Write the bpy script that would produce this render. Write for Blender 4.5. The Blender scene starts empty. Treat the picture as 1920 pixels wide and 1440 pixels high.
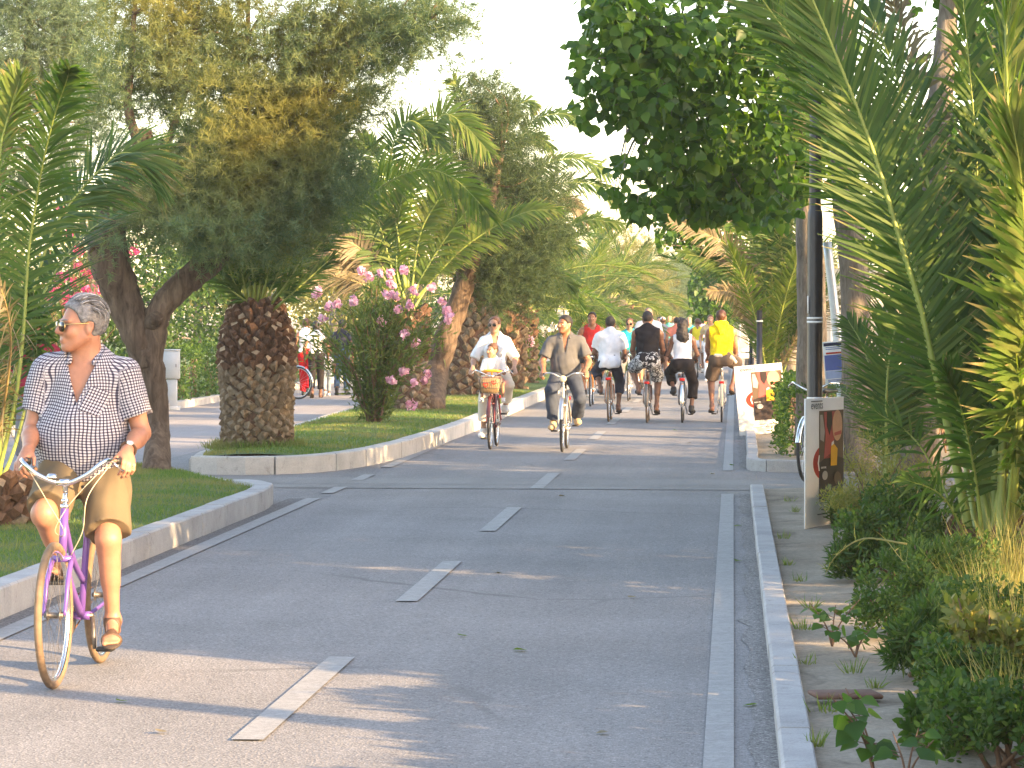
import bpy, math, random
import numpy as np
from mathutils import Vector, Matrix, Euler

random.seed(7)
RNG = np.random.default_rng(11)
SC = bpy.context.scene
COL = SC.collection

# ------------------------------------------------------------------ camera
F_PX, CAM_H = 5620.0, 1.75            # focal length in photo pixels, eye height in metres
YAW, PITCH = math.atan(415 / F_PX), math.atan(128 / F_PX)
cam_data = bpy.data.cameras.new('camera')
cam_data.sensor_width = 36.0
cam_data.lens = 36.0 * F_PX / 1920.0
cam_data.clip_start, cam_data.clip_end = 0.1, 2000.0
cam = bpy.data.objects.new('camera', cam_data)
COL.objects.link(cam)
cam.location = (0, 0, CAM_H)
cam.rotation_euler = (math.pi / 2 - PITCH, 0, YAW)
SC.camera = cam

# ------------------------------------------------------------------ sky and sun
SUN_EL = math.radians(17.0)
SUN_TO = Vector((0.857, -0.515, 0)).normalized()         # towards the sun, on the ground
world = bpy.data.worlds.new('World')
SC.world = world
world.use_nodes = True
wn = world.node_tree.nodes
wl = world.node_tree.links
sky = wn.new('ShaderNodeTexSky')
sky.sky_type = 'NISHITA'
sky.sun_disc = False
sky.sun_elevation = SUN_EL
sky.sun_rotation = math.atan2(SUN_TO.x, SUN_TO.y)
sky.air_density, sky.dust_density, sky.ozone_density = 1.0, 1.0, 1.0
sky_tint = wn.new('ShaderNodeMix')                      # warm tint multiplied over the sky colour
sky_tint.data_type = 'RGBA'
sky_tint.blend_type = 'MULTIPLY'
sky_tint.inputs[0].default_value = 1.0
sky_tint.inputs[7].default_value = (1.28, 1.07, 0.94, 1.0)
wl.new(sky.outputs[0], sky_tint.inputs[6])
wl.new(sky_tint.outputs[2], wn['Background'].inputs['Color'])
wn['Background'].inputs['Strength'].default_value = 0.15
sun_data = bpy.data.lights.new('sun', 'SUN')
sun_data.energy = 4.1
sun_data.angle = math.radians(0.55)
sun_data.color = (1.0, 0.66, 0.33)
sun = bpy.data.objects.new('sun', sun_data)
COL.objects.link(sun)
sd = Vector((SUN_TO.x * math.cos(SUN_EL), SUN_TO.y * math.cos(SUN_EL), math.sin(SUN_EL)))
sun.rotation_euler = sd.to_track_quat('Z', 'Y').to_euler()
sun.location = (20, -10, 20)
SC.view_settings.view_transform = 'Standard'
SC.view_settings.look = 'None'
SC.view_settings.exposure = 2.43
SC.view_settings.gamma = 1.0
try:
    SC.cycles.max_bounces = 6
    SC.cycles.diffuse_bounces = 3
    SC.cycles.transmission_bounces = 4
    SC.cycles.transparent_max_bounces = 8
    SC.cycles.use_denoising = True
except Exception:
    pass

# ------------------------------------------------------------------ photo pixel -> world
CAM_R = cam.rotation_euler.to_matrix()


def ray(u, v):
    return CAM_R @ Vector((u - 960.0, 720.0 - v, -F_PX))


def P(u, v, Y):
    """point seen at pixel (u, v) of the 1920 x 1440 photo at distance Y along the path"""
    d = ray(u, v)
    return np.array(Vector((0, 0, CAM_H)) + d * (Y / d.y))


def G(u, v, z=0.0):
    """point of the level z seen at pixel (u, v)"""
    d = ray(u, v)
    return np.array(Vector((0, 0, CAM_H)) + d * ((z - CAM_H) / d.z))


# ------------------------------------------------------------------ mesh helpers
class MB:
    """collects vertices and faces (blocks with one face size each), builds ONE mesh object"""

    def __init__(self):
        self.v, self.f, self.n, self.a = [], [], 0, []

    def add(self, V, F, mi=0, attr=None):
        V = np.asarray(V, dtype=np.float32).reshape(-1, 3)
        if isinstance(F, np.ndarray):
            self.f.append((F.astype(np.int64) + self.n, mi))
        else:
            by = {}
            for f in F:
                by.setdefault(len(f), []).append(f)
            for k, fs in by.items():
                self.f.append((np.array(fs, dtype=np.int64) + self.n, mi))
        self.a.append(np.zeros(len(V), np.float32) if attr is None else np.asarray(attr, np.float32))
        self.v.append(V)
        self.n += len(V)
        return self

    def mesh(self, name, mats, smooth=True, attr_name=None):
        me = bpy.data.meshes.new(name)
        V = np.concatenate(self.v) if self.v else np.zeros((0, 3), np.float32)
        me.vertices.add(len(V))
        me.vertices.foreach_set('co', V.ravel())
        idx = np.concatenate([f.ravel() for f, _ in self.f])
        tot = np.concatenate([np.full(len(f), f.shape[1]) for f, _ in self.f])
        mis = np.concatenate([np.full(len(f), m) for f, m in self.f])
        me.loops.add(len(idx))
        me.loops.foreach_set('vertex_index', idx.astype(np.int32))
        me.polygons.add(len(tot))
        st = np.concatenate([[0], np.cumsum(tot)[:-1]])
        me.polygons.foreach_set('loop_start', st.astype(np.int32))
        me.polygons.foreach_set('material_index', mis.astype(np.int32))
        me.polygons.foreach_set('use_smooth', np.full(len(tot), bool(smooth)))
        for m in (mats if isinstance(mats, (list, tuple)) else [mats]):
            me.materials.append(m)
        if attr_name:
            at = me.attributes.new(attr_name, 'FLOAT', 'POINT')
            at.data.foreach_set('value', np.concatenate(self.a))
        me.update(calc_edges=True)
        return me

    def build(self, name, mats, parent=None, smooth=True, attr_name=None, loc=None):
        if not self.v:
            return None
        if loc is not None:
            self.v = [v - np.asarray(loc, np.float32) for v in self.v]
        o = bpy.data.objects.new(name, self.mesh(name, mats, smooth, attr_name))
        COL.objects.link(o)
        if parent is not None:
            o.parent = parent
        if loc is not None:
            o.location = [float(c) for c in loc]
        return o


def tag(o, label=None, cat=None, group=None, kind=None):
    if label:
        o['label'] = label
    if cat:
        o['category'] = cat
    if group:
        o['group'] = group
    if kind:
        o['kind'] = kind
    return o


def empty(name, loc, rz=0.0, label=None, cat=None, group=None):
    o = bpy.data.objects.new(name, None)
    COL.objects.link(o)
    o.empty_display_size = 0.1
    o.location = [float(c) for c in loc]
    o.rotation_euler = (0, 0, rz)
    return tag(o, label, cat, group)


def children(o):
    return [c for c in COL.objects if c.parent == o]


def copy_tree(o, parent=None):
    c = o.copy()
    COL.objects.link(c)
    c.parent = parent
    for ch in children(o):
        copy_tree(ch, c)
    return c


def nrm(a):
    a = np.asarray(a, float)
    return a / (np.linalg.norm(a, axis=-1, keepdims=True) + 1e-12)


def spline(pts, n):
    """Catmull-Rom through the points, n samples"""
    p = np.asarray(pts, float)
    if len(p) == 2:
        t = np.linspace(0, 1, n)[:, None]
        return p[0] * (1 - t) + p[1] * t
    q = np.vstack([2 * p[0] - p[1], p, 2 * p[-1] - p[-2]])
    s = np.linspace(0, len(p) - 1 - 1e-9, n)
    i = s.astype(int)
    t = (s - i)[:, None] if p.ndim == 2 else (s - i)
    a, b, c, d = q[i], q[i + 1], q[i + 2], q[i + 3]
    return 0.5 * (2 * b + (c - a) * t + (2 * a - 5 * b + 4 * c - d) * t * t + (3 * b - a - 3 * c + d) * t ** 3)


def frames(pts):
    T = np.gradient(pts, axis=0)
    T = nrm(T)
    up = np.array([0, 0, 1.0]) if abs(T[0][2]) < 0.9 else np.array([1.0, 0, 0])
    N = np.zeros_like(T)
    N[0] = nrm(np.cross(np.cross(T[0], up), T[0]))
    for i in range(1, len(T)):
        n = N[i - 1] - T[i] * np.dot(N[i - 1], T[i])
        N[i] = nrm(n)
    return T, N, np.cross(T, N)


def tube(mb, pts, r, sides=8, mi=0, n=None, caps=True, bump=0.0, flat=1.0):
    pts = np.asarray(pts, float)
    r = np.atleast_1d(np.asarray(r, float))
    if n:
        rr = np.interp(np.linspace(0, 1, n), np.linspace(0, 1, len(r)), r) if len(r) > 1 else np.full(n, r[0])
        pts, r = spline(pts, n), rr
    elif len(r) == 1:
        r = np.full(len(pts), r[0])
    elif len(r) != len(pts):
        r = np.interp(np.linspace(0, 1, len(pts)), np.linspace(0, 1, len(r)), r)
    m = len(pts)
    T, N, B = frames(pts)
    a = np.linspace(0, 2 * math.pi, sides, endpoint=False)
    rad = np.repeat(r[:, None], sides, 1)
    if bump:
        rad = rad * (1 + bump * RNG.standard_normal((m, sides)))
    V = pts[:, None] + rad[..., None] * (np.cos(a)[None, :, None] * N[:, None] + flat * np.sin(a)[None, :, None] * B[:, None])
    V = V.reshape(-1, 3)
    i = np.arange(m - 1)[:, None] * sides
    j = np.arange(sides)[None]
    k = (j + 1) % sides
    Fq = np.stack([i + j, i + k, i + k + sides, i + j + sides], -1).reshape(-1, 4)
    mb.add(V, Fq, mi)
    if caps:
        mb.f.append((np.array([list(range(sides))[::-1]]) + mb.n - len(V), mi))
        mb.f.append((np.array([list(range(sides))]) + mb.n - sides, mi))
    return mb


def rotm(e):
    return np.array(Euler(e).to_matrix())


def box(mb, c, s, R=None, mi=0, bev=0.0):
    """box of size s centred on c, with bevelled edges when bev > 0"""
    h = np.asarray(s, float) / 2
    if bev <= 0:
        V = np.array([[x, y, z] for x in (-1, 1) for y in (-1, 1) for z in (-1, 1)], float) * h
        Fq = np.array([[0, 1, 3, 2], [4, 6, 7, 5], [0, 4, 5, 1], [2, 3, 7, 6], [0, 2, 6, 4], [1, 5, 7, 3]])
    else:
        b = min(bev, h.min() * 0.95)
        V, key = [], {}
        for x in (-1, 1):
            for y in (-1, 1):
                for z in (-1, 1):
                    s_ = np.array([x, y, z], float)
                    for ax in range(3):
                        p = s_ * (h - b)
                        p[ax] = s_[ax] * h[ax]
                        key[(x, y, z, ax)] = len(V)
                        V.append(p)
        V = np.array(V)
        Fl = []
        for ax in range(3):
            o1, o2 = (ax + 1) % 3, (ax + 2) % 3
            for s_ in (-1, 1):
                q = []
                for (p, r_) in ((-1, -1), (1, -1), (1, 1), (-1, 1)):
                    k = [0, 0, 0]
                    k[ax], k[o1], k[o2] = s_, p, r_
                    q.append(key[(*k, ax)])
                Fl.append(q if s_ > 0 else q[::-1])
            for p in (-1, 1):
                for r_ in (-1, 1):
                    def kk(a_, axx):
                        k = [0, 0, 0]
                        k[ax], k[o1], k[o2] = a_, p, r_
                        return key[(*k, axx)]
                    q = [kk(-1, o1), kk(1, o1), kk(1, o2), kk(-1, o2)]
                    Fl.append(q if p * r_ < 0 else q[::-1])
        for x in (-1, 1):
            for y in (-1, 1):
                for z in (-1, 1):
                    q = [key[(x, y, z, a_)] for a_ in range(3)]
                    Fl.append(q if x * y * z > 0 else q[::-1])
        Fq = Fl
    if R is not None:
        V = V @ np.asarray(R).T
    mb.add(V + np.asarray(c, float), Fq, mi)
    return mb


def lathe(mb, prof, c=(0, 0, 0), R=None, sides=16, mi=0):
    """profile [(radius, height)...] turned about local Z"""
    pr = np.asarray(prof, float)
    a = np.linspace(0, 2 * math.pi, sides, endpoint=False)
    V = np.stack([pr[:, 0:1] * np.cos(a), pr[:, 0:1] * np.sin(a), np.repeat(pr[:, 1:2], sides, 1)], -1).reshape(-1, 3)
    if R is not None:
        V = V @ np.asarray(R).T
    m = len(pr)
    i = np.arange(m - 1)[:, None] * sides
    j = np.arange(sides)[None]
    k = (j + 1) % sides
    mb.add(V + np.asarray(c, float), np.stack([i + j, i + k, i + k + sides, i + j + sides], -1).reshape(-1, 4), mi)
    return mb


def ell(mb, c, r, R=None, seg=12, rings=8, mi=0):
    t = np.linspace(0, math.pi, rings + 1)
    prof = [(max(math.sin(x), 1e-4), -math.cos(x)) for x in t]
    tmp = MB()
    lathe(tmp, prof, sides=seg)
    V = tmp.v[0] * np.asarray(r, float)
    if R is not None:
        V = V @ np.asarray(R).T
    mb.add(V + np.asarray(c, float), tmp.f[0][0], mi)
    return mb


def torus(mb, c, R_, r, axis='x', seg=40, sides=8, mi=0, a0=0.0, a1=2 * math.pi, flat=1.0):
    """ring about the local x axis; an open arc when a1 - a0 < 2 pi"""
    full = abs(a1 - a0 - 2 * math.pi) < 1e-6
    a = np.linspace(a0, a1, seg, endpoint=not full)
    b = np.linspace(0, 2 * math.pi, sides, endpoint=False)
    rr = R_ + r * np.cos(b)[None]
    V = np.stack([np.repeat((flat * r * np.sin(b))[None], seg, 0), rr * np.cos(a)[:, None], rr * np.sin(a)[:, None]], -1).reshape(-1, 3)
    m = seg if full else seg - 1
    i = np.arange(m)[:, None]
    j = np.arange(sides)[None]
    k = (j + 1) % sides
    i2 = (i + 1) % seg
    mb.add(V + np.asarray(c, float), np.stack([i * sides + j, i * sides + k, i2 * sides + k, i2 * sides + j], -1).reshape(-1, 4), mi)
    return mb


# ------------------------------------------------------------------ materials
def lin(c):
    """sRGB 0-255 -> linear"""
    return tuple((x / 255 / 12.92) if x / 255 <= 0.04045 else ((x / 255 + 0.055) / 1.055) ** 2.4 for x in c)


def node_mat(name):
    m = bpy.data.materials.new(name)
    m.use_nodes = True
    return m, m.node_tree.nodes, m.node_tree.links, m.node_tree.nodes['Principled BSDF']


def rgba(c):
    return (c[0], c[1], c[2], 1.0)


def mixc(n, l, fac, a, b, mode='MIX'):
    x = n.new('ShaderNodeMix')
    x.data_type = 'RGBA'
    x.blend_type = mode
    for s, v in ((0, fac), (6, a), (7, b)):
        if isinstance(v, (tuple, list)):
            x.inputs[s].default_value = rgba(v)
        elif isinstance(v, (int, float)):
            x.inputs[s].default_value = v
        else:
            l.new(v, x.inputs[s])
    return x.outputs[2]


def noise(n, l, scale, detail=4, rough=0.55, vec=None, dist=0.0):
    x = n.new('ShaderNodeTexNoise')
    x.inputs['Scale'].default_value = scale
    x.inputs['Detail'].default_value = detail
    x.inputs['Roughness'].default_value = rough
    x.inputs['Distortion'].default_value = dist
    if vec is not None:
        l.new(vec, x.inputs['Vector'])
    return x.outputs['Fac']


def ramp(n, l, fac, stops):
    x = n.new('ShaderNodeValToRGB')
    e = x.color_ramp.elements
    while len(e) < len(stops):
        e.new(0.5)
    for k, (p, c) in enumerate(stops):
        e[k].position = p
        e[k].color = rgba(c) if not isinstance(c, (int, float)) else (c, c, c, 1)
    l.new(fac, x.inputs[0])
    return x.outputs[0]


def coords(n, kind='Object'):
    return n.new('ShaderNodeTexCoord').outputs[kind]


def bump(n, l, height, strength, dist, bsdf):
    b = n.new('ShaderNodeBump')
    b.inputs['Strength'].default_value = strength
    b.inputs['Distance'].default_value = dist
    l.new(height, b.inputs['Height'])
    l.new(b.outputs[0], bsdf.inputs['Normal'])


def pmat(name, col, rough=0.6, metal=0.0, var=0.12, vscale=6.0, bscale=0.0, bstr=0.3, bdist=0.003, spec=0.5, sss=0.0):
    m, n, l, b = node_mat(name)
    tc = coords(n)
    f = noise(n, l, vscale, 5, 0.6, tc)
    c = ramp(n, l, f, [(0.3, tuple(x * (1 - var) for x in col)), (0.7, tuple(min(1, x * (1 + var)) for x in col))])
    l.new(c, b.inputs['Base Color'])
    b.inputs['Roughness'].default_value = rough
    b.inputs['Metallic'].default_value = metal
    b.inputs['Specular IOR Level'].default_value = spec
    if sss:
        b.inputs['Subsurface Weight'].default_value = sss
        b.inputs['Subsurface Radius'].default_value = (0.02, 0.008, 0.004)
        b.inputs['Subsurface Scale'].default_value = 0.4
    if bscale:
        bump(n, l, noise(n, l, bscale, 6, 0.6, tc), bstr, bdist, b)
    return m


def leafmat(name, c1, c2, c3=None, trans=0.4, rough=0.45, patch=None, tip=None, tcol=None, pscale=0.8, spec=0.4):
    """leaves: every leaf its own tone, light shining through; patch = second tone in noise patches, tip = dry leaf tips"""
    m, n, l, b = node_mat(name)
    geo = n.new('ShaderNodeNewGeometry')
    st = [(0.0, c1), (1.0, c2)] if c3 is None else [(0.0, c1), (0.6, c2), (1.0, c3)]
    c = ramp(n, l, geo.outputs['Random Per Island'], st)
    if patch is not None:
        f = noise(n, l, pscale, 3, 0.5, coords(n))
        c = mixc(n, l, ramp(n, l, f, [(0.45, 0.0), (0.62, 1.0)]), c, patch)
    if tip is not None:
        at = n.new('ShaderNodeAttribute')
        at.attribute_name = 'tip'
        c = mixc(n, l, ramp(n, l, at.outputs['Fac'], [(0.78, 0.0), (0.97, 1.0)]), c, tip)
    l.new(c, b.inputs['Base Color'])
    b.inputs['Roughness'].default_value = rough
    b.inputs['Specular IOR Level'].default_value = spec
    t = n.new('ShaderNodeBsdfTranslucent')
    tc = mixc(n, l, 1.0, c, tcol or (2.0, 1.9, 0.7), 'MULTIPLY')
    l.new(tc, t.inputs['Color'])
    mx = n.new('ShaderNodeMixShader')
    mx.inputs[0].default_value = trans
    l.new(b.outputs[0], mx.inputs[1])
    l.new(t.outputs[0], mx.inputs[2])
    l.new(mx.outputs[0], n['Material Output'].inputs['Surface'])
    return m


def barkmat(name, c1, c2, scale=7.0, bstr=0.8, stretch=0.22):
    m, n, l, b = node_mat(name)
    mp = n.new('ShaderNodeMapping')
    mp.inputs['Scale'].default_value = (1, 1, stretch)
    l.new(coords(n), mp.inputs['Vector'])
    f = noise(n, l, scale * 2.2, 8, 0.65, mp.outputs[0], 0.6)
    g = noise(n, l, 1.2, 3, 0.5, coords(n))
    c = ramp(n, l, f, [(0.32, c1), (0.68, c2)])
    c = mixc(n, l, ramp(n, l, g, [(0.4, 0.0), (0.75, 0.35)]), c, tuple(x * 0.55 for x in c2))
    l.new(c, b.inputs['Base Color'])
    b.inputs['Roughness'].default_value = 0.9
    b.inputs['Specular IOR Level'].default_value = 0.2
    bump(n, l, f, bstr, 0.03, b)
    return m

# ================================================================== THE SETTING
def asphalt_mat(name, base, tint=(1, 1, 1), speck=0.35, cracks=True):
    m, n, l, b = node_mat(name)
    tc = coords(n)
    big = noise(n, l, 0.55, 4, 0.6, tc)
    fine = noise(n, l, 120.0, 2, 0.8, tc)
    c0 = tuple(base * t for t in tint)
    c = ramp(n, l, big, [(0.3, tuple(x * 0.88 for x in c0)), (0.7, tuple(x * 1.1 for x in c0))])
    c = mixc(n, l, 1.0, c, ramp(n, l, fine, [(0.25, 1 - speck), (0.5, 1.0), (0.78, 1 + speck)]), 'MULTIPLY')
    vor = n.new('ShaderNodeTexVoronoi')                       # the stones in the surface
    vor.inputs['Scale'].default_value = 88.0
    l.new(tc, vor.inputs['Vector'])
    sep = n.new('ShaderNodeSeparateColor')
    l.new(vor.outputs['Color'], sep.inputs[0])
    c = mixc(n, l, 1.0, c, ramp(n, l, sep.outputs[0], [(0.0, 1 - speck), (0.2, 0.93), (0.8, 1.05), (1.0, 1 + speck * 1.2)]), 'MULTIPLY')
    sx = n.new('ShaderNodeMapping')
    sx.inputs['Scale'].default_value = (2.2, 0.05, 1)
    l.new(tc, sx.inputs['Vector'])
    trk = noise(n, l, 1.0, 4, 0.6, sx.outputs[0])
    c = mixc(n, l, 1.0, c, ramp(n, l, trk, [(0.3, 0.9), (0.7, 1.07)]), 'MULTIPLY')
    st = noise(n, l, 2.6, 6, 0.7, tc, 0.8)
    c = mixc(n, l, ramp(n, l, st, [(0.64, 0.0), (0.76, 0.35)]), c, tuple(x * 0.6 for x in c0))
    if cracks:
        wp = n.new('ShaderNodeMix')
        wp.data_type = 'VECTOR'
        wp.inputs[0].default_value = 0.22
        nz = n.new('ShaderNodeTexNoise')
        nz.inputs['Scale'].default_value = 1.4
        nz.inputs['Detail'].default_value = 6
        l.new(tc, nz.inputs['Vector'])
        l.new(tc, wp.inputs[4])
        l.new(nz.outputs['Color'], wp.inputs[5])
        ck = n.new('ShaderNodeTexVoronoi')
        ck.feature = 'DISTANCE_TO_EDGE'
        ck.inputs['Scale'].default_value = 0.33
        l.new(wp.outputs[1], ck.inputs['Vector'])
        gate = ramp(n, l, noise(n, l, 0.35, 2, 0.5, tc), [(0.5, 0.0), (0.6, 0.55)])
        c = mixc(n, l, mixc(n, l, 1.0, ramp(n, l, ck.outputs['Distance'], [(0.0, 1.0), (0.0035, 1.0), (0.006, 0.0)]), gate, 'MULTIPLY'), c, tuple(x * 0.45 for x in c0))
    l.new(c, b.inputs['Base Color'])
    b.inputs['Roughness'].default_value = 0.88
    b.inputs['Specular IOR Level'].default_value = 0.25
    bump(n, l, vor.outputs['Distance'], 0.6, 0.006, b)
    return m


def ground_mat():
    m, n, l, b = node_mat('soil')
    tc = coords(n)
    f = noise(n, l, 1.3, 8, 0.65, tc, 0.4)
    g = noise(n, l, 35.0, 5, 0.7, tc)
    c = ramp(n, l, f, [(0.3, (0.2, 0.165, 0.12)), (0.55, (0.29, 0.25, 0.19)), (0.75, (0.38, 0.335, 0.265))])
    c = mixc(n, l, 1.0, c, ramp(n, l, g, [(0.3, 0.72), (0.7, 1.2)]), 'MULTIPLY')
    h = noise(n, l, 0.9, 6, 0.7, tc, 1.0)
    c = mixc(n, l, ramp(n, l, h, [(0.56, 0.0), (0.66, 0.75)]), c, (0.07, 0.055, 0.035))
    l.new(c, b.inputs['Base Color'])
    b.inputs['Roughness'].default_value = 0.95
    bump(n, l, g, 0.9, 0.02, b)
    return m


def turf_mat():
    m, n, l, b = node_mat('turf')
    tc = coords(n)
    f = noise(n, l, 1.1, 6, 0.6, tc)
    g = noise(n, l, 60.0, 4, 0.7, tc)
    c = ramp(n, l, f, [(0.35, (0.06, 0.125, 0.02)), (0.58, (0.095, 0.155, 0.03)), (0.76, (0.18, 0.175, 0.065))])
    c = mixc(n, l, 1.0, c, ramp(n, l, g, [(0.3, 0.6), (0.7, 1.35)]), 'MULTIPLY')
    l.new(c, b.inputs['Base Color'])
    b.inputs['Roughness'].default_value = 0.9
    bump(n, l, g, 1.0, 0.03, b)
    return m


def paint_mat():
    m, n, l, b = node_mat('worn_paint')
    tc = coords(n)
    f = noise(n, l, 9.0, 8, 0.75, tc)
    g = noise(n, l, 170.0, 3, 0.7, tc)
    c = ramp(n, l, f, [(0.34, (0.235, 0.235, 0.23)), (0.62, (0.315, 0.315, 0.31))])
    c = mixc(n, l, 1.0, c, ramp(n, l, g, [(0.3, 0.8), (0.7, 1.15)]), 'MULTIPLY')
    worn = noise(n, l, 34.0, 6, 0.8, tc)
    c = mixc(n, l, ramp(n, l, worn, [(0.5, 0.0), (0.6, 0.85)]), c, (0.21, 0.205, 0.2))
    l.new(c, b.inputs['Base Color'])
    b.inputs['Roughness'].default_value = 0.75
    bump(n, l, g, 0.3, 0.003, b)
    return m


M_ASPH = asphalt_mat('asphalt', 0.215, (1.03, 1.0, 0.985), 0.36)
M_GUTTER = asphalt_mat('gutter_grit', 0.15, (1.05, 1.0, 0.98), 0.6)
M_PROM = asphalt_mat('promenade_paving', 0.26, (1.06, 1.0, 0.98), 0.2)
M_SEAM = asphalt_mat('crossing_concrete', 0.23, (1.02, 1.0, 0.97), 0.2)
M_EDGE = asphalt_mat('edge_grit', 0.185, (1.04, 1.0, 0.96), 0.7)
M_JOINT = asphalt_mat('joint_filler', 0.185, (1.0, 1.0, 1.0), 0.3, False)
M_SOIL = ground_mat()
M_TURF = turf_mat()
M_PAINT = paint_mat()
def kerb_mat(name, col):
    m, n, l, b = node_mat(name)
    tc = coords(n)
    c = ramp(n, l, noise(n, l, 2.2, 6, 0.65, tc), [(0.3, tuple(x * 0.78 for x in col)), (0.65, tuple(x * 1.1 for x in col))])
    c = mixc(n, l, ramp(n, l, noise(n, l, 5.5, 8, 0.75, tc, 1.0), [(0.56, 0.0), (0.7, 0.55)]), c, (0.13, 0.115, 0.095))
    c = mixc(n, l, 1.0, c, ramp(n, l, noise(n, l, 90.0, 3, 0.7, tc), [(0.3, 0.85), (0.7, 1.12)]), 'MULTIPLY')
    l.new(c, b.inputs['Base Color'])
    b.inputs['Roughness'].default_value = 0.88
    b.inputs['Specular IOR Level'].default_value = 0.2
    bump(n, l, noise(n, l, 60.0, 6, 0.7, tc), 0.5, 0.006, b)
    return m


M_KERB = kerb_mat('kerb_stone', (0.46, 0.445, 0.42))
M_KERB2 = kerb_mat('kerb_concrete', (0.37, 0.37, 0.37))


def sheet(name, pts, z, mat, kind='structure'):
    mb = MB()
    mb.add([(x, y, z) for x, y in pts], [tuple(range(len(pts)))])
    return tag(mb.build(name, mat, smooth=False), kind=kind)


def strip(name, left, right, ys, z, mat, crown=0.0, kind='structure', nx=7):
    """raised sheet between two edge functions, gently crowned"""
    mb = MB()
    V = []
    for y in ys:
        a, b_ = left(y), right(y)
        for t in np.linspace(0, 1, nx):
            V.append((a + (b_ - a) * t, y, z + crown * math.sin(math.pi * t)))
    k = len(ys)
    i = np.arange(k - 1)[:, None] * nx
    j = np.arange(nx - 1)[None]
    mb.add(V, np.stack([i + j, i + j + 1, i + j + 1 + nx, i + j + nx], -1).reshape(-1, 4))
    return tag(mb.build(name, mat), kind=kind)


def kerb(name, path, width, height, stone, mat, side=1, chamfer=0.012, joint=0.005, jitter=0.003, seed=1, ends=True):
    """a run of kerb stones along path (outer foot line); side +1: body lies to the left of the walking direction"""
    rg = random.Random(seed)
    p = np.array([(q[0], q[1]) for q in path], float)
    seg = np.linalg.norm(np.diff(p, axis=0), axis=1)
    cs = np.concatenate([[0], np.cumsum(seg)])
    L = cs[-1]

    def at(s):
        return np.array([np.interp(s, cs, p[:, 0]), np.interp(s, cs, p[:, 1])])
    mb = MB()
    s = 0.0
    while s < L - 0.05:
        ln = stone * rg.uniform(0.93, 1.07)
        e = min(s + ln, L)
        if L - e < 0.2:
            e = L
        k = max(2, int((e - s) / 0.3) + 1)
        dz, dw = rg.uniform(-jitter, jitter), rg.uniform(-jitter, jitter)
        ring = []
        for t in np.linspace(s + joint, e - joint, k):
            c = at(t)
            d = nrm(at(min(t + 0.05, L)) - at(max(t - 0.05, 0)))
            nn = np.array([-d[1], d[0]]) * side
            h = height + dz
            prof = [(0 + dw, -0.05), (0 + dw, h - chamfer), (chamfer + dw, h), (width - chamfer * 0.6, h), (width, h - chamfer * 0.6), (width, -0.05)]
            ring.append([(c[0] + nn[0] * a, c[1] + nn[1] * a, z) for a, z in prof])
        V = np.array(ring).reshape(-1, 3)
        i = np.arange(k - 1)[:, None] * 6
        j = np.arange(5)[None]
        q = np.stack([i + j, i + j + 1, i + j + 7, i + j + 6], -1).reshape(-1, 4)
        if side > 0:
            q = q[:, ::-1]
        mb.add(V, q)
        a, b_ = list(range(6)), [x + (k - 1) * 6 for x in range(6)]
        mb.add(V[a], [tuple(range(6))])
        mb.add(V[b_], [tuple(range(6))[::-1]])
        s = e
    return tag(mb.build(name, mat, smooth=False), kind='structure')


sheet('ground', [(-500, -60), (500, -60), (500, 900), (-500, 900)], -0.03, M_SOIL)
sheet('bike_path', [(-6.9, 2), (0.25, 2), (0.25, 320), (-6.9, 320)], 0.0, M_ASPH)
sheet('crossing_path', [(0.254, 29.3), (9, 29.3), (9, 33.9), (0.254, 33.9)], 0.001, M_ASPH)
sheet('promenade', [(-10.6, 2), (-6.904, 2), (-6.904, 320), (-10.6, 320)], 0.0, M_PROM)
sheet('crossing_strip', [(-6.5, 30.2), (4.0, 30.0), (4.0, 31.9), (-6.5, 32.1)], 0.005, M_SEAM)
sheet('crossing_joint', [(-6.5, 30.9), (4.0, 30.75), (4.0, 30.775), (-6.5, 30.925)], 0.009, M_JOINT)
sheet('gutter_strip', [(-4.24, 2), (-4.07, 2), (-4.07, 28.4), (-4.24, 28.4)], 0.004, M_GUTTER)
_ge = np.random.default_rng(3)
for _x0, _x1, _y0, _y1 in ((0.2, 0.075, 2, 29.4), (0.2, 0.08, 34.4, 90)):
    _ys = np.linspace(_y0, _y1, int((_y1 - _y0) * 3))
    sheet('edge_grit', [(_x0, y) for y in _ys[[0, -1]]] + [(_x1 + _ge.normal(0, 0.02), y) for y in _ys[::-1]], 0.004, M_EDGE)
sheet('edge_line', [(-4.07, 2), (-3.93, 2), (-3.93, 28.4), (-4.07, 28.4)], 0.008, M_PAINT)
sheet('edge_line', [(-4.05, 34.3), (-3.92, 34.3), (-3.8, 120), (-3.92, 120)], 0.008, M_PAINT)
for y0 in (29.2, 31.6):
    sheet('edge_line', [(-4.05, y0), (-3.92, y0), (-3.92, y0 + 1.1), (-4.05, y0 + 1.1)], 0.008, M_PAINT)
sheet('edge_line', [(-0.115, 2), (0.005, 2), (0.005, 29.4), (-0.115, 29.4)], 0.008, M_PAINT)
sheet('edge_line', [(-0.115, 33.8), (0.0, 33.8), (0.06, 120), (-0.06, 120)], 0.008, M_PAINT)
for k in range(-1, 16):
    y0 = 12.18 + 6.0 * k
    x0 = -1.99 + 0.0006 * (y0 - 12)
    if y0 > 2:
        sheet('centre_line', [(x0 - 0.07, y0), (x0 + 0.065, y0), (x0 + 0.065, y0 + 3.0), (x0 - 0.07, y0 + 3.0)], 0.008, M_PAINT)

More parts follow.
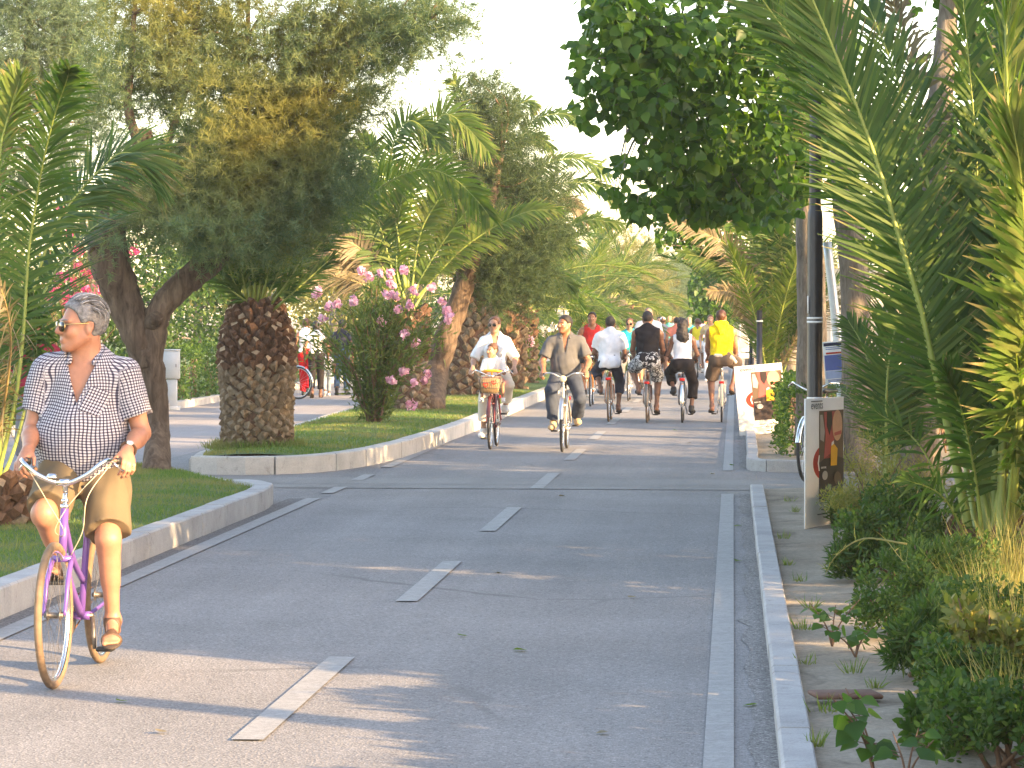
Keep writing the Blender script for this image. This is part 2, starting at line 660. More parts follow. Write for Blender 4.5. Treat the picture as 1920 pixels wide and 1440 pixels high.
# --- the near lawn on the left, its kerb and rounded end
LAWN_END = [(-4.21, 2.0), (-4.2, 15.0), (-4.19, 26.8), (-4.26, 27.6), (-4.55, 28.3), (-5.0, 29.2), (-5.6, 30.6), (-6.1, 31.6), (-6.5, 31.9), (-6.75, 31.5), (-6.8, 30.0), (-6.8, 2.0)]
kerb('lawn_kerb', [(x, y) for x, y in LAWN_END[:4]] + [(-4.42, 28.05), (-4.62, 28.35)], 0.17, 0.19, 1.02, M_KERB2, side=1, seed=3)
kerb('lawn_kerb', [(-4.66, 28.45), (-5.0, 29.2), (-5.6, 30.6), (-6.1, 31.6), (-6.5, 31.9), (-6.75, 31.5), (-6.8, 30.0), (-6.8, 2.0)], 0.14, 0.15, 0.8, M_KERB2, side=1, seed=4)


def lawn_edge(y, pts):
    return np.interp(y, [p[1] for p in pts], [p[0] for p in pts])


_r1 = [(-4.3, 2), (-4.3, 26.8), (-4.42, 27.7), (-4.75, 28.6), (-5.15, 29.4), (-5.7, 30.7), (-6.2, 31.6)]
strip('lawn', lambda y: -6.7, lambda y: lawn_edge(y, _r1), np.concatenate([np.linspace(2, 26.5, 20), np.linspace(26.8, 31.55, 14)]), 0.145, M_TURF, 0.035)

# --- the island between bike path and promenade
ISL_R = [tuple(G(u, v)[:2]) for u, v in ((356, 889), (430, 890.5), (500, 890), (580, 887), (650, 880), (720, 867), (790, 847), (890, 809))]
ISL_R = ISL_R + [(-3.93, 58.0), (-3.9, 75.0), (-3.85, 110.0), (-3.8, 200.0)]
isl_c = spline(np.array(ISL_R), 160)
kerb('island_kerb', isl_c, 0.19, 0.2, 1.0, M_KERB, side=1, seed=9, joint=0.012)
ISL_L = [(ISL_R[0][0] - 0.02, ISL_R[0][1] + 0.05), (-6.2, 34.4), (-6.3, 37), (-6.35, 42), (-6.5, 48), (-6.6, 60), (-6.6, 200)]
kerb('island_kerb', ISL_L, 0.14, 0.17, 0.9, M_KERB, side=-1, seed=10)
_ir = [(p[0], p[1]) for p in isl_c]


def isl_right(y):
    best = [p for p in _ir]
    ys_ = np.array([p[1] for p in best])
    xs_ = np.array([p[0] for p in best])
    o = np.argsort(ys_)
    return float(np.interp(y, ys_[o], np.maximum.accumulate(xs_[o]))) - 0.12


def isl_left(y):
    return float(np.interp(y, [p[1] for p in ISL_L], [p[0] for p in ISL_L])) + 0.1


strip('island_lawn', isl_left, isl_right, np.concatenate([np.linspace(33.25, 36, 14), np.linspace(36.4, 60, 30), np.linspace(62, 200, 24)]), 0.165, M_TURF, 0.04)

# --- beds on the right
kerb('bed_kerb', [(0.185, 2.0), (0.18, 15.0), (0.165, 29.5)], 0.13, 0.10, 1.0, M_KERB2, side=-1, seed=5, joint=0.003)
kerb('bed_kerb', [(0.22, 200.0), (0.2, 60.0), (0.17, 36.0), (0.15, 34.6), (0.17, 34.0), (0.27, 33.72), (0.45, 33.62), (0.75, 33.56), (4.5, 33.5)], 0.13, 0.135, 0.9, M_KERB2, side=1, seed=6)
strip('soil_bed', lambda y: 0.3, lambda y: 5.5, np.linspace(2, 29.35, 30), 0.06, M_SOIL, 0.05, nx=12)
strip('soil_bed', lambda y: 0.3, lambda y: 5.5, np.linspace(33.72, 200, 60), 0.07, M_SOIL, 0.04, nx=12)
# --- beyond the promenade
HEDGE_X = -10.45
kerb('promenade_kerb', [(HEDGE_X + 0.1, 20.0), (HEDGE_X + 0.05, 60.6)], 0.16, 0.14, 0.9, M_KERB, side=1, seed=12)
kerb('promenade_kerb', [(HEDGE_X + 0.05, 62.0), (HEDGE_X, 200.0)], 0.16, 0.14, 0.9, M_KERB, side=1, seed=13)
sheet('verge', [(-40, 2), (-10.55, 2), (-10.6, 320), (-40, 320)], 0.09, M_TURF)
sheet('verge', [(5.6, 34.2), (30, 34.2), (30, 320), (5.6, 320)], 0.02, M_TURF)

# ================================================================== VEGETATION
M_FROND = leafmat('palm_leaf', (0.04, 0.084, 0.022), (0.07, 0.12, 0.03), (0.115, 0.158, 0.04), 0.36, 0.55, tip=(0.24, 0.17, 0.09), spec=0.2, tcol=(1.3, 1.8, 0.5))
M_FRONDY = leafmat('palm_leaf_yellow', (0.085, 0.14, 0.028), (0.12, 0.17, 0.036), (0.16, 0.185, 0.05), 0.42, 0.55, tip=(0.32, 0.23, 0.12), spec=0.2, tcol=(1.4, 1.7, 0.5))  # lighter, yellower leaf tone for chosen fronds
M_FRONDDRY = leafmat('palm_leaf_dry', (0.12, 0.1, 0.06), (0.18, 0.15, 0.09), (0.22, 0.19, 0.11), 0.25, 0.6, tip=(0.28, 0.22, 0.14))
M_RACHIS = pmat('palm_rachis', (0.22, 0.27, 0.05), 0.5, 0, 0.2, 5.0)
M_RACHISDRY = pmat('palm_rachis_dry', (0.3, 0.22, 0.09), 0.6, 0, 0.2, 5.0)
M_BOOT = barkmat('palm_boot', (0.1, 0.07, 0.045), (0.3, 0.235, 0.16), 9.0, 0.7, 0.6)
M_BOOTDARK = barkmat('palm_boot_fresh', (0.06, 0.033, 0.021), (0.185, 0.11, 0.07), 12.0, 0.6, 0.5)
M_BOOTCUT = pmat('palm_boot_cut', (0.3, 0.22, 0.14), 0.85, 0, 0.3, 14.0, 60.0, 0.5, 0.004)
M_BARK = barkmat('tamarisk_bark', (0.045, 0.03, 0.022), (0.19, 0.14, 0.1), 6.0, 1.0, 0.2)
M_BARKG = barkmat('poplar_bark', (0.09, 0.075, 0.06), (0.27, 0.235, 0.195), 8.0, 0.7, 0.25)
M_TWIG = pmat('twig', (0.13, 0.075, 0.045), 0.8, 0, 0.2, 9.0)
M_TAM = leafmat('tamarisk_needles', (0.075, 0.125, 0.075), (0.115, 0.17, 0.09), (0.17, 0.205, 0.085), 0.38, 0.6, patch=(0.2, 0.2, 0.06), pscale=0.7, spec=0.2, tcol=(1.6, 1.7, 0.8))  # patch: dry parts, and sunlit gold of the crown put into the colour
M_TAMB = leafmat('tamarisk_needles_blue', (0.075, 0.125, 0.085), (0.11, 0.165, 0.11), (0.15, 0.195, 0.1), 0.3, 0.6, spec=0.2)
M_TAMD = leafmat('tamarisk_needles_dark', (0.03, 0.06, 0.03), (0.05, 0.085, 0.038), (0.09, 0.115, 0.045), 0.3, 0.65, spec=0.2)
M_TAMY = leafmat('tamarisk_needles_pale', (0.11, 0.13, 0.05), (0.16, 0.17, 0.06), (0.22, 0.2, 0.08), 0.35, 0.6, spec=0.2)
M_POP = leafmat('poplar_leaf', (0.03, 0.08, 0.015), (0.052, 0.122, 0.02), (0.1, 0.175, 0.028), 0.5, 0.42, spec=0.28)
M_HEDGE = leafmat('hedge_leaf', (0.024, 0.06, 0.012), (0.044, 0.098, 0.017), (0.085, 0.14, 0.026), 0.35, 0.5, spec=0.2)
M_SHRUB = leafmat('shrub_leaf', (0.026, 0.062, 0.015), (0.046, 0.1, 0.022), (0.1, 0.15, 0.038), 0.35, 0.5, spec=0.2)
M_FERN = leafmat('feathery_leaf', (0.13, 0.16, 0.035), (0.19, 0.2, 0.05), (0.26, 0.22, 0.08), 0.4, 0.5)
M_OLE = leafmat('oleander_leaf', (0.045, 0.085, 0.022), (0.08, 0.125, 0.03), (0.14, 0.165, 0.045), 0.3, 0.5, spec=0.2)
M_PINK = leafmat('petal_pink', (0.66, 0.34, 0.48), (0.75, 0.46, 0.57), (0.82, 0.64, 0.68), 0.35, 0.6, tcol=(1.1, 0.9, 1.0))
M_MAGENTA = leafmat('petal_magenta', (0.62, 0.05, 0.2), (0.7, 0.09, 0.27), (0.75, 0.2, 0.35), 0.35, 0.6, tcol=(1.1, 0.9, 1.0))
M_WHITEP = leafmat('petal_white', (0.75, 0.7, 0.62), (0.8, 0.76, 0.7), None, 0.3, 0.6, tcol=(1.0, 1.0, 1.0))
M_REDP = leafmat('petal_red', (0.5, 0.05, 0.03), (0.62, 0.1, 0.05), None, 0.3, 0.6, tcol=(1.1, 0.9, 1.0))
M_DRYGRASS = leafmat('dry_grass', (0.15, 0.18, 0.05), (0.24, 0.23, 0.085), (0.34, 0.29, 0.14), 0.4, 0.6)
M_GRASS = leafmat('lawn_blade', (0.06, 0.13, 0.02), (0.095, 0.17, 0.03), (0.16, 0.19, 0.055), 0.35, 0.6, patch=(0.19, 0.185, 0.075), pscale=1.2)

LEAF_HEART = (np.array([[0, 0, 0], [0.36, 0.1, 0.05], [0.47, 0.34, 0.07], [0.24, 0.7, 0.02], [0, 1.0, -0.06], [-0.24, 0.7, 0.02], [-0.47, 0.34, 0.07], [-0.36, 0.1, 0.05], [0, 0.4, -0.03]]),
              np.array([[0, 1, 8], [1, 2, 8], [2, 3, 8], [3, 4, 8], [4, 5, 8], [5, 6, 8], [6, 7, 8], [7, 0, 8]]))
LEAF_LANCE = (np.array([[0, 0, 0], [0.09, 0.35, 0.02], [0, 1.0, -0.1], [-0.09, 0.35, 0.02], [0, 0.4, -0.01]]), np.array([[0, 1, 4], [1, 2, 4], [2, 3, 4], [3, 0, 4]]))
LEAF_OVAL = (np.array([[0, 0, 0], [0.26, 0.3, 0.05], [0.2, 0.72, 0.03], [0, 1.0, -0.05], [-0.2, 0.72, 0.03], [-0.26, 0.3, 0.05]]), np.array([[0, 1, 2, 3], [0, 3, 4, 5]]))
BLADE = (np.array([[-0.5, 0, 0], [0.5, 0, 0], [0.35, 0.55, 0.06], [-0.35, 0.55, 0.06], [0, 1, 0.25]]), [(0, 1, 2, 3), (3, 2, 4)])
NEEDLE = (np.array([[-0.5, 0, 0], [0.5, 0, 0], [0, 1, 0]]), np.array([[0, 1, 2]]))


def scatter(mb, tmpl, pos, d, nn, size, mi=0, width=1.0, attr=None):
    """copies of a small leaf at pos, pointing along d, facing nn; size and width per copy; all written as one block"""
    tv, tf = tmpl
    tv = np.asarray(tv, float)
    pos, d = np.asarray(pos, float), nrm(d)
    N = len(pos)
    if N == 0:
        return mb
    s = nrm(np.cross(d, nn))
    n2 = np.cross(s, d)
    size = np.broadcast_to(size, (N,))[:, None, None]
    w = np.broadcast_to(width, (N,))[:, None, None]
    V = pos[:, None] + size * (tv[None, :, 0:1] * w * s[:, None] + tv[None, :, 1:2] * d[:, None] + tv[None, :, 2:3] * n2[:, None])
    off = (np.arange(N) * len(tv))[:, None, None]
    V = V.reshape(-1, 3)
    groups = {}
    for f in (tf.tolist() if isinstance(tf, np.ndarray) else tf):
        groups.setdefault(len(f), []).append(f)
    first = True
    base = mb.n
    mb.v.append(V.astype(np.float32))
    mb.a.append(np.zeros(len(V), np.float32))
    mb.n += len(V)
    for k, fs in groups.items():
        mb.f.append(((np.array(fs)[None] + off).reshape(-1, k).astype(np.int64) + base, mi))
    return mb


def rdir(N, bias=(0, 0, 0), rng=RNG):
    d = rng.standard_normal((N, 3))
    return nrm(nrm(d) + np.asarray(bias))


def inball(N, rng=RNG):
    return nrm(rng.standard_normal((N, 3))) * rng.random((N, 1)) ** (1 / 2.4)


# ---------------------------------------------------------------- palm fronds
def frond(mb, pts, leaf=0.42, n=70, w=0.022, t0=0.16, up=None, vee=0.35, r0=0.018, mess=0.12, hang=0.25, mi=0, mir=1, rng=RNG, tipf=1.0, both=(1, 1), a_base=62, a_tip=22):
    """feather leaf along pts: a tapering rachis and two rows of narrow blades, each row raised by vee"""
    c = spline(np.asarray(pts, float), 48)
    tube(mb, c, np.interp(np.linspace(0, 1, 48), [0, 0.1, 0.5, 1], [r0 * 1.7, r0, r0 * 0.6, r0 * 0.15]), 6, mir)
    T = nrm(np.gradient(c, axis=0))
    up = np.array([0, 0, 1.0]) if up is None else np.asarray(up, float)
    S = nrm(np.cross(T, up))
    Nn = np.cross(S, T)
    for sgn, on in ((1, both[0]), (-1, both[1])):
        m = int(n * on)
        if m < 2:
            continue
        t = np.linspace(t0, 0.995, m) + rng.uniform(-0.4, 0.4, m) * (1 - t0) / m
        t = np.clip(t, 0, 1)
        x = t * 47
        i = np.minimum(x.astype(int), 46)
        fr = (x - i)[:, None]
        lerp = lambda A: A[i] * (1 - fr) + A[i + 1] * fr
        p, tt, ss, nnv = lerp(c), nrm(lerp(T)), nrm(lerp(S)), nrm(lerp(Nn))
        u = (t - t0) / (1 - t0)
        L = leaf * np.interp(u, [0, 0.12, 0.35, 0.7, 0.92, 1], [0.45, 0.8, 1, 0.85, 0.55, 0.4]) * rng.uniform(0.88, 1.1, m)
        ang = np.radians(np.interp(u, [0, 0.4, 1], [a_base, a_base * 0.82, a_tip]) + rng.normal(0, 5, m))
        lift = vee + rng.normal(0, mess * 2, m)
        out = sgn * ss * np.cos(lift)[:, None] + nnv * np.sin(lift)[:, None]
        d0 = nrm(tt * np.cos(ang)[:, None] + out * np.sin(ang)[:, None] + rng.normal(0, mess * 0.4, (m, 3)))
        face = nrm(np.cross(d0, tt) * sgn + 0.5 * rng.normal(0, mess, (m, 3)))
        side = nrm(np.cross(d0, face))
        hg = hang * rng.uniform(0.5, 1.5, m)
        ks = np.array([0, 0.25, 0.62, 1.0])
        ws = np.array([0.45, 1.0, 0.8, 0.08])
        wv = w * rng.uniform(0.85, 1.15, m)
        rows = []
        for k, wk in zip(ks, ws):
            q = p + d0 * (L * k)[:, None] - np.array([0, 0, 1.0]) * (L * hg * k * k)[:, None]
            rows.append(q - side * (wv * wk * 0.5)[:, None])
            rows.append(q + side * (wv * wk * 0.5)[:, None])
        V = np.stack(rows, 1).reshape(-1, 3)
        b0 = (np.arange(m) * 8)[:, None, None]
        Fq = np.array([[0, 1, 3, 2], [2, 3, 5, 4], [4, 5, 7, 6]])[None] + b0
        at = np.tile(np.repeat(ks, 2), m) * np.repeat(rng.uniform(0.55, 1.12, m) * tipf, 8)
        mb.add(V, Fq.reshape(-1, 4), mi, at)
    return mb


def arch(L, el, droop, n=9, side=0.0):
    """rachis in the local xz plane, starting at the origin with elevation el (deg), bending down by droop (deg) along it"""
    s = np.linspace(0, 1, n)
    e = np.radians(el - droop * s ** 1.4)
    d = np.stack([np.cos(e), side * s, np.sin(e)], -1)
    p = np.concatenate([[[0, 0, 0]], np.cumsum((d[1:] + d[:-1]) / 2 * (L / (n - 1)), axis=0)])
    return p


FM = {}


def frond_mesh(kind, mats, L, droop, leaf, n, w, seed, **kw):
    key = (kind, seed)
    if key not in FM:
        mb = MB()
        frond(mb, arch(L, 0, droop, side=0.05 * (seed % 3 - 1)), leaf, n, w, rng=np.random.default_rng(seed), up=(0, 0, 1), **kw)
        FM[key] = mb.mesh('frond', mats, True, 'tip')
    return FM[key]


def palm_trunk(name, h, r_base, r_top, n_scale, parent, stub=0.06, fresh=0.3, size=1.0, lean=(0, 0), seed=1, lift=None, taper=None):
    """squat date palm trunk clad in rows of cut leaf bases on a spiral"""
    rg = np.random.default_rng(seed)
    mb = MB()
    prof = taper or [(0, r_base), (0.5 * h, (r_base + r_top) / 2), (h, r_top)]
    zz = [p[0] for p in prof]
    rr = [p[1] for p in prof]

    def radius(z):
        return np.interp(z, zz, rr)
    cz = lambda z: np.array([lean[0] * z / h, lean[1] * z / h, z])
    zs = np.linspace(-0.1, h, 14)
    tube(mb, [cz(z) for z in zs], [radius(max(z, 0)) * 0.93 for z in zs], 20, 1, bump=0.02)
    ga = math.radians(137.508)
    for k in range(n_scale):
        t = (k + 0.5) / n_scale
        z = t * h
        a = k * ga + rg.normal(0, 0.05)
        r = radius(z)
        u = np.array([math.cos(a), math.sin(a), 0])
        s = np.array([-math.sin(a), math.cos(a), 0])
        width = size * 0.155 * (0.75 + 0.25 * r / r_base) * rg.uniform(0.85, 1.15)
        hh = size * 0.085 * rg.uniform(0.85, 1.15)
        st = stub * (0.35 + 1.2 * max(0, t - 0.35) * (1 if t > 0.35 else 0) + 0.25 * rg.random())
        upt = 0.5 + 0.9 * t
        c = cz(z) + u * r * 0.9
        out = nrm(u + np.array([0, 0, upt * 0.8]))
        vv = nrm(np.cross(s, out)) * -1
        vv = vv if vv[2] > 0 else -vv
        b = [c - s * width * 0.62, c - vv * hh, c + s * width * 0.62, c + vv * hh * 0.9]
        tp = 0.62
        e = c + out * (0.05 * size + st)
        tq = [e - s * width * 0.5 * tp, e - vv * hh * 0.7, e + s * width * 0.5 * tp, e + vv * hh * 0.35]
        V = np.array(b + tq + [e + out * 0.008])
        V += rg.normal(0, 0.011 * size, V.shape)
        mi_side = 1 if t > 1 - fresh else 0
        mi_cut = 2 if (t > 1 - fresh * 1.1 and rg.random() < 0.28) else (0 if t < 1 - fresh else 1)
        mb.add(V, [(0, 1, 5, 4), (1, 2, 6, 5), (2, 3, 7, 6), (3, 0, 4, 7)], mi_side)
        mb.add(V, [(4, 5, 8), (5, 6, 8), (6, 7, 8), (7, 4, 8)], mi_cut)
    return mb.build('trunk', [M_BOOT, M_BOOTDARK, M_BOOTCUT], parent, smooth=False)


def put_fronds(root, top, spec, seed=1, mats=None):
    """generic fronds about the crown point: spec = list of (azimuth deg, elevation deg, length, droop deg, kind)"""
    rg = random.Random(seed)
    for k, (az, el, L, dr, kind) in enumerate(spec):
        v = rg.randrange(3)
        m = {'g': [M_FROND, M_RACHIS], 'y': [M_FRONDY, M_RACHIS], 'd': [M_FRONDDRY, M_RACHISDRY]}[kind]
        dq = 30 * round(dr / 30)
        me = frond_mesh((kind, dq), m, 3.0, dq, 0.5, 84, 0.027, v + 3 * dq // 30, vee=0.3 if kind != 'd' else 0.0, mess=0.1 if kind != 'd' else 0.3, hang=0.22 if kind != 'd' else 0.6)
        o = bpy.data.objects.new('frond', me)
        COL.objects.link(o)
        o.parent = root
        o.location = top
        o.rotation_euler = (rg.uniform(-0.25, 0.25), -math.radians(el), math.radians(az))
        s = L / 3.0
        o.scale = (s, s, s)


def spiral(n, el0, el1, L, dr0, dr1, kinds='gggy', a0=0, seed=1):
    rg = random.Random(seed)
    out = []
    for k in range(n):
        t = k / max(1, n - 1)
        out.append((a0 + k * 137.5 + rg.uniform(-8, 8), el0 + (el1 - el0) * t + rg.uniform(-5, 5), L * rg.uniform(0.85, 1.08), dr0 + (dr1 - dr0) * t, kinds[k % len(kinds)]))
    return out


def frond_px(root, pxs, Y, kind='g', leaf=0.42, n=72, w=0.024, up=None, **kw):
    """one large frond whose rachis is read off the photo: (u, v[, dY]) points at distance Y"""
    pts = [P(q[0], q[1], Y + (q[2] if len(q) > 2 else 0)) for q in pxs]
    m = {'g': [M_FROND, M_RACHIS], 'y': [M_FRONDY, M_RACHIS], 'd': [M_FRONDDRY, M_RACHISDRY]}[kind]
    if n < 80:
        n, w = int(n * 1.55), w * 1.12
    mb = MB()
    frond(mb, np.array(pts) - np.array(root.location), leaf, n, w, up=up, **kw)
    return mb.build('frond', m, root, True, 'tip')


# ---------------------------------------------------------------- tamarisk
def spray_template(seed, n=46, L=0.26):
    """a plume: a thin twiglet with fine needles all along it"""
    rg = np.random.default_rng(seed)
    V, Fc = [], []
    k = 7
    ax = np.stack([0.07 * np.sin(np.linspace(0, 3, k) + seed), np.linspace(0, L, k), -0.09 * np.linspace(0, 1, k) ** 2], -1)
    for i in range(n):
        t = rg.random() ** 0.7
        p = np.array([np.interp(t, np.linspace(0, 1, k), ax[:, c]) for c in range(3)]) + rg.normal(0, 0.012, 3)
        a = rg.random() * 2 * math.pi
        o = np.array([math.cos(a), 0, math.sin(a)])
        d = nrm(np.array([0, rg.uniform(0.1, 1.2), 0]) + o * rg.uniform(0.5, 1.4) + rg.normal(0, 0.3, 3))
        ln = rg.uniform(0.05, 0.13) * (1.1 - 0.4 * t)
        s = nrm(np.cross(d, rg.standard_normal(3)))
        b = len(V)
        V += [p - s * 0.0034, p + s * 0.0034, p + d * ln]
        Fc += [(b, b + 1, b + 2)]
    return np.array(V), np.array(Fc)


SPRAYS = [spray_template(s) for s in range(4)]


def plumes(mb, clumps, rng, mi=0, scale=1.0):
    """clumps: (centre, (rx, ry, rz), n): plumes standing outwards and a little upwards, thicker towards the rim"""
    for c, r, n in clumps:
        q = inball(n, rng)
        pos = np.asarray(c) + q * np.asarray(r)
        d = nrm(q * np.array([1, 1, 0.7]) + rng.normal(0, 0.55, (n, 3)) + np.array([0, 0, 0.25]))
        nn = rdir(n, (0, 0, 0.6), rng)
        sz = scale * rng.uniform(0.7, 1.35, n)
        w = rng.integers(0, 4, n)
        for k in range(4):
            m = w == k
            scatter(mb, SPRAYS[k], pos[m], d[m], nn[m], sz[m], mi)


def px_clump(u, v, ru, rv, Y, n, depth=0.7):
    k = Y / F_PX
    return (P(u, v, Y), (ru * k, depth, rv * k), n)


def branches(mb, root_pts, clumps, rng, r=0.03, per=2, mi=0):
    """thin limbs from the nearest trunk point to the clumps"""
    root_pts = np.asarray(root_pts)
    for c, rr, n in clumps:
        c = np.asarray(c)
        for _ in range(per):
            e = c + inball(1, rng)[0] * np.asarray(rr) * 0.8
            j = np.argmin(np.linalg.norm(root_pts - e, axis=1) + 0.6 * np.maximum(0, root_pts[:, 2] - e[2]))
            s = root_pts[j]
            m = (s + e) / 2 + rng.normal(0, 0.12, 3) + np.array([0, 0, 0.1])
            tube(mb, [s, m, e], [r, r * 0.65, r * 0.15], 5, mi, n=9, caps=False)


def tamarisk(label, trunk_paths, clumps, mat, seed, group='feathery trees along the path', scale=1.0, r=0.03, per=2, bark=None, name='tamarisk_tree', dark_low=None):
    rng = np.random.default_rng(seed)
    base = np.asarray(trunk_paths[0][0][0], float)
    root = empty(name, base, 0, label, 'tree', group)
    tm = MB()
    allp = []
    for pts, rad in trunk_paths:
        n = max(8, int(len(pts) * 6))
        tube(tm, np.asarray(pts) - base, rad, 14, 0, n=n, bump=0.045)
        allp.append(spline(np.asarray(pts, float), 20))
    tm.build('trunk', bark or M_BARK, root)
    lm = MB()
    branches(lm, np.vstack(allp) - base, [(np.asarray(c) - base, q, n) for c, q, n in clumps], rng, r, per)
    lm.build('limbs', M_TWIG, root)
    cm = MB()
    plumes(cm, [(np.asarray(c) - base, q, n) for c, q, n in clumps], rng, 0, scale)
    cm.build('crown', mat, root)
    return root


# ---------------------------------------------------------------- broad leaves
def leaf_clumps(mb, clumps, size, rng, tmpl=LEAF_HEART, mi=0, droop=0.6, facing=None, width=1.0, shell=2.4):
    for c, r, n in clumps:
        q = nrm(rng.standard_normal((n, 3))) * rng.random((n, 1)) ** (1 / shell)
        pos = np.asarray(c) + q * np.asarray(r)
        d = nrm(rng.normal(0, 0.6, (n, 3)) + q * 0.5 + np.array([0, 0, -droop]))
        nn = nrm(rng.normal(0, 0.8, (n, 3)) + q * 0.7 + np.array([0, 0, 0.5]))
        scatter(mb, tmpl, pos, d, nn, size * rng.uniform(0.65, 1.25, n), mi, width)


def broad_tree(label, trunk_paths, clumps, size, seed, mat=None, group=None, name='poplar_tree', bark=None, per=2, r=0.03, tmpl=LEAF_HEART, droop=0.6, cat='tree', shell=2.4):
    rng = np.random.default_rng(seed)
    base = np.asarray(trunk_paths[0][0][0], float)
    root = empty(name, base, 0, label, cat, group)
    tm = MB()
    allp = []
    for pts, rad in trunk_paths:
        tube(tm, np.asarray(pts) - base, rad, 14, 0, n=max(8, len(pts) * 5), bump=0.03)
        allp.append(spline(np.asarray(pts, float), 20))
    tm.build('trunk', bark or M_BARKG, root)
    if clumps:
        cl = [(np.asarray(c) - base, q, n) for c, q, n in clumps]
        lm = MB()
        branches(lm, np.vstack(allp) - base, cl, rng, r, per)
        lm.build('limbs', M_BARKG, root)
        cm = MB()
        leaf_clumps(cm, cl, size, rng, tmpl, 0, droop, shell=shell)
        cm.build('crown', mat or M_POP, root)
    return root


def hedge(label, x0, x1, y0, y1, z0, h, n, size, seed, mat=None, group='clipped hedges', wob=0.06):
    """clipped hedge: a skin of small leaves over a twiggy core"""
    rng = np.random.default_rng(seed)
    c = np.array([(x0 + x1) / 2, y0, z0])
    root = empty('hedge', c, 0, label, 'hedge', group)
    mb = MB()
    A = np.array([(x1 - x0), (y1 - y0), h])
    areas = np.array([A[1] * A[2], A[1] * A[2], A[0] * A[2], A[0] * A[2], A[0] * A[1]])
    f = rng.choice(5, n, p=areas / areas.sum())
    q = rng.random((n, 3))
    q[f == 0, 0] = 0
    q[f == 1, 0] = 1
    q[f == 2, 1] = 0
    q[f == 3, 1] = 1
    q[f == 4, 2] = 1
    nn = np.array([[-1, 0, 0], [1, 0, 0], [0, -1, 0], [0, 1, 0], [0, 0, 1.0]])[f]
    pos = np.array([x0, y0, z0]) + q * A - c
    w = np.sin(pos[:, 1] * 2.1 + pos[:, 2] * 5) * wob + np.sin(pos[:, 1] * 5.3 + pos[:, 0] * 7 + 1) * wob * 0.6
    pos = pos + nn * (w[:, None] + rng.normal(0, 0.035, (n, 1)))
    d = nrm(nn * 0.5 + rng.normal(0, 0.7, (n, 3)))
    scatter(mb, LEAF_OVAL, pos, d, nrm(nn + rng.normal(0, 0.6, (n, 3))), size * rng.uniform(0.7, 1.3, n), 0)
    mb.build('foliage', mat or M_HEDGE, root)
    tw = MB()
    for _ in range(int((y1 - y0) * 5) + 6):
        p = np.array([rng.uniform(x0 + 0.1, x1 - 0.1), rng.uniform(y0 + 0.1, y1 - 0.1), z0]) - c
        tube(tw, [p, p + [rng.normal(0, 0.08), rng.normal(0, 0.08), h * 0.5], p + [rng.normal(0, 0.15), rng.normal(0, 0.15), h * 0.92]], [0.014, 0.01, 0.004], 5, n=6)
    tw.build('stems', M_TWIG, root)
    return root


def flower_head(mb, c, r, n, rng, size=0.035, mi=0):
    q = nrm(rng.standard_normal((n, 3))) * rng.random((n, 1)) ** 0.4
    pos = np.asarray(c) + q * r
    d = nrm(rng.standard_normal((n, 3)))
    nn = nrm(q + rng.normal(0, 0.4, (n, 3)))
    for k in range(5):
        a = k * 2 * math.pi / 5
        s = nrm(np.cross(d, nn))
        d2 = nrm(np.cross(nn, s))
        dd = s * math.cos(a) + d2 * math.sin(a)
        scatter(mb, LEAF_OVAL, pos, dd, nn, size * rng.uniform(0.8, 1.2, n), mi, 1.5)


def oleander(label, base, height, width, n_stem, n_leaf, heads, petal, seed, leaf=0.13, head_r=0.1, head_n=22, group='flowering oleander bushes', size=0.035, mat=None, cat='bush', name='oleander_bush', tmpl=LEAF_LANCE):
    """many stems fanning from the foot, whorls of narrow leaves, flower heads at the ends"""
    rng = np.random.default_rng(seed)
    base = np.asarray(base, float)
    root = empty(name, base, 0, label, cat, group)
    st, lf = MB(), MB()
    tips = []
    for k in range(n_stem):
        a = rng.random() * 2 * math.pi
        f = rng.random() ** 0.6
        e = np.array([math.cos(a) * f * width / 2, math.sin(a) * f * width / 2, height * (0.97 - 0.33 * f * f) * rng.uniform(0.72, 1.0)])
        m = e * np.array([0.35, 0.35, 0.55])
        s0 = np.array([math.cos(a), math.sin(a), 0]) * 0.12 * rng.random()
        pts = spline(np.array([s0, m, e]), 14)
        tube(st, pts, [0.016, 0.011, 0.004], 5)
        tips.append(e)
        m_ = n_leaf // n_stem
        t = rng.uniform(0.04, 1.0, m_) ** 0.8
        i = np.clip((t * 13).astype(int), 0, 12)
        p = pts[i] + (pts[i + 1] - pts[i]) * (t * 13 - i)[:, None]
        T = nrm(pts[i + 1] - pts[i])
        d = nrm(T * 0.9 + rng.normal(0, 0.65, (m_, 3)))
        off = rng.normal(0, 0.07, (m_, 3))
        scatter(lf, tmpl, p + off, d, rdir(m_, (0, 0, 0.7), rng), leaf * rng.uniform(0.7, 1.25, m_))
    st.build('stems', M_TWIG, root)
    lf.build('foliage', mat or M_OLE, root)
    for h in heads:
        fm = MB()
        hp = tips[rng.integers(len(tips))] + rng.normal(0, 0.04, 3) if h is None else np.asarray(h) - base
        flower_head(fm, hp, head_r * rng.uniform(0.75, 1.2), head_n, rng, size)
        fm.build('flower_head', petal, root)
    return root


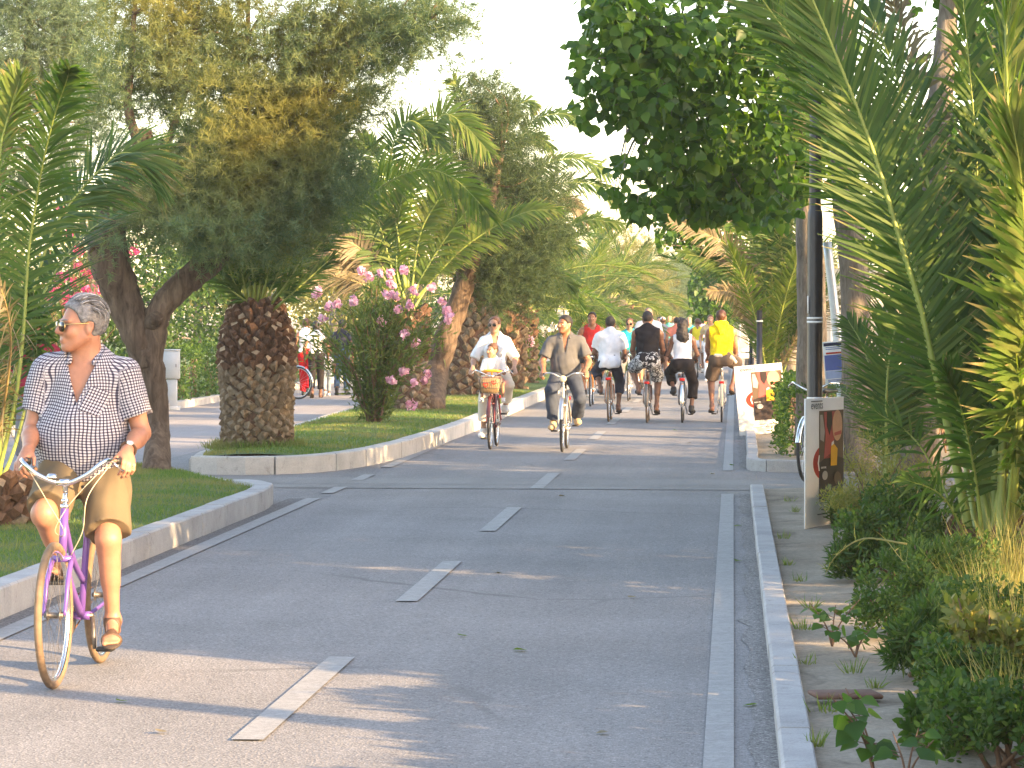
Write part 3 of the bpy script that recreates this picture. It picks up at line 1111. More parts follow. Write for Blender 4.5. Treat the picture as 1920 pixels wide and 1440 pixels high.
def shrub(label, base, r, h, n, leaf, seed, mat, tmpl=LEAF_OVAL, name='shrub', cat='shrub', group='shrubs in the right bed', droop=-0.3, stems=9):
    rng = np.random.default_rng(seed)
    base = np.asarray(base, float)
    root = empty(name, base, 0, label, cat, group)
    lf, st = MB(), MB()
    cl = []
    for k in range(15):
        a = rng.random() * 2 * math.pi
        f = rng.random() ** 0.5 * 0.8
        q = rng.uniform(0.5, 1.25)
        cl.append((np.array([math.cos(a) * f * r[0], math.sin(a) * f * r[1], h * rng.uniform(0.25, 0.85) * (1.05 - 0.4 * f)]), (r[0] * 0.33 * q, r[1] * 0.33 * q, h * rng.uniform(0.14, 0.3)), int(n / 15 * q * 1.1)))
    leaf_clumps(lf, cl, leaf, rng, tmpl, 0, droop)
    lf.v = [np.where(v[:, 2:3] < 0.0, np.concatenate([v[:, :2], np.abs(v[:, 2:3])], 1), v) for v in lf.v]
    for k in range(stems):
        c = cl[k % 15][0] + rng.normal(0, 0.1, 3) * np.array([r[0], r[1], h * 0.5])
        tube(st, [np.array([rng.normal(0, 0.04), rng.normal(0, 0.04), 0]), c * [0.5, 0.5, 0.6], c + [0, 0, h * 0.15]], [0.012, 0.008, 0.003], 5, n=8)
    lf.build('foliage', mat, root)
    st.build('stems', M_TWIG, root)
    return root


def tuft(label, base, r, h, n, seed, mat, w=0.006, name='grass_tuft', group='dry grass tufts in the right bed', lean=(0, 0)):
    rng = np.random.default_rng(seed)
    base = np.asarray(base, float)
    mb = MB()
    a = rng.random(n) * 2 * math.pi
    f = rng.random(n) ** 0.7
    p = np.stack([np.cos(a) * f * r * 0.7, np.sin(a) * f * r * 0.7, np.zeros(n)], -1)
    d = nrm(np.stack([np.cos(a) * f * 0.7 + lean[0], np.sin(a) * f * 0.7 + lean[1], np.ones(n)], -1) + rng.normal(0, 0.3, (n, 3)))
    L = h * rng.uniform(0.4, 1.1, n)
    scatter(mb, BLADE, p, d, rdir(n, (0, -0.5, 0.2), rng), L, 0, w / L)
    o = mb.build(name, mat)
    o.location = base
    return tag(o, label, 'grass', group)

# ================================================================== PLANTING, LEFT SIDE
LZ = 0.16
# --- near date palm at the left edge
b = G(-12, 985, LZ)
pl = empty('date_palm', b, 0, 'short date palm with long arching fronds at the left edge of the near lawn', 'palm tree', 'date palms on the left')
palm_trunk('trunk', 0.34, 0.3, 0.24, 60, pl, stub=0.1, fresh=0.9, size=0.9, seed=4)
Yp = b[1]
frond_px(pl, [(-14, 930), (5, 855), (31, 737), (45, 607), (53, 483), (64, 403), (80, 308, -0.1), (102, 218, -0.2), (123, 157, -0.35), (131, 128, -0.5)], Yp, 'g', 0.5, 120, 0.024, up=(0.25, -1, 0.1), t0=0.3, vee=0.35)
frond_px(pl, [(-8, 930), (10, 800, 0.2), (40, 640, 0.5), (75, 500, 0.7), (105, 423, 0.8), (128, 387, 0.85), (153, 355, 0.9), (192, 314, 0.9), (224, 288, 0.9), (262, 290, 0.9), (282, 304, 0.9)], Yp, 'g', 0.62, 116, 0.024, up=(-0.5, -0.7, 0.6), t0=0.35, vee=-0.1, hang=0.3)
frond_px(pl, [(-25, 930), (-22, 700), (-12, 480), (0, 292), (13, 228), (29, 180), (38, 145)], Yp - 0.4, 'y', 0.4, 110, 0.022, up=(-0.3, -1, 0.2), t0=0.3, vee=0.5, tipf=1.15)
frond_px(pl, [(-30, 940), (-10, 850, -0.3), (10, 740, -0.8), (20, 640, -1.3), (8, 560, -1.7), (-20, 500, -2.0)], Yp, 'd', 0.4, 60, 0.02, up=(-1, -0.3, 0.6), t0=0.2, mess=0.3, hang=0.7)
frond_px(pl, [(-20, 940), (20, 860, 0.3), (48, 760, 0.5), (66, 660, 0.5), (66, 590, 0.4), (56, 540, 0.3)], Yp, 'g', 0.36, 48, 0.024, up=(-0.6, -1, 0.3), t0=0.5, hang=0.8, mess=0.25)
put_fronds(pl, (0, 0, 0.35), [(150, 72, 3.2, 60, 'g'), (200, 60, 3.0, 60, 'g'), (110, 75, 3.3, 30, 'g'), (240, 50, 2.6, 90, 'y'), (170, 40, 2.6, 60, 'd'), (80, 68, 3.2, 60, 'g'), (280, 64, 2.2, 90, 'd')], 3)

# --- the forked tamarisk on the near lawn
Y1 = 30.7
b = G(292, 884, LZ)
b[2] -= 0.08
pt = lambda u, v, dy=0.0: P(u, v, Y1 + dy)
trunks1 = [
    ([b, pt(296, 800), pt(290, 720), pt(276, 655)], [0.16, 0.115, 0.125, 0.15]),
    ([pt(276, 690), pt(262, 640), pt(232, 560), pt(206, 490, -0.1), pt(205, 420, -0.1), pt(232, 340, 0), pt(262, 290, 0.1), pt(268, 245, 0.15)], [0.13, 0.16, 0.19, 0.21, 0.18, 0.13, 0.11, 0.1]),
    ([pt(280, 700), pt(288, 630), pt(300, 580), pt(340, 535, 0.1), pt(392, 490, 0.2), pt(450, 420, 0.4), pt(520, 320, 0.6), pt(580, 220, 0.8)], [0.12, 0.14, 0.13, 0.14, 0.15, 0.12, 0.09, 0.05]),
    ([pt(282, 610, -0.05), pt(292, 600, -0.16), pt(294, 592, -0.2)], [0.09, 0.075, 0.07]),
    ([pt(262, 280), pt(240, 200, 0.1), pt(246, 120, 0.2), pt(252, 20, 0.3), pt(258, -60, 0.3)], [0.06, 0.045, 0.035, 0.025, 0.015]),
    ([pt(300, 300, 0.2), pt(335, 210, 0.3), pt(355, 120, 0.4), pt(370, 20, 0.4), pt(376, -50, 0.4)], [0.04, 0.035, 0.03, 0.025, 0.015]),
    ([pt(450, 420, 0.4), pt(462, 250, 0.6), pt(463, 120, 0.7), pt(466, 0, 0.8)], [0.06, 0.04, 0.03, 0.02]),
    ([pt(520, 320, 0.6), pt(570, 140, 0.6), pt(620, 50, 0.6), pt(660, -40, 0.6)], [0.05, 0.035, 0.025, 0.015]),
    ([pt(560, 250, 0.6), pt(640, 150, 0.5), pt(720, 80, 0.5), pt(800, 40, 0.4)], [0.035, 0.025, 0.018, 0.01]),
]
c1 = []
for (u, v, ru, rv, dy, n) in [
        (350, 400, 110, 62, 0.1, 560), (480, 405, 115, 72, 0.2, 620), (592, 355, 80, 70, 0.5, 420), (420, 310, 130, 70, 0.2, 560), (560, 280, 110, 70, 0.5, 480),
        (300, 335, 70, 50, 0.3, 260), (250, 150, 85, 80, 0.4, 380), (330, 90, 95, 85, 0.5, 420), (420, 185, 105, 75, 0.3, 420), (530, 125, 105, 85, 0.6, 430), (625, 190, 95, 70, 0.7, 330),
        (630, 90, 95, 60, 0.7, 260), (480, 40, 120, 55, 0.6, 260), (290, 5, 110, 45, 0.5, 260), (700, 85, 85, 45, 0.5, 240), (770, 55, 85, 42, 0.4, 230), (830, 25, 45, 26, 0.3, 70), (700, 20, 90, 32, 0.5, 170),
        (350, -90, 200, 70, 0.5, 420), (600, -80, 200, 60, 0.5, 420), (190, 430, 40, 60, -0.5, 60), (400, 440, 90, 36, -0.6, 190)]:
    c1.append(px_clump(u, v, ru, rv, Y1 + dy, int(n * (1.15 if v > 230 else 1.05)), 0.9))
tamarisk('big feathery tree with a forked dark trunk and golden upper crown on the near lawn', trunks1, c1, M_TAM, 21, per=3, r=0.022)
# --- the blue-green one behind the left palm
Y0 = 37.0
b0 = G(-40, 830, LZ)
q0 = lambda u, v, dy=0.0: P(u, v, Y0 + dy)
c0 = [px_clump(u, v, ru, rv, Y0 + dy, int(n * 1.4), 0.8) for (u, v, ru, rv, dy, n) in [(50, 70, 110, 80, 0, 520), (10, 180, 90, 70, 0.3, 330), (130, 150, 75, 60, 0.2, 260), (160, 250, 55, 60, 0.2, 170), (70, -10, 130, 50, 0, 320), (170, 60, 60, 60, 0.4, 180), (100, 320, 70, 60, 0.4, 170), (0, 320, 60, 70, 0.5, 160)]]
tamarisk('blue green feathery tree half hidden behind the leftmost palm', [([q0(-60, 830), q0(-50, 600), q0(-20, 400), q0(30, 200), q0(60, 40)], [0.16, 0.14, 0.1, 0.07, 0.03])], c0, M_TAMB, 22, per=2, r=0.02)

# --- squat palm with the diamond trunk
b = G(482, 842, LZ)
b[2] -= 0.03
pp = empty('date_palm', b, 0, 'squat date palm with a thick diamond-patterned trunk at the island tip', 'palm tree', 'date palms on the left')
palm_trunk('trunk', 1.76, 0.40, 0.3, 400, pp, stub=0.07, fresh=0.42, size=0.88, seed=8, taper=[(0, 0.385), (0.25, 0.4), (0.7, 0.40), (1.1, 0.43), (1.3, 0.41), (1.5, 0.33), (1.76, 0.2)])
Yq = b[1]
for (pxs, kind, leaf) in [
        ([(492, 585), (520, 545), (575, 470), (625, 415), (678, 381), (728, 342, -0.2), (794, 317, -0.4), (849, 334, -0.6), (892, 373, -0.8), (917, 404, -0.9)], 'y', 0.5),
        ([(500, 585), (530, 520), (560, 440, 0.2), (600, 330, 0.4), (640, 230, 0.6), (690, 170, 0.7)], 'y', 0.42),
        ([(488, 585), (495, 500), (505, 380, 0.1), (520, 220, 0.2), (545, 110, 0.2)], 'g', 0.42),
        ([(484, 585), (480, 480), (472, 350, 0.2), (455, 200, 0.3), (430, 70, 0.3), (418, 20, 0.3)], 'y', 0.42),
        ([(476, 590), (450, 510), (425, 400, 0.2), (395, 270, 0.3), (370, 150, 0.3)], 'g', 0.4),
        ([(470, 590), (432, 520), (395, 440, 0.3), (355, 360, 0.5)], 'g', 0.38),
        ([(496, 585), (540, 530), (590, 470, 0.3), (640, 400, 0.5), (670, 340, 0.5)], 'g', 0.4)]:
    frond_px(pp, pxs, Yq, kind, leaf, 66, 0.024, up=(-0.2, -1, 0.5), t0=0.3, vee=0.3, mess=0.14)
for k, (u1, v1, u2, v2) in enumerate([(436, 520, 405, 430), (452, 500, 428, 410), (466, 490, 455, 395), (480, 480, 478, 385), (494, 485, 500, 390), (508, 492, 528, 400), (524, 505, 556, 420), (545, 520, 590, 440), (430, 540, 385, 470), (560, 540, 625, 480)]):
    frond_px(pp, [(482 + (k - 4.5) * 5, 588), (u1, v1, -0.15), (u2, v2, -0.1 + 0.3 * (k % 2))], Yq - 0.12, 'y' if k % 3 == 1 else 'g', 0.36, 40, 0.018, up=(0, -1, 0.3), t0=0.25, vee=0.35, a_base=34, a_tip=16, r0=0.02, mess=0.18)
put_fronds(pp, (0, 0, 1.68), [(20, 78, 3.0, 30, 'g'), (120, 70, 3.0, 30, 'g'), (200, 76, 3.0, 30, 'g'), (250, 66, 2.6, 30, 'g'), (310, 72, 2.7, 30, 'g'), (60, 62, 2.8, 60, 'y'), (160, 66, 2.8, 60, 'g'), (280, 82, 2.7, 30, 'g'), (345, 64, 2.6, 30, 'g'), (230, 72, 2.4, 30, 'g'), (270, 60, 2.2, 60, 'g'), (300, 58, 2.3, 60, 'y'), (215, 58, 2.2, 60, 'g')], 5)

# --- flowering oleander
b = G(702, 797, LZ)
ob = b.copy()
heads = [(680, 325), (790, 410), (740, 425), (880, 390), (930, 210), (970, 250), (1040, 225), (1100, 225), (1180, 210), (1105, 290), (1080, 350), (1130, 355), (1240, 330), (1345, 310), (1215, 410), (1150, 440), (1430, 440), (1405, 385), (1440, 490), (1050, 505), (700, 495), (1185, 580), (1250, 645), (1185, 805), (1110, 855), (1235, 870), (1320, 815), (1300, 855), (665, 350), (1225, 1000)]
hp = [P(380 + x / 3.13, 440 + y / 3.13, b[1] + random.uniform(-0.8, -0.1)) for x, y in heads]
oleander('large pink flowering oleander bush on the island lawn beside the squat palm', b, 2.25, 2.3, 60, 7000, hp, M_PINK, 31, leaf=0.15, head_r=0.072, head_n=20, size=0.04)
# --- palm behind the oleander
b = G(772, 772, LZ)
p3 = empty('date_palm', b, 0, 'arching palm rising behind the pink oleander beside the leaning trunk', 'palm tree', 'date palms on the left')
palm_trunk('trunk', 1.7, 0.27, 0.24, 130, p3, stub=0.07, fresh=0.5, size=0.9, seed=9)
Y3 = b[1]
for (pxs, kind, leaf) in [
        ([(758, 560), (744, 505), (746, 428), (755, 370, -0.2), (770, 330, -0.3)], 'y', 0.55), ([(770, 560), (787, 443), (818, 381), (842, 345)], 'y', 0.5),
        ([(775, 560), (790, 521), (833, 451), (880, 389, -0.2), (905, 360, -0.3)], 'y', 0.5), ([(780, 560), (825, 509), (872, 463), (930, 424), (989, 397, -0.3), (1043, 393, -0.5)], 'y', 0.5),
        ([(745, 560), (690, 520), (654, 509), (623, 470), (596, 440)], 'd', 0.5), ([(750, 555), (705, 480), (672, 420), (655, 370)], 'g', 0.5), ([(748, 555), (720, 450), (700, 380), (690, 320)], 'g', 0.5),
        ([(760, 540), (735, 380), (700, 290, 0.2), (678, 264, 0.2)], 'g', 0.5), ([(765, 540), (770, 400, 0.5), (790, 280, 0.4), (830, 216, 0.2), (872, 236, 0), (916, 284, -0.2)], 'y', 0.62),
        ([(762, 540), (740, 380, 0.5), (735, 280, 0.5), (765, 228, 0.3), (800, 244, 0.2), (836, 284, 0)], 'g', 0.5), ([(745, 560), (690, 480), (640, 450, -0.2), (600, 470, -0.4)], 'd', 0.45)]:
    frond_px(p3, pxs, Y3, kind, leaf, 68, 0.034, up=(-0.25, -1, 0.55), t0=0.2, vee=0.2)
put_fronds(p3, (0, 0, 1.65), [(90, 60, 3.0, 60, 'g'), (140, 50, 3.0, 60, 'g'), (200, 35, 2.6, 60, 'd'), (40, 55, 3.0, 60, 'g')], 6)

# --- leaning dark trunk and its dark crown
Y2 = 51.0
b = G(809, 772, LZ)
pt2 = lambda u, v, dy=0.0: P(u, v, Y2 + dy)
c2 = [px_clump(u, v, ru, rv, Y2 + dy, int(n * 1.1), 0.9) for (u, v, ru, rv, dy, n) in [
    (880, 320, 60, 90, 0.5, 430), (945, 300, 60, 100, 0.8, 480), (910, 450, 85, 70, 0.2, 620), (990, 440, 70, 60, 0.6, 420), (905, 215, 52, 52, 0.6, 230), (960, 530, 75, 55, 0.6, 430), (880, 160, 46, 36, 0.6, 60), (1010, 360, 60, 55, 0.9, 240), (845, 420, 45, 60, 0.3, 190), (935, 190, 30, 45, 0.8, 80)]]
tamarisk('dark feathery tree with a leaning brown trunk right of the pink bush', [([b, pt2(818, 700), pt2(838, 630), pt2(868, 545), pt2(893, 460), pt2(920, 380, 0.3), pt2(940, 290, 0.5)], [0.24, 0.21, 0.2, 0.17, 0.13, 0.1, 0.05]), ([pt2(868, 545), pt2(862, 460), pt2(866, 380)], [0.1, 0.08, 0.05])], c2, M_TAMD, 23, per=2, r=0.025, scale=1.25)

# --- stout ragged palm further on, and the row behind it
b = G(868, 744, LZ)
p4 = empty('date_palm', b, 0, 'stout palm with a ragged sunlit trunk behind the leaning tree', 'palm tree', 'date palms on the left')
palm_trunk('trunk', 2.6, 0.42, 0.36, 190, p4, stub=0.13, fresh=0.3, size=1.15, seed=11, lean=(0.35, 0.2))
Y4 = b[1]
top4 = [(930, 460), (940, 430)]
for (pxs, kind, leaf) in [
        ([(905, 470), (950, 330), (989, 240), (1020, 218, -0.2), (1059, 214, -0.3), (1084, 226, -0.4)], 'g', 0.42), ([(905, 470), (945, 310), (973, 264), (1004, 257), (1034, 276)], 'g', 0.42),
        ([(910, 470), (960, 380), (993, 330), (1035, 303), (1094, 299), (1142, 329)], 'g', 0.5), ([(912, 470), (965, 390), (1008, 358), (1067, 342), (1125, 350), (1168, 388)], 'g', 0.5),
        ([(900, 470), (905, 400), (918, 365), (945, 346), (1004, 350)], 'y', 0.5), ([(912, 470), (950, 415), (989, 389), (1059, 373), (1096, 406)], 'd', 0.5),
        ([(900, 470), (890, 330), (880, 230), (855, 160, 0.2), (842, 148)], 'y', 0.42), ([(905, 470), (925, 300), (950, 220), (985, 190), (1000, 198)], 'g', 0.4)]:
    frond_px(p4, pxs, Y4, kind, leaf, 54, 0.032, up=(-0.3, -0.8, 0.8), t0=0.2, vee=0.15, hang=0.35)
for (pxs, kind, leaf) in [([(915, 500), (960, 470), (1010, 440), (1063, 428), (1105, 412, -0.3), (1164, 420, -0.6)], 'y', 0.5), ([(925, 540), (960, 500), (989, 478), (1028, 459), (1086, 467)], 'g', 0.5), ([(930, 560), (980, 530), (1030, 520), (1075, 535)], 'y', 0.5), ([(900, 480), (860, 380), (800, 320), (750, 330)], 'g', 0.45)]:
    frond_px(p4, pxs, Y4 - 0.6, kind, leaf, 60, 0.034, up=(-0.3, -0.8, 0.8), t0=0.2, vee=0.15, hang=0.35)
put_fronds(p4, (0.33, 0.2, 2.55), spiral(12, 70, 5, 2.9, 30, 90, 'gggyd', 90, 3), 7)
far_palms = [
    # u, v(base), trunk h, frond L, n, kinds, label
    (980, 720, 1.7, 3.4, 20, 'gygg', 'grey trunked palm with dark drooping fronds behind the white shirted woman'),
    (1066, 708, 0.7, 2.2, 16, 'yyyg', 'young palm with upright yellow fronds behind the man in the grey polo'),
    ((-4.75, 64.0), 0, 2.1, 3.5, 20, 'ggyg', 'dark green palm arching over the path above the woman with the child'),
    ((-4.6, 84.0), 0, 1.7, 3.5, 18, 'yygy', 'yellowish palm above the cyclist in the red vest'),
    ((-4.5, 94.0), 0, 1.9, 3.5, 18, 'yygg', 'sunlit palm beyond the cyclist in the white tee shirt'),
    ((-4.4, 106.0), 0, 2.0, 3.5, 16, 'ygyd', 'distant palm arching over the path above the black vest'),
    ((-4.4, 122.0), 0, 2.0, 3.6, 16, 'gyyg', 'farthest palm of the left row')]
for k, (u, v, th, L, n, kinds, lab) in enumerate(far_palms):
    b = G(u, v, LZ) if v else np.array([u[0], u[1], LZ])
    r_ = empty('date_palm', b, 0, lab, 'palm tree', 'date palms on the left')
    palm_trunk('trunk', th, 0.3 if k != 1 else 0.26, 0.26, 80, r_, stub=0.1, fresh=0.4, size=1.2, seed=20 + k)
    put_fronds(r_, (0, 0, th - 0.05), spiral(n, 78, -5 if k != 1 else 45, L, 30, 90 if k != 1 else 30, kinds, 40 * k, k), 30 + k)

# --- oleanders further along the island
for k, (u, v, h, w, petal, nh, lab) in enumerate([(1050, 712, 1.75, 1.3, M_WHITEP, 12, 'white flowering oleander behind the man in the grey polo'), (1100, 690, 1.9, 1.6, M_REDP, 12, 'red flowering oleander beside the red vested cyclist'), (1150, 678, 2.2, 1.6, M_PINK, 9, 'pale pink oleander behind the cyclist in the white tee shirt'), (968, 730, 1.7, 1.2, M_PINK, 4, 'low oleander with few pink heads behind the woman with the child')]):
    b = G(u, v, LZ)
    oleander(lab, b, h, w, 24, 900, [None] * nh, petal, 40 + k, leaf=0.16, head_r=0.12, head_n=14, size=0.06)

# --- more feathery trees further on
far_tam = [
    (1150, 128.0, -6.6, M_TAMY, [(1120, 520, 70, 50, 300), (1175, 480, 55, 45, 240), (1080, 560, 70, 50, 260), (1200, 540, 50, 50, 220), (1150, 590, 80, 40, 240), (1160, 440, 30, 25, 60)], 'pale yellow green feathery tree in the far left row'),
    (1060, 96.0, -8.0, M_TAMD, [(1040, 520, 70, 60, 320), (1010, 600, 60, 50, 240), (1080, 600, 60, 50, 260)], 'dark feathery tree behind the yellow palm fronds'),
    (1265, 140.0, -3.4, M_TAMB, [(1265, 540, 42, 55, 330), (1295, 590, 40, 40, 220), (1240, 590, 40, 40, 220), (1262, 500, 24, 22, 90)], 'blue green feathery tree standing out at the end of the left row'),
    (1215, 138.0, -5.0, M_TAMY, [(1210, 490, 40, 36, 200), (1225, 560, 50, 50, 260), (1185, 560, 40, 50, 220)], 'light feathery tree near the end of the left row')]
for k, (u, Y, x, m, cl, lab) in enumerate(far_tam):
    base = np.array([x, Y, 0.1])
    cc = [px_clump(a, v, ru, rv, Y, int(n * 0.8), 1.6) for (a, v, ru, rv, n) in cl]
    top = cc[0][0]
    tamarisk(lab, [([base, base * 0.6 + top * 0.4 + [0.1, 0, 0], top], [0.2, 0.15, 0.06])], cc, m, 50 + k, per=2, r=0.03, scale=2.2)

# --- trees that close the view, beyond the promenade and at the end of the path
rgb = random.Random(5)
bgs = [(-12.8, 66, 3.4, 'broad dark green tree behind the hedge left of the squat palm'), (-14.5, 80, 4.2, 'dense tree behind the promenade hedge'), (-12.2, 92, 4.4, 'rounded tree over the promenade walkers'), (-13.2, 52, 2.6, 'low bushy tree behind the grey cabinet'), (-11.8, 110, 4.6, 'tall leafy tree far along the promenade'), (-17.5, 70, 5.0, 'wide tree in the back row behind the brick wall'), (-9.6, 140, 4.8, 'far leafy tree beside the end of the promenade'), (-15.0, 48, 3.2, 'bushy tree behind the magenta bush'), (-11.8, 72, 5.2, 'tall bushy tree right behind the promenade hedge'), (-12.6, 58, 4.6, 'bushy tree seen between the forks of the dark trunk'), (-11.6, 86, 5.6, 'tall leafy tree over the promenade hedge beyond the walkers'),
       (-6.4, 165, 5.5, 'leafy tree closing the far end on the left'), (-2.6, 205, 6.4, 'leafy tree closing the far end of the path'), (1.0, 190, 6.0, 'leafy tree closing the far end on the right'), (3.6, 150, 6.0, 'leafy tree at the far right end'), (-4.6, 240, 7.6, 'hazy tall tree in the far distance'), (3.0, 240, 8.0, 'hazy tall tree beyond the right row')]
for k, (x, y, h, lab) in enumerate(bgs):
    w = h * 0.42
    cl = []
    for _ in range(9):
        a, f = rgb.uniform(0, 6.28), rgb.random() ** 0.5
        cl.append((np.array([x + math.cos(a) * w * f, y + math.sin(a) * w * f, h * rgb.uniform(0.3, 0.82)]), (w * 0.55, w * 0.55, h * 0.2), 520))
    broad_tree(lab, [([np.array([x, y, 0.05]), np.array([x + 0.1, y, h * 0.4]), np.array([x, y, h * 0.75])], [0.14, 0.11, 0.04])], cl, 0.09 + 0.0006 * y, 70 + k, mat=[M_SHRUB, M_HEDGE, M_TAMY][k % 3] if k != 3 else M_SHRUB, group='background trees', name='leafy_tree', tmpl=LEAF_OVAL, droop=0.1)

hedge('clipped green hedge beyond the promenade right of the grey cabinet', HEDGE_X - 0.85, HEDGE_X - 0.12, 56.2, 61.0, 0.1, 0.95, 3400, 0.075, 61)
hedge('long clipped hedge further along the promenade', HEDGE_X - 0.85, HEDGE_X - 0.1, 62.0, 110.0, 0.1, 1.0, 5200, 0.13, 62)
hedge('clipped hedge left of the grey cabinet', HEDGE_X - 0.95, HEDGE_X - 0.25, 38.0, 54.0, 0.1, 0.95, 4200, 0.09, 63)
b = np.array([-10.9, 49.0, 0.09])
bh = [P(u, v, 48.6 + 0.5 * random.random()) for u, v in [(105, 545), (125, 555), (140, 530), (160, 545), (175, 560), (150, 500), (165, 515), (130, 575), (185, 540), (115, 520), (95, 560), (145, 560), (170, 580), (150, 470), (250, 470), (118, 395), (130, 440)]]
oleander('magenta flowering bush behind the cyclist in the checked shirt', b, 3.3, 2.6, 40, 2600, bh, M_MAGENTA, 64, leaf=0.12, head_r=0.11, head_n=16, size=0.05, group='flowering bushes')

# --- grass blades on the lawns (nobody could count them)
def lawn_grass(name, n, fx, y0, y1, z, hmin, hmax, w, seed):
    rng = np.random.default_rng(seed)
    y = rng.uniform(y0, y1, n)
    a = np.array([fx(t) for t in y])
    x = a[:, 0] + (a[:, 1] - a[:, 0]) * rng.random(n)
    zc = z + 0.035 * np.sin(np.pi * np.clip((x - a[:, 0]) / (a[:, 1] - a[:, 0]), 0, 1))
    mb = MB()
    L = rng.uniform(hmin, hmax, n)
    scatter(mb, BLADE, np.stack([x, y, zc - 0.004], -1), nrm(rng.normal(0, 0.5, (n, 3)) * [1, 1, 0.1] + [0, 0, 1]), rdir(n), L, 0, w / L)
    return tag(mb.build(name, M_GRASS), 'short mown grass of the lawn', 'grass', kind='stuff')


lawn_grass('grass', 42000, lambda y: (-6.6, lawn_edge(y, _r1) - 0.02), 14.5, 31.3, 0.145, 0.02, 0.05, 0.006, 1)
lawn_grass('grass', 36000, lambda y: (isl_left(y), isl_right(y)), 33.4, 62, 0.165, 0.025, 0.055, 0.009, 2)
rng_ = np.random.default_rng(5)
mb = MB()
th = rng_.random(2600) * 6.28
rr_ = 0.40 + np.abs(rng_.normal(0, 0.1, 2600))
pb = np.stack([pp.location[0] + np.cos(th) * rr_, pp.location[1] + np.sin(th) * rr_, np.full(2600, 0.17)], -1)
L = rng_.uniform(0.05, 0.15, 2600)
scatter(mb, BLADE, pb, nrm(rng_.normal(0, 0.3, (2600, 3)) + [0, 0, 1]), rdir(2600), L, 0, 0.009 / L)
tag(mb.build('grass', M_GRASS), 'longer grass around the foot of the squat palm', 'grass', kind='stuff')

# ================================================================== PLANTING, RIGHT SIDE
BZ = 0.09
# --- big near palm
b = G(1862, 1075, BZ)
pr = empty('date_palm', b, 0, 'large date palm with towering fronds at the right edge of the picture', 'palm tree', 'date palms on the right')
palm_trunk('trunk', 0.25, 0.24, 0.2, 40, pr, stub=0.1, fresh=0.8, size=0.8, seed=14)
Yr = b[1]
FUP = (-0.55, -1, 0.1)
frond_px(pr, [(1838, 1100), (1833, 1083), (1808, 950), (1787, 842), (1767, 758), (1746, 667), (1725, 575), (1684, 440), (1649, 319), (1610, 210), (1563, 93), (1524, 0), (1485, -90)], Yr, 'g', 0.64, 124, 0.026, up=(0.2, -1, 0.0), t0=0.36, vee=0.25, r0=0.033, mess=0.1, hang=0.06, a_base=58)
frond_px(pr, [(1870, 1090), (1875, 1042), (1879, 875), (1883, 750), (1887, 646), (1890, 480), (1891, 300), (1887, 136), (1886, 0), (1880, -120)], Yr - 0.35, 'y', 0.62, 110, 0.03, up=(0.9, -0.6, 0.0), t0=0.3, vee=0.45, r0=0.033, hang=0.05)
frond_px(pr, [(1845, 1090), (1825, 960, 0.4), (1790, 760, 0.8), (1740, 580, 1.1), (1660, 400, 1.2), (1580, 250, 1.2), (1500, 100, 1.1), (1430, 0, 1.0), (1400, -50, 1.0)], Yr, 'g', 0.58, 110, 0.026, up=(0.2, -1, 0.2), t0=0.36, vee=0.25, r0=0.022, hang=0.08)
frond_px(pr, [(1880, 1090), (1898, 940, -0.5), (1912, 780, -0.8), (1922, 620, -1.0), (1922, 460, -1.2), (1912, 320, -1.4), (1896, 220, -1.5)], Yr, 'y', 0.66, 70, 0.034, up=(0.8, -1, 0.1), t0=0.25, vee=0.2, r0=0.033, hang=0.12, tipf=1.15)
frond_px(pr, [(1850, 1090), (1840, 900, 0.9), (1820, 700, 1.6), (1790, 480, 2.1), (1745, 260, 2.4), (1690, 60, 2.6), (1660, -60, 2.6)], Yr, 'd', 0.5, 72, 0.024, up=(0.4, -1, 0.3), t0=0.42, mess=0.25, hang=0.5)
frond_px(pr, [(1860, 1090), (1850, 960, 0.5), (1838, 800, 0.8), (1832, 640, 1.0), (1835, 460, 1.1), (1830, 280, 1.2), (1815, 100, 1.2), (1800, -60, 1.2)], Yr, 'g', 0.5, 84, 0.028, up=(0.4, -1, 0.1), t0=0.34, vee=0.3)
frond_px(pr, [(1868, 1090), (1890, 900, 0.7), (1910, 720, 1.1), (1918, 540, 1.3), (1905, 360, 1.4), (1880, 200, 1.4)], Yr, 'g', 0.5, 76, 0.028, up=(0.5, -1, 0.1), t0=0.3, vee=0.3)
frond_px(pr, [(1856, 1095), (1842, 1000, -0.2), (1826, 880, -0.3), (1800, 760, -0.4), (1770, 690, -0.5)], Yr, 'g', 0.36, 40, 0.024, up=(0.3, -1, 0.2), t0=0.4, mess=0.25)
frond_px(pr, [(1875, 1095), (1886, 1000, -0.4), (1900, 850, -0.7), (1908, 720, -0.9), (1900, 600, -1.0)], Yr, 'y', 0.42, 44, 0.026, up=(0.6, -1, 0.2), t0=0.45, mess=0.3)
for (pxs) in [[(1834, 1090), (1790, 960, 0.2), (1720, 830, 0.3), (1640, 770, 0.3)], [(1850, 1095), (1905, 1010, -0.5), (1945, 930, -0.8)], [(1844, 1095), (1800, 985, -0.4), (1760, 925, -0.6), (1700, 900, -0.8)]]:
    frond_px(pr, pxs, Yr, 'g', 0.3, 16, 0.018, up=(0.3, -1, 0.2), t0=0.3, mess=0.35, r0=0.012)
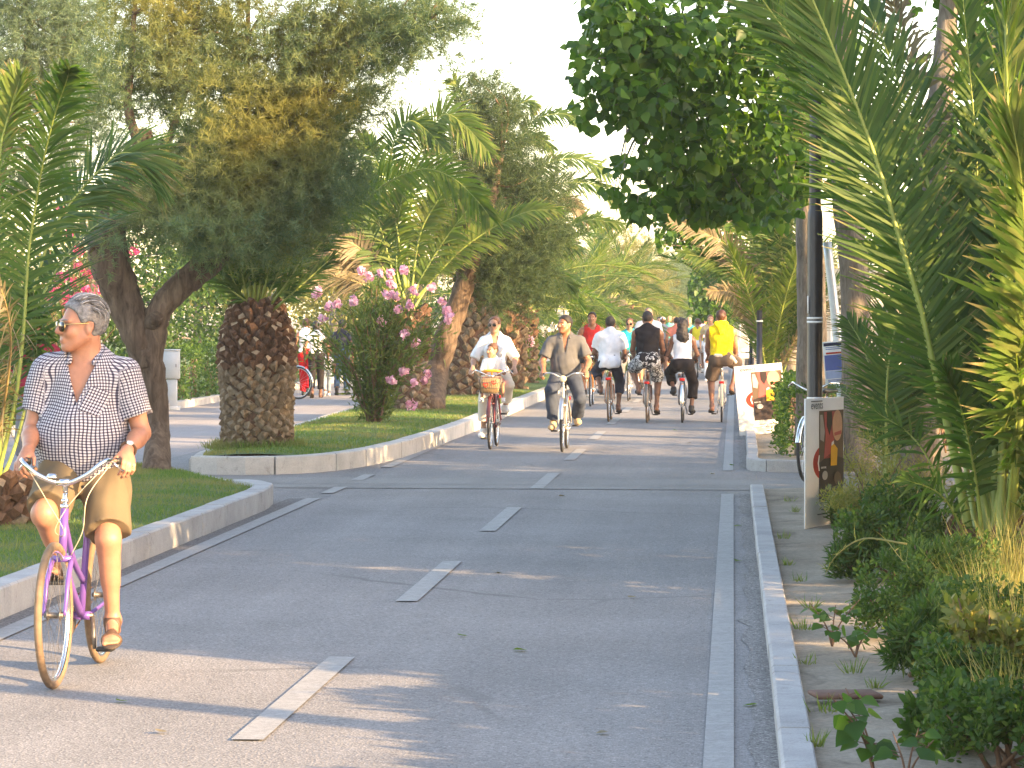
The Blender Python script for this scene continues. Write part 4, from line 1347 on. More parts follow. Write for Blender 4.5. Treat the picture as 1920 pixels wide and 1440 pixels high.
put_fronds(pr, (0, 0, 0.2), [(0, 74, 4.2, 30, 'g'), (40, 68, 4.2, 30, 'g'), (80, 76, 4.4, 30, 'g'), (-30, 66, 4.2, 60, 'g'), (110, 72, 4.3, 30, 'g'), (20, 60, 4.0, 60, 'y'), (60, 58, 4.0, 60, 'g'), (-55, 60, 3.8, 60, 'y'), (140, 74, 4.2, 30, 'g'), (10, 82, 4.4, 30, 'g'), (95, 62, 4.0, 60, 'g'), (-10, 52, 3.6, 60, 'g'), (-40, 50, 3.6, 60, 'g'), (-75, 66, 3.8, 30, 'g'), (5, 66, 4.0, 30, 'g'), (-20, 76, 4.2, 30, 'g'), (30, 50, 3.4, 90, 'g'), (-60, 46, 3.0, 90, 'g'), (50, 40, 3.0, 90, 'd'), (70, 70, 4.2, 30, 'g')], 8)

# --- small young palm behind it
b = G(1668, 925, BZ)
py = empty('date_palm', b, 0, 'small young palm between the lamp post and the large right palm', 'palm tree', 'date palms on the right')
palm_trunk('trunk', 0.14, 0.12, 0.1, 18, py, stub=0.06, fresh=1, size=0.5, seed=15)
Yy = b[1]
frond_px(py, [(1664, 905), (1662, 840), (1662, 750), (1667, 675), (1683, 600), (1705, 540)], Yy, 'g', 0.5, 56, 0.022, up=(0.1, -1, 0.1), t0=0.2, vee=0.15, hang=0.06, a_base=66, a_tip=40)
frond_px(py, [(1660, 910), (1655, 820, 0.3), (1640, 730, 0.5), (1618, 650, 0.7), (1590, 600, 0.8)], Yy, 'g', 0.4, 50, 0.02, up=(0.1, -1, 0.2), t0=0.25)
frond_px(py, [(1670, 910), (1690, 830, 0.2), (1715, 750, 0.3), (1735, 690, 0.3)], Yy, 'g', 0.36, 44, 0.02, up=(0.2, -1, 0.2), t0=0.3)
put_fronds(py, (0, 0, 0.1), [(60, 70, 1.7, 30, 'g'), (120, 60, 1.6, 60, 'g'), (30, 55, 1.5, 60, 'g'), (90, 78, 1.8, 30, 'g')], 9)

# --- palm in the row by the second board
b = G(1442, 798, BZ)
p5 = empty('date_palm', b, 0, 'palm with bundled upright fronds behind the leaning poster board', 'palm tree', 'date palms on the right')
palm_trunk('trunk', 0.5, 0.3, 0.26, 50, p5, stub=0.12, fresh=0.6, size=1.0, seed=16)
Y5 = b[1]
for (pxs, kind, leaf) in [([(1438, 720), (1425, 600), (1402, 521), (1371, 467), (1312, 432, -0.3), (1258, 408, -0.5)], 'd', 0.4), ([(1436, 720), (1418, 590), (1390, 517), (1343, 490), (1277, 474, -0.3)], 'g', 0.4), ([(1444, 720), (1440, 600), (1421, 490), (1390, 400), (1363, 358), (1335, 338)], 'y', 0.4),
                          ([(1452, 720), (1476, 600), (1472, 506), (1448, 428), (1421, 373), (1400, 340)], 'g', 0.42), ([(1456, 720), (1484, 620), (1496, 520), (1492, 430), (1470, 350)], 'y', 0.42), ([(1448, 720), (1450, 580), (1440, 470), (1412, 390), (1380, 340)], 'g', 0.42),
                          ([(1460, 720), (1490, 640), (1515, 560), (1530, 480)], 'g', 0.42), ([(1440, 725), (1424, 640), (1404, 580), (1372, 548, -0.4), (1330, 545, -0.8)], 'd', 0.36), ([(1446, 720), (1462, 590), (1466, 470), (1452, 380)], 'y', 0.42)]:
    frond_px(p5, pxs, Y5, kind, leaf, 58, 0.026, up=(0.1, -1, 0.4), t0=0.3, vee=0.25, mess=0.16)
put_fronds(p5, (0, 0, 0.5), [(90, 78, 3.2, 30, 'g'), (40, 70, 3.0, 30, 'y'), (150, 72, 3.0, 60, 'g'), (0, 66, 3.0, 30, 'g'), (290, 74, 2.8, 30, 'y'), (330, 66, 2.8, 60, 'd'), (250, 68, 2.7, 30, 'y')], 10)
for k, (x, y, th, L, lab) in enumerate([(1.15, 62, 1.3, 3.0, 'palm in the right row behind the dark poles'), (1.2, 82, 1.8, 3.0, 'palm of the right row near the walkers'), (1.3, 108, 2.0, 3.2, 'farthest palm of the right row')]):
    r_ = empty('date_palm', (x, y, 0.08), 0, lab, 'palm tree', 'date palms on the right')
    palm_trunk('trunk', th, 0.28, 0.25, 60, r_, stub=0.1, fresh=0.4, size=1.2, seed=26 + k)
    put_fronds(r_, (0, 0, th - 0.05), spiral(14, 82, 48, L * 0.85, 30, 60, 'ggyg', 70 * k, 9 + k), 40 + k)

# --- poplars
YA = 36.0
pa = lambda u, v, dy=0.0: P(u, v, YA + dy)
ba = G(1521, 830, 0.08)
ba = np.array([pa(1521, 700)[0], YA, 0.05])
cA = []
for (u, v, ru, rv, dy, n) in [(1165, 60, 70, 70, -4.5, 340), (1250, 90, 95, 90, -4, 560), (1350, 120, 100, 110, -3, 600), (1450, 90, 95, 110, -2.5, 520), (1190, 190, 78, 62, -4.5, 360), (1290, 240, 100, 75, -3.5, 480), (1410, 270, 95, 85, -2.5, 500), (1480, 210, 65, 100, -1.5, 360), (1400, 350, 80, 36, -1.8, 220), (1475, 345, 42, 50, -1, 150),
                              (1320, 330, 62, 38, -2.5, 200), (1228, 305, 58, 28, -4, 130), (1170, 322, 26, 24, -4.4, 30), (1150, 0, 66, 36, -4.5, 170), (1115, 140, 44, 46, -4.8, 90), (1095, 215, 30, 30, -4.8, 28), (1085, 95, 24, 24, -4.8, 24), (1545, 120, 70, 120, 0, 300), (1300, -60, 170, 70, -3, 420), (1480, -60, 130, 70, -1, 300), (1490, 392, 22, 14, -1.8, 16), (1160, 365, 26, 24, -4.0, 26), (1350, 390, 90, 36, -2.6, 260), (1270, 360, 70, 34, -3.0, 200), (1210, 390, 40, 26, -3.6, 70), (1440, 400, 50, 30, -1.6, 130), (1500, 330, 60, 60, -1.0, 200), (1540, 260, 60, 70, 0, 220)]:
    cA.append(px_clump(u, v, ru, rv, YA + dy - (2.0 if dy < -1.7 else 0.6), int(n * 0.95), 0.8))
broad_tree('leafy poplar spreading over the path behind the black lamp post', [([ba, pa(1522, 600), pa(1518, 450), pa(1512, 330), pa(1500, 200, -0.3), pa(1490, 60, -0.5), pa(1480, -80, -0.6)], [0.2, 0.17, 0.16, 0.14, 0.11, 0.08, 0.04]), ([pa(1514, 340), pa(1495, 318, -0.4), pa(1440, 270, -1.4), pa(1360, 220, -2.4), pa(1260, 160, -3.6)], [0.1, 0.08, 0.06, 0.045, 0.02]), ([pa(1508, 300), pa(1475, 180, -1.2), pa(1420, 60, -2.2)], [0.08, 0.06, 0.03])], cA, 0.125, 81, group='poplars on the right', per=2, r=0.02)
YB = 54.0
cB = [px_clump(u, v, ru, rv, YB + dy, n, 1.0) for (u, v, ru, rv, dy, n) in [(1268, 425, 42, 34, -1.5, 230), (1335, 420, 60, 45, -1, 420), (1255, 395, 36, 26, -1.5, 100), (1305, 462, 40, 22, -1, 150), (1400, 380, 70, 70, 0, 420), (1290, 370, 60, 40, -1, 300), (1245, 455, 16, 12, -1.5, 26), (1350, 330, 80, 50, 0, 360)]]
bB = np.array([1.05, YB, 0.05])
broad_tree('second poplar further along with smaller leaves over the path', [([bB, bB + [0, 0, 1.6], bB + [-0.1, 0, 3.2], bB + [-0.3, 0, 5]], [0.18, 0.15, 0.12, 0.05])], cB, 0.12, 82, group='poplars on the right')
cC = [px_clump(u, v, ru, rv, 92, n, 1.4) for (u, v, ru, rv, n) in [(1322, 530, 34, 40, 300), (1370, 540, 50, 50, 420), (1345, 580, 40, 36, 260), (1310, 575, 22, 30, 120), (1400, 500, 50, 60, 360), (1340, 500, 34, 30, 160)]]
bC = np.array([0.5, 92, 0.05])
broad_tree('third poplar far along the right row', [([bC, bC + [0.0, 0, 1.2], bC + [-0.2, 0, 2.8]], [0.16, 0.13, 0.05])], cC, 0.17, 83, group='poplars on the right')
# two bare trunks right of the lamp post; their crowns stand above the picture
YD = 33.0
pd_ = lambda u, v, dy=0.0: P(u, v, YD + dy)
bD = pd_(1608, 850)
bD[2] = 0.05
cD = [(pd_(u, v, dy), (1.1, 1.0, 0.7), n) for u, v, dy, n in [(1590, -330, 0, 420), (1700, -400, 0.5, 420), (1500, -420, -0.6, 420), (1600, -520, 0.4, 420)]]
broad_tree('grey trunked poplar between the lamp post and the right palm, crown above', [([bD, pd_(1606, 700), pd_(1602, 520), pd_(1588, 380), pd_(1578, 200), pd_(1585, 0), pd_(1595, -400)], [0.2, 0.165, 0.16, 0.16, 0.13, 0.1, 0.05])], cD, 0.125, 84, group='poplars on the right')
YE = 30.6
pe = lambda u, v, dy=0.0: P(u, v, YE + dy)
bE = G(1712, 893, 0.08)
cE = [(pe(u, v, dy), (1.2, 1.1, 0.8), n) for u, v, dy, n in [(1780, -130, 0, 480), (1900, -60, 0.5, 480), (1840, -280, -0.6, 480), (1700, -300, 0.4, 480), (1960, 80, 0.5, 420)]]
broad_tree('pale grey trunk with flared foot behind the large right palm', [([bE, pe(1716, 850), pe(1722, 780), pe(1726, 650), pe(1738, 450), pe(1762, 200), pe(1778, 20), pe(1790, -200)], [0.34, 0.25, 0.2, 0.17, 0.16, 0.13, 0.1, 0.05])], cE, 0.125, 85, group='poplars on the right')

# --- clipped hedge and the bed shrubs
hedge('small clipped hedge behind the lamp post by the crossing', 0.62, 1.35, 35.4, 40.5, 0.09, 0.78, 4600, 0.055, 65, group='clipped hedges', wob=0.04)
hedge('clipped hedge further along the right row', 0.75, 1.5, 47.0, 74.0, 0.09, 0.6, 4200, 0.09, 66, group='clipped hedges')
hedge('overgrown hedge right of the crossing', 1.9, 2.9, 33.9, 44.0, 0.06, 0.9, 3800, 0.08, 67, group='clipped hedges')
S = 'shrubs in the right bed'
shrub('pale feathery shrub in front of the lower poster board', G(1628, 1000, BZ), (0.36, 0.45), 0.5, 3000, 0.05, 101, M_FERN, LEAF_LANCE, group=S)
shrub('yellow green feathery shrub behind the poster board', G(1640, 945, BZ), (0.5, 0.5), 0.66, 3000, 0.05, 102, M_FERN, LEAF_LANCE, group=S)
shrub('feathery shrub at the foot of the grey trunk', G(1700, 965, BZ), (0.4, 0.5), 0.5, 2400, 0.05, 103, M_FERN, LEAF_LANCE, group=S)
shrub('dense green shrub right of the bare soil', G(1672, 1085, BZ), (0.36, 0.6), 0.52, 5200, 0.034, 104, M_SHRUB, group=S)
shrub('dark green shrub below the young palm', G(1712, 1050, BZ), (0.42, 0.7), 0.62, 5200, 0.034, 105, M_SHRUB, group=S)
shrub('low green shrub spilling over the soil', G(1690, 1190, BZ), (0.28, 0.5), 0.42, 4600, 0.032, 106, M_SHRUB, group=S)
shrub('leafy shrub at the foot of the large right palm', G(1780, 1120, BZ), (0.4, 0.6), 0.42, 4800, 0.034, 107, M_SHRUB, group=S)
shrub('sunlit shrub at the right edge of the bed', G(1850, 1250, BZ), (0.4, 0.55), 0.48, 5200, 0.032, 108, M_SHRUB, group=S)
shrub('dark leafy shrub in the bottom right corner', G(1880, 1445, BZ), (0.3, 0.45), 0.38, 4600, 0.032, 109, M_SHRUB, group=S)
shrub('green shrub above the bottom right corner', G(1800, 1330, BZ), (0.26, 0.5), 0.4, 4600, 0.032, 110, M_SHRUB, group=S)
for k, (u, v, h, r, n, lab) in enumerate([(1880, 1190, 0.5, 0.3, 420, 'yellowish grass tuft under the right palm'), (1905, 1270, 0.5, 0.28, 420, 'pale grass tuft at the right edge'), (1905, 1120, 0.6, 0.3, 360, 'yellowish grass tuft right of the palm foot'), (1915, 1370, 0.42, 0.24, 320, 'pale grass tuft near the bottom right corner'), (1800, 1240, 0.3, 0.2, 160, 'thin grass among the green shrubs')]):
    tuft(lab, G(u, v, BZ), r, h, n, 120 + k, M_DRYGRASS)
for k, (u, v, r, h, m_, lf, lab) in enumerate([(1745, 1150, 0.3, 0.45, M_SHRUB, LEAF_LANCE, 'narrow leaved green shrub in the middle of the bed'), (1620, 1085, 0.22, 0.34, M_SHRUB, LEAF_LANCE, 'low narrow leaved plant at the edge of the bare soil'), (1850, 1330, 0.3, 0.5, M_FERN, LEAF_OVAL, 'yellow green shrub right of the slab'), (1770, 1400, 0.22, 0.3, M_SHRUB, LEAF_OVAL, 'small round leaved shrub at the bottom of the bed'), (1735, 1270, 0.2, 0.34, M_SHRUB, LEAF_LANCE, 'tufted green plant beside the slab'), (1590, 985, 0.2, 0.24, M_SHRUB, LEAF_LANCE, 'low green plant behind the poster board'), (1800, 1040, 0.36, 0.5, M_SHRUB, LEAF_LANCE, 'narrow leaved shrub below the large palm')]):
    shrub(lab, G(u, v, BZ), (r, r * 1.3), h, 2600, 0.05 if lf is LEAF_OVAL else 0.075, 200 + k, m_, lf, group=S, droop=-0.5)
for k, (u, v) in enumerate([(1490, 960), (1470, 1010), (1500, 1090), (1520, 1140), (1510, 1245), (1545, 1335), (1480, 1060), (1600, 1262), (1560, 1065), (1530, 1400), (1480, 940), (1505, 1180), (1640, 1290)]):
    g = G(u, v, 0.075)
    tuft('sprig of low weed growing on the bare soil inside the right kerb', g, 0.05 + 0.02 * (k % 3), 0.07 + 0.02 * (k % 2), 26, 230 + k, M_GRASS, 0.006, 'weed', 'weeds on the bare soil')
# arching dry stalks
sm = MB()
for pxs in ([(1900, 1290), (1800, 1262), (1700, 1225), (1645, 1195)], [(1850, 1180), (1760, 1120), (1700, 1060), (1660, 1010)], [(1700, 1020), (1620, 1010), (1570, 1040), (1548, 1075)], [(1900, 1330), (1820, 1300), (1740, 1290)]):
    q = [P(u, v, 15.5 + 0.2 * i) for i, (u, v) in enumerate(pxs)]
    o = MB()
    tube(o, q, [0.006, 0.004, 0.002], 5, n=16)
    rng_ = np.random.default_rng(len(pxs) + int(pxs[0][0]))
    c = spline(np.array(q), 20)
    scatter(o, BLADE, c[6:], nrm(np.gradient(c, axis=0)[6:] + rng_.normal(0, 0.1, (14, 3)) + [0, 0, 0.06]), rdir(14, (0, -1, 0), rng_), 0.09 * rng_.uniform(0.5, 1.3, 14), 0, 0.05)
    tag(o.build('dry_stalk', M_DRYGRASS), 'thin straw coloured stalk arching out of the shrubs over the bed', 'grass', 'dry stalks')
# poplar suckers in the bed
def sucker(label, base, h, n, leaf, seed, lean=(0, 0)):
    rng = np.random.default_rng(seed)
    root = empty('poplar_sapling', base, 0, label, 'sapling', 'poplar saplings in the bed')
    st, lf = MB(), MB()
    for k in range(3):
        e = np.array([lean[0] + rng.normal(0, 0.08), lean[1] + rng.normal(0, 0.08), h * rng.uniform(0.75, 1.0)])
        c = spline(np.array([[0, 0, 0], e * [0.3, 0.3, 0.5], e]), 14)
        tube(st, c, [0.006, 0.004, 0.002], 5)
        m = n // 3
        t = rng.uniform(0.3, 1, m)
        p = c[(t * 13).astype(int)]
        a = rng.random(m) * 6.28
        out = np.stack([np.cos(a), np.sin(a), rng.uniform(-0.1, 0.5, m)], -1)
        q = p + out * 0.035
        scatter(lf, LEAF_HEART, q, nrm(out + [0, 0, -0.7]), nrm(out * 0.7 + rng.normal(0, 0.3, (m, 3)) + [0, -0.6, 0.5]), leaf * rng.uniform(0.6, 1.2, m))
        for i in range(m):
            tube(st, [p[i], q[i]], [0.0015], 4)
    st.build('stems', M_TWIG, root)
    lf.build('foliage', M_POP, root)


sucker('poplar sapling with broad leaves at the bottom of the bed', G(1640, 1455, BZ), 0.36, 22, 0.085, 131, (-0.1, -0.1))
sucker('low poplar sapling at the bottom edge right of the first sapling', G(1700, 1475, BZ), 0.22, 14, 0.085, 132, (0.02, 0))
sucker('small poplar sapling on bare soil in mid bed', G(1560, 1212, BZ), 0.26, 26, 0.065, 133)
sucker('tiny poplar sapling beside the mid bed sapling', G(1604, 1232, BZ), 0.17, 12, 0.065, 134)

# --- the row that shades the path, to the right of the picture
sh = random.Random(9)
for k, (x, y, h, low, w) in enumerate([(5.2, 8.6, 7.5, 3.75, 2.3), (6.6, 13.6, 7.0, 2.3, 1.6), (7.0, 20.0, 7.5, 1.6, 2.4), (4.6, 21.5, 7.0, 1.3, 2.3), (6.6, 24.5, 8.0, 1.6, 2.6), (4.4, 27.5, 5.6, 1.4, 2.2), (8.0, 24.0, 7.5, 1.8, 2.3), (8.5, 29.0, 6.4, 2.0, 2.6), (5.0, 37.0, 5.4, 2.2, 2.2), (7.6, 43.0, 5.6, 2.6, 2.2), (5.0, 53.0, 5.2, 2.2, 2.1), (6.4, 64.0, 5.6, 2.6, 2.2), (9.5, 20.5, 8.5, 2.0, 2.8), (5.6, 78.0, 5.4, 2.2, 2.4), (6.5, 95.0, 5.4, 2.2, 2.6)]):
    cl = []
    for _ in range(15):
        a, f = sh.uniform(0, 6.28), sh.random() ** 0.5
        cl.append((np.array([x + math.cos(a) * w * 0.75 * f, y + math.sin(a) * w * 0.75 * f, low + (h - low) * sh.uniform(0.12, 0.9)]), (w * 0.5, w * 0.5, (h - low) * 0.15 + 0.2), 420))
    if k == 0:  # unseen crown shaped to shade the near rider's upper body
        cl = [(np.array([4.6 + 0.85 * i, 8.0 + 0.75 * j, 4.75 + 0.28 * i + 0.25 * math.sin(3 * i + j)]), (0.75, 0.75, 0.62), 420) for i in range(3) for j in range(6)]
    if k == 1:  # unseen crown laid out to shade the path beyond the sunlit patch
        cl = [(np.array([5.5 + 0.8 * i, 11.0 + 0.72 * j, 2.5 + 0.3 * i + 0.55 * m_ + 0.06 * math.sin(4 * j)]), (0.65, 0.6, 0.42), 320) for i in range(2) for j in range(6) for m_ in range(4)]
        cl += [(np.array([6.2 + 0.9 * i, 15.2 + 0.9 * j, 5.9 + 0.8 * m_]), (0.8, 0.8, 0.6), 260) for i in range(2) for j in range(3) for m_ in range(2)]  # higher clumps added to keep sun off the left palm
    broad_tree('leafy tree standing in the row right of the bed, outside the picture', [([np.array([x, y, 0]), np.array([x + 0.1, y, h * 0.4]), np.array([x, y, h * 0.8])], [0.16, 0.12, 0.05])], cl, 0.24, 140 + k, group='trees right of the bed', name='leafy_tree', tmpl=LEAF_OVAL)
for k, (x, y, r, h) in enumerate([ (2.8, 21.5, 1.0, 1.6), (2.9, 25.0, 1.1, 1.6), (3.6, 18.0, 1.2, 1.8)]):
    shrub('leafy shrub right of the bed, outside the picture', (x, y, 0.05), (r, r), h, 5200 if h > 2.2 else 2600, 0.12, 160 + k, M_SHRUB, group='shrubs right of the bed')
hedge('tall dense hedge right of the bed', 3.5, 4.3, 17.4, 29.0, 0.0, 2.3, 7000, 0.14, 68, group='hedges right of the bed', wob=0.15)  # added out of view to block low sun from the path
hedge('low ragged hedge right of the bed', 1.75, 2.7, 7.4, 12.8, 0.0, 1.06, 8500, 0.13, 69, group='hedges right of the bed', wob=0.1)  # added out of view to shade the right half of the near path
for k in range(6):  # spikes added out of view so the shadow edge comes out ragged
    tuft('grass tuft growing out of the low ragged hedge outside the picture', (1.9, 7.9 + 0.95 * k, 0.75), 0.3, 0.62, 160, 190 + k, M_DRYGRASS, group='grass right of the bed')

# ================================================================== BICYCLES
M_RUBBER = pmat('tyre_rubber', (0.035, 0.034, 0.033), 0.8, 0, 0.25, 20)
M_TAN = pmat('tyre_tan', (0.17, 0.115, 0.07), 0.8, 0, 0.25, 20)
M_CHROME = pmat('chrome', (0.72, 0.72, 0.72), 0.18, 1.0, 0.05, 8)
M_ALU = pmat('aluminium', (0.55, 0.55, 0.55), 0.38, 1.0, 0.08, 8)
M_STEEL = pmat('dull_steel', (0.18, 0.16, 0.14), 0.5, 0.8, 0.3, 30)
M_BLACKP = pmat('black_plastic', (0.018, 0.018, 0.018), 0.45, 0, 0.2, 12)
M_REDREF = pmat('red_reflector', (0.6, 0.015, 0.01), 0.2, 0, 0.1, 12)
M_LAMP = pmat('lamp_glass', (0.75, 0.75, 0.72), 0.1, 0, 0.05, 12)
M_CREAM = pmat('cream_paint', (0.6, 0.52, 0.38), 0.35, 0, 0.06, 6)
M_WICKER = pmat('wicker', (0.36, 0.24, 0.12), 0.8, 0, 0.25, 40)
M_CABLE = pmat('cable_sheath', (0.5, 0.42, 0.28), 0.5, 0, 0.1, 12)
M_ORANGEP = pmat('orange_plastic', (0.75, 0.33, 0.02), 0.35, 0, 0.06, 6)
M_RUST = pmat('rusty_steel', (0.22, 0.1, 0.04), 0.7, 0.4, 0.4, 40)


def paint(name, col):
    return pmat(name, col, 0.28, 0.15, 0.06, 5.0, spec=0.6)


WR = 0.345          # wheel radius with tyre
WMESH = {}


def wheel_meshes(tyre_mat, seg):
    key = (tyre_mat.name, seg)
    if key not in WMESH:
        t, r, s = MB(), MB(), MB()
        torus(t, (0, 0, 0), WR - 0.018, 0.0185, seg=seg, sides=10 if seg > 30 else 6)
        torus(r, (0, 0, 0), WR - 0.041, 0.011, seg=seg, sides=8 if seg > 30 else 5, flat=1.1)
        lathe(s, [(0.0, -0.045), (0.012, -0.045), (0.012, -0.034), (0.026, -0.033), (0.026, -0.028), (0.014, -0.026), (0.014, 0.026), (0.026, 0.028), (0.026, 0.033), (0.012, 0.034), (0.012, 0.045), (0.0, 0.045)], R=rotm((0, math.pi / 2, 0)), sides=12)
        ns = 36 if seg > 30 else 20
        for k in range(ns):
            a = 2 * math.pi * k / ns
            sx = 0.03 if k % 2 else -0.03
            a2 = a + (0.42 if (k // 2) % 2 else -0.42)
            tube(s, [(sx, 0.024 * math.cos(a2), 0.024 * math.sin(a2)), (0, (WR - 0.045) * math.cos(a), (WR - 0.045) * math.sin(a))], [0.0009 if seg > 30 else 0.0016], 4, caps=False)
        WMESH[key] = (s.mesh('wheel', M_STEEL if seg > 30 else M_ALU), t.mesh('tyre', tyre_mat), r.mesh('rim', M_CHROME))
    return WMESH[key]


def add_obj(name, me, parent, loc=(0, 0, 0), rot=(0, 0, 0)):
    o = bpy.data.objects.new(name, me)
    COL.objects.link(o)
    o.parent = parent
    o.location = loc
    o.rotation_euler = rot
    return o


def mudguard(mb, y, a0, a1, w=0.026, r=WR + 0.012, seg=24):
    a = np.linspace(a0, a1, seg)
    prof = [(-w, -0.012), (-w * 0.8, 0.0), (0, 0.006), (w * 0.8, 0.0), (w, -0.012)]
    V = [[(x, y + (r + dz) * math.cos(t), WR + (r + dz) * math.sin(t)) for x, dz in prof] + [(x, y + (r + dz - 0.0025) * math.cos(t), WR + (r + dz - 0.0025) * math.sin(t)) for x, dz in prof[::-1]] for t in a]
    V = np.array(V).reshape(-1, 3)
    k = 10
    i = np.arange(seg - 1)[:, None] * k
    j = np.arange(k)[None]
    mb.add(V, np.stack([i + j, i + (j + 1) % k, i + (j + 1) % k + k, i + j + k], -1).reshape(-1, 4))


def bicycle(label, loc, rz, col, fine=False, style='step', tyre=None, guards=None, bar='swept', crank=90.0, basket=False, headlight=False, rack=False, rear_light=True, saddle_z=0.95, saddle_mat=None, bell=False, bar_mat=None, group='bicycles on the path', cables=False, wb=1.06, grip_y=0.08, bar_h=1.03, bar_w=0.27, head_logo=False, stem_lamp=None, name='bicycle', small=1.0):
    """+Y is forwards; the origin is on the ground between the wheels"""
    root = empty(name, loc, rz, label, 'bicycle', group)
    seg = 56 if fine else 28
    sd = 12 if fine else 7
    yf, yr = wb / 2, -wb / 2
    P_ = paint('frame_paint', col)
    tyre = tyre or M_RUBBER
    for y in (yf, yr):
        me, te, ri = wheel_meshes(tyre, seg)
        w = add_obj('wheel', me, root, (0, y, WR))
        add_obj('tyre', te, w)
        add_obj('rim', ri, w)
    bb = np.array([0, -0.07, 0.285])
    sc = np.array([0, -0.235, 0.78])
    ht, hb = np.array([0, yf - 0.235, 0.83]), np.array([0, yf - 0.185, 0.63])
    f = MB()
    tube(f, [bb, sc, sc + nrm(sc - bb) * 0.05], [0.0165], sd)
    tube(f, [hb + nrm(hb - ht) * 0.02, ht], [0.02], sd)
    if style == 'step':
        tube(f, [hb, hb * 0.55 + bb * 0.45 + [0, 0, -0.03], bb], [0.0185], sd, n=10)
        up = bb + (sc - bb) * 0.32
        tube(f, [ht + [0, 0.01, -0.05], (ht + up) / 2 + [0, 0.03, -0.06], up], [0.015], sd, n=10)
    elif style == 'single':
        tube(f, [hb, hb * 0.5 + bb * 0.5 + [0, -0.02, -0.05], bb], [0.023], sd, n=12)
    else:
        tube(f, [hb, bb], [0.0185], sd)
        tube(f, [ht + [0, 0.005, -0.03], sc], [0.0155], sd)
    for s in (-1, 1):
        tube(f, [bb + [s * 0.03, -0.02, 0], (s * 0.06, yr + 0.12, 0.33), (s * 0.062, yr, WR)], [0.0105, 0.009, 0.008], sd, n=6)
        tube(f, [sc + [s * 0.02, 0, -0.03], (s * 0.05, yr + 0.12, 0.52), (s * 0.062, yr, WR)], [0.008], sd, n=6)
        tube(f, [bb * [0, 1, 1] + [s * -0.0, 0, 0], bb + [s * 0.042, 0, 0]], [0.021], sd)
    f.build('frame', P_, root)
    k = MB()
    crown = hb + nrm(hb - ht) * 0.035
    tube(k, [ht, crown], [0.012], sd)
    tube(k, [crown + [-0.045, 0, 0], crown + [0.045, 0, 0]], [0.016], sd)
    for s in (-1, 1):
        tube(k, [crown + [s * 0.045, 0, 0], (s * 0.05, yf - 0.075, 0.5), (s * 0.05, yf - 0.035, 0.41), (s * 0.05, yf, WR)], [0.013, 0.012, 0.01, 0.008], sd, n=10)
    k.build('fork', P_, root)
    # handlebar on its stem
    hd = nrm(ht - hb)
    st = ht + hd * 0.1
    clamp = st + np.array([0, 0.055, 0.03])
    m = MB()
    tube(m, [ht, st], [0.0115], sd)
    tube(m, [ht, ht + hd * 0.02], [0.022], sd)
    tube(m, [ht + hd * 0.03, ht + hd * 0.045], [0.019], sd)
    tube(m, [st - hd * 0.02, st + [0, 0.02, 0.02], clamp], [0.013], sd, n=6)
    tube(m, [clamp + [-0.03, 0, 0], clamp + [0.03, 0, 0]], [0.018], sd)
    m.build('stem', bar_mat or M_CHROME, root)
    h = MB()
    if bar == 'swept':
        half = [(0, clamp[1], clamp[2]), (0.05, clamp[1] + 0.005, clamp[2] + 0.005), (0.13, clamp[1] + 0.02, clamp[2] + 0.045), (0.2, clamp[1] - 0.01, bar_h + 0.01), (bar_w, grip_y + 0.1, bar_h), (bar_w + 0.02, grip_y, bar_h - 0.012)]
    else:
        half = [(0, clamp[1], clamp[2]), (0.06, clamp[1], clamp[2]), (0.18, clamp[1] - 0.01, bar_h), (bar_w, grip_y + 0.05, bar_h), (bar_w + 0.05, grip_y, bar_h - 0.005)]
    hp = spline(np.array([(-x, y, z) for x, y, z in half[::-1]][:-1] + half), 44)
    tube(h, hp, [0.0115], sd)
    hb_o = h.build('handlebar', bar_mat or M_CHROME, root)
    grips = []
    for s, idx in ((-1, slice(0, 6)), (1, slice(38, 44))):
        g = MB()
        tube(g, hp[idx], [0.0165], sd)
        g.build('grip', M_BLACKP, hb_o)
        i = 5 if s < 0 else 38
        lv = MB()
        p = hp[i]
        tube(lv, [p + [0, 0.02, -0.005], p + [s * 0.01, 0.045, -0.02], p + [s * 0.035, -0.0, -0.045], p + [s * 0.045, -0.06, -0.05]], [0.006, 0.006, 0.005, 0.005], 6, n=10)
        lv.build('brake_lever', M_CHROME, hb_o)
        grips.append(hp[2] if s < 0 else hp[41])
    if bell:
        b_ = MB()
        lathe(b_, [(0.001, 0.022), (0.018, 0.02), (0.027, 0.008), (0.028, 0), (0.001, -0.002)], hp[26] + [0, 0.0, 0.016], sides=14)
        b_.build('bell', M_CHROME, hb_o)
    if cables:
        c_ = MB()
        for s in (-1, 1):
            p = hp[6 if s < 0 else 37]
            tube(c_, [p + [0, 0.03, -0.01], p * [0.75, 1, 1] + [0, 0.1, -0.06], (s * 0.05, yf - 0.12, 0.86), (s * -0.02, yf - 0.12, 0.74), (0, yf - 0.17, 0.7)], [0.0022], 6, n=24)
        tube(c_, [hp[6] + [0, 0.03, -0.01], (-0.15, yf - 0.06, 0.9), (-0.125, yf - 0.06, 0.74), (-0.06, yf - 0.1, 0.62)], [0.0022], 6, n=20)
        c_.build('brake_cable', M_CABLE, root)
    # seat post and saddle
    sp = MB()
    ss = np.array([0, -0.235 - (saddle_z - 0.78) * 0.3, saddle_z - 0.03])
    tube(sp, [sc, ss], [0.0125], sd)
    sp.build('seat_post', M_CHROME, root)
    sa = MB()
    n1, n2 = 15, 12
    V = []
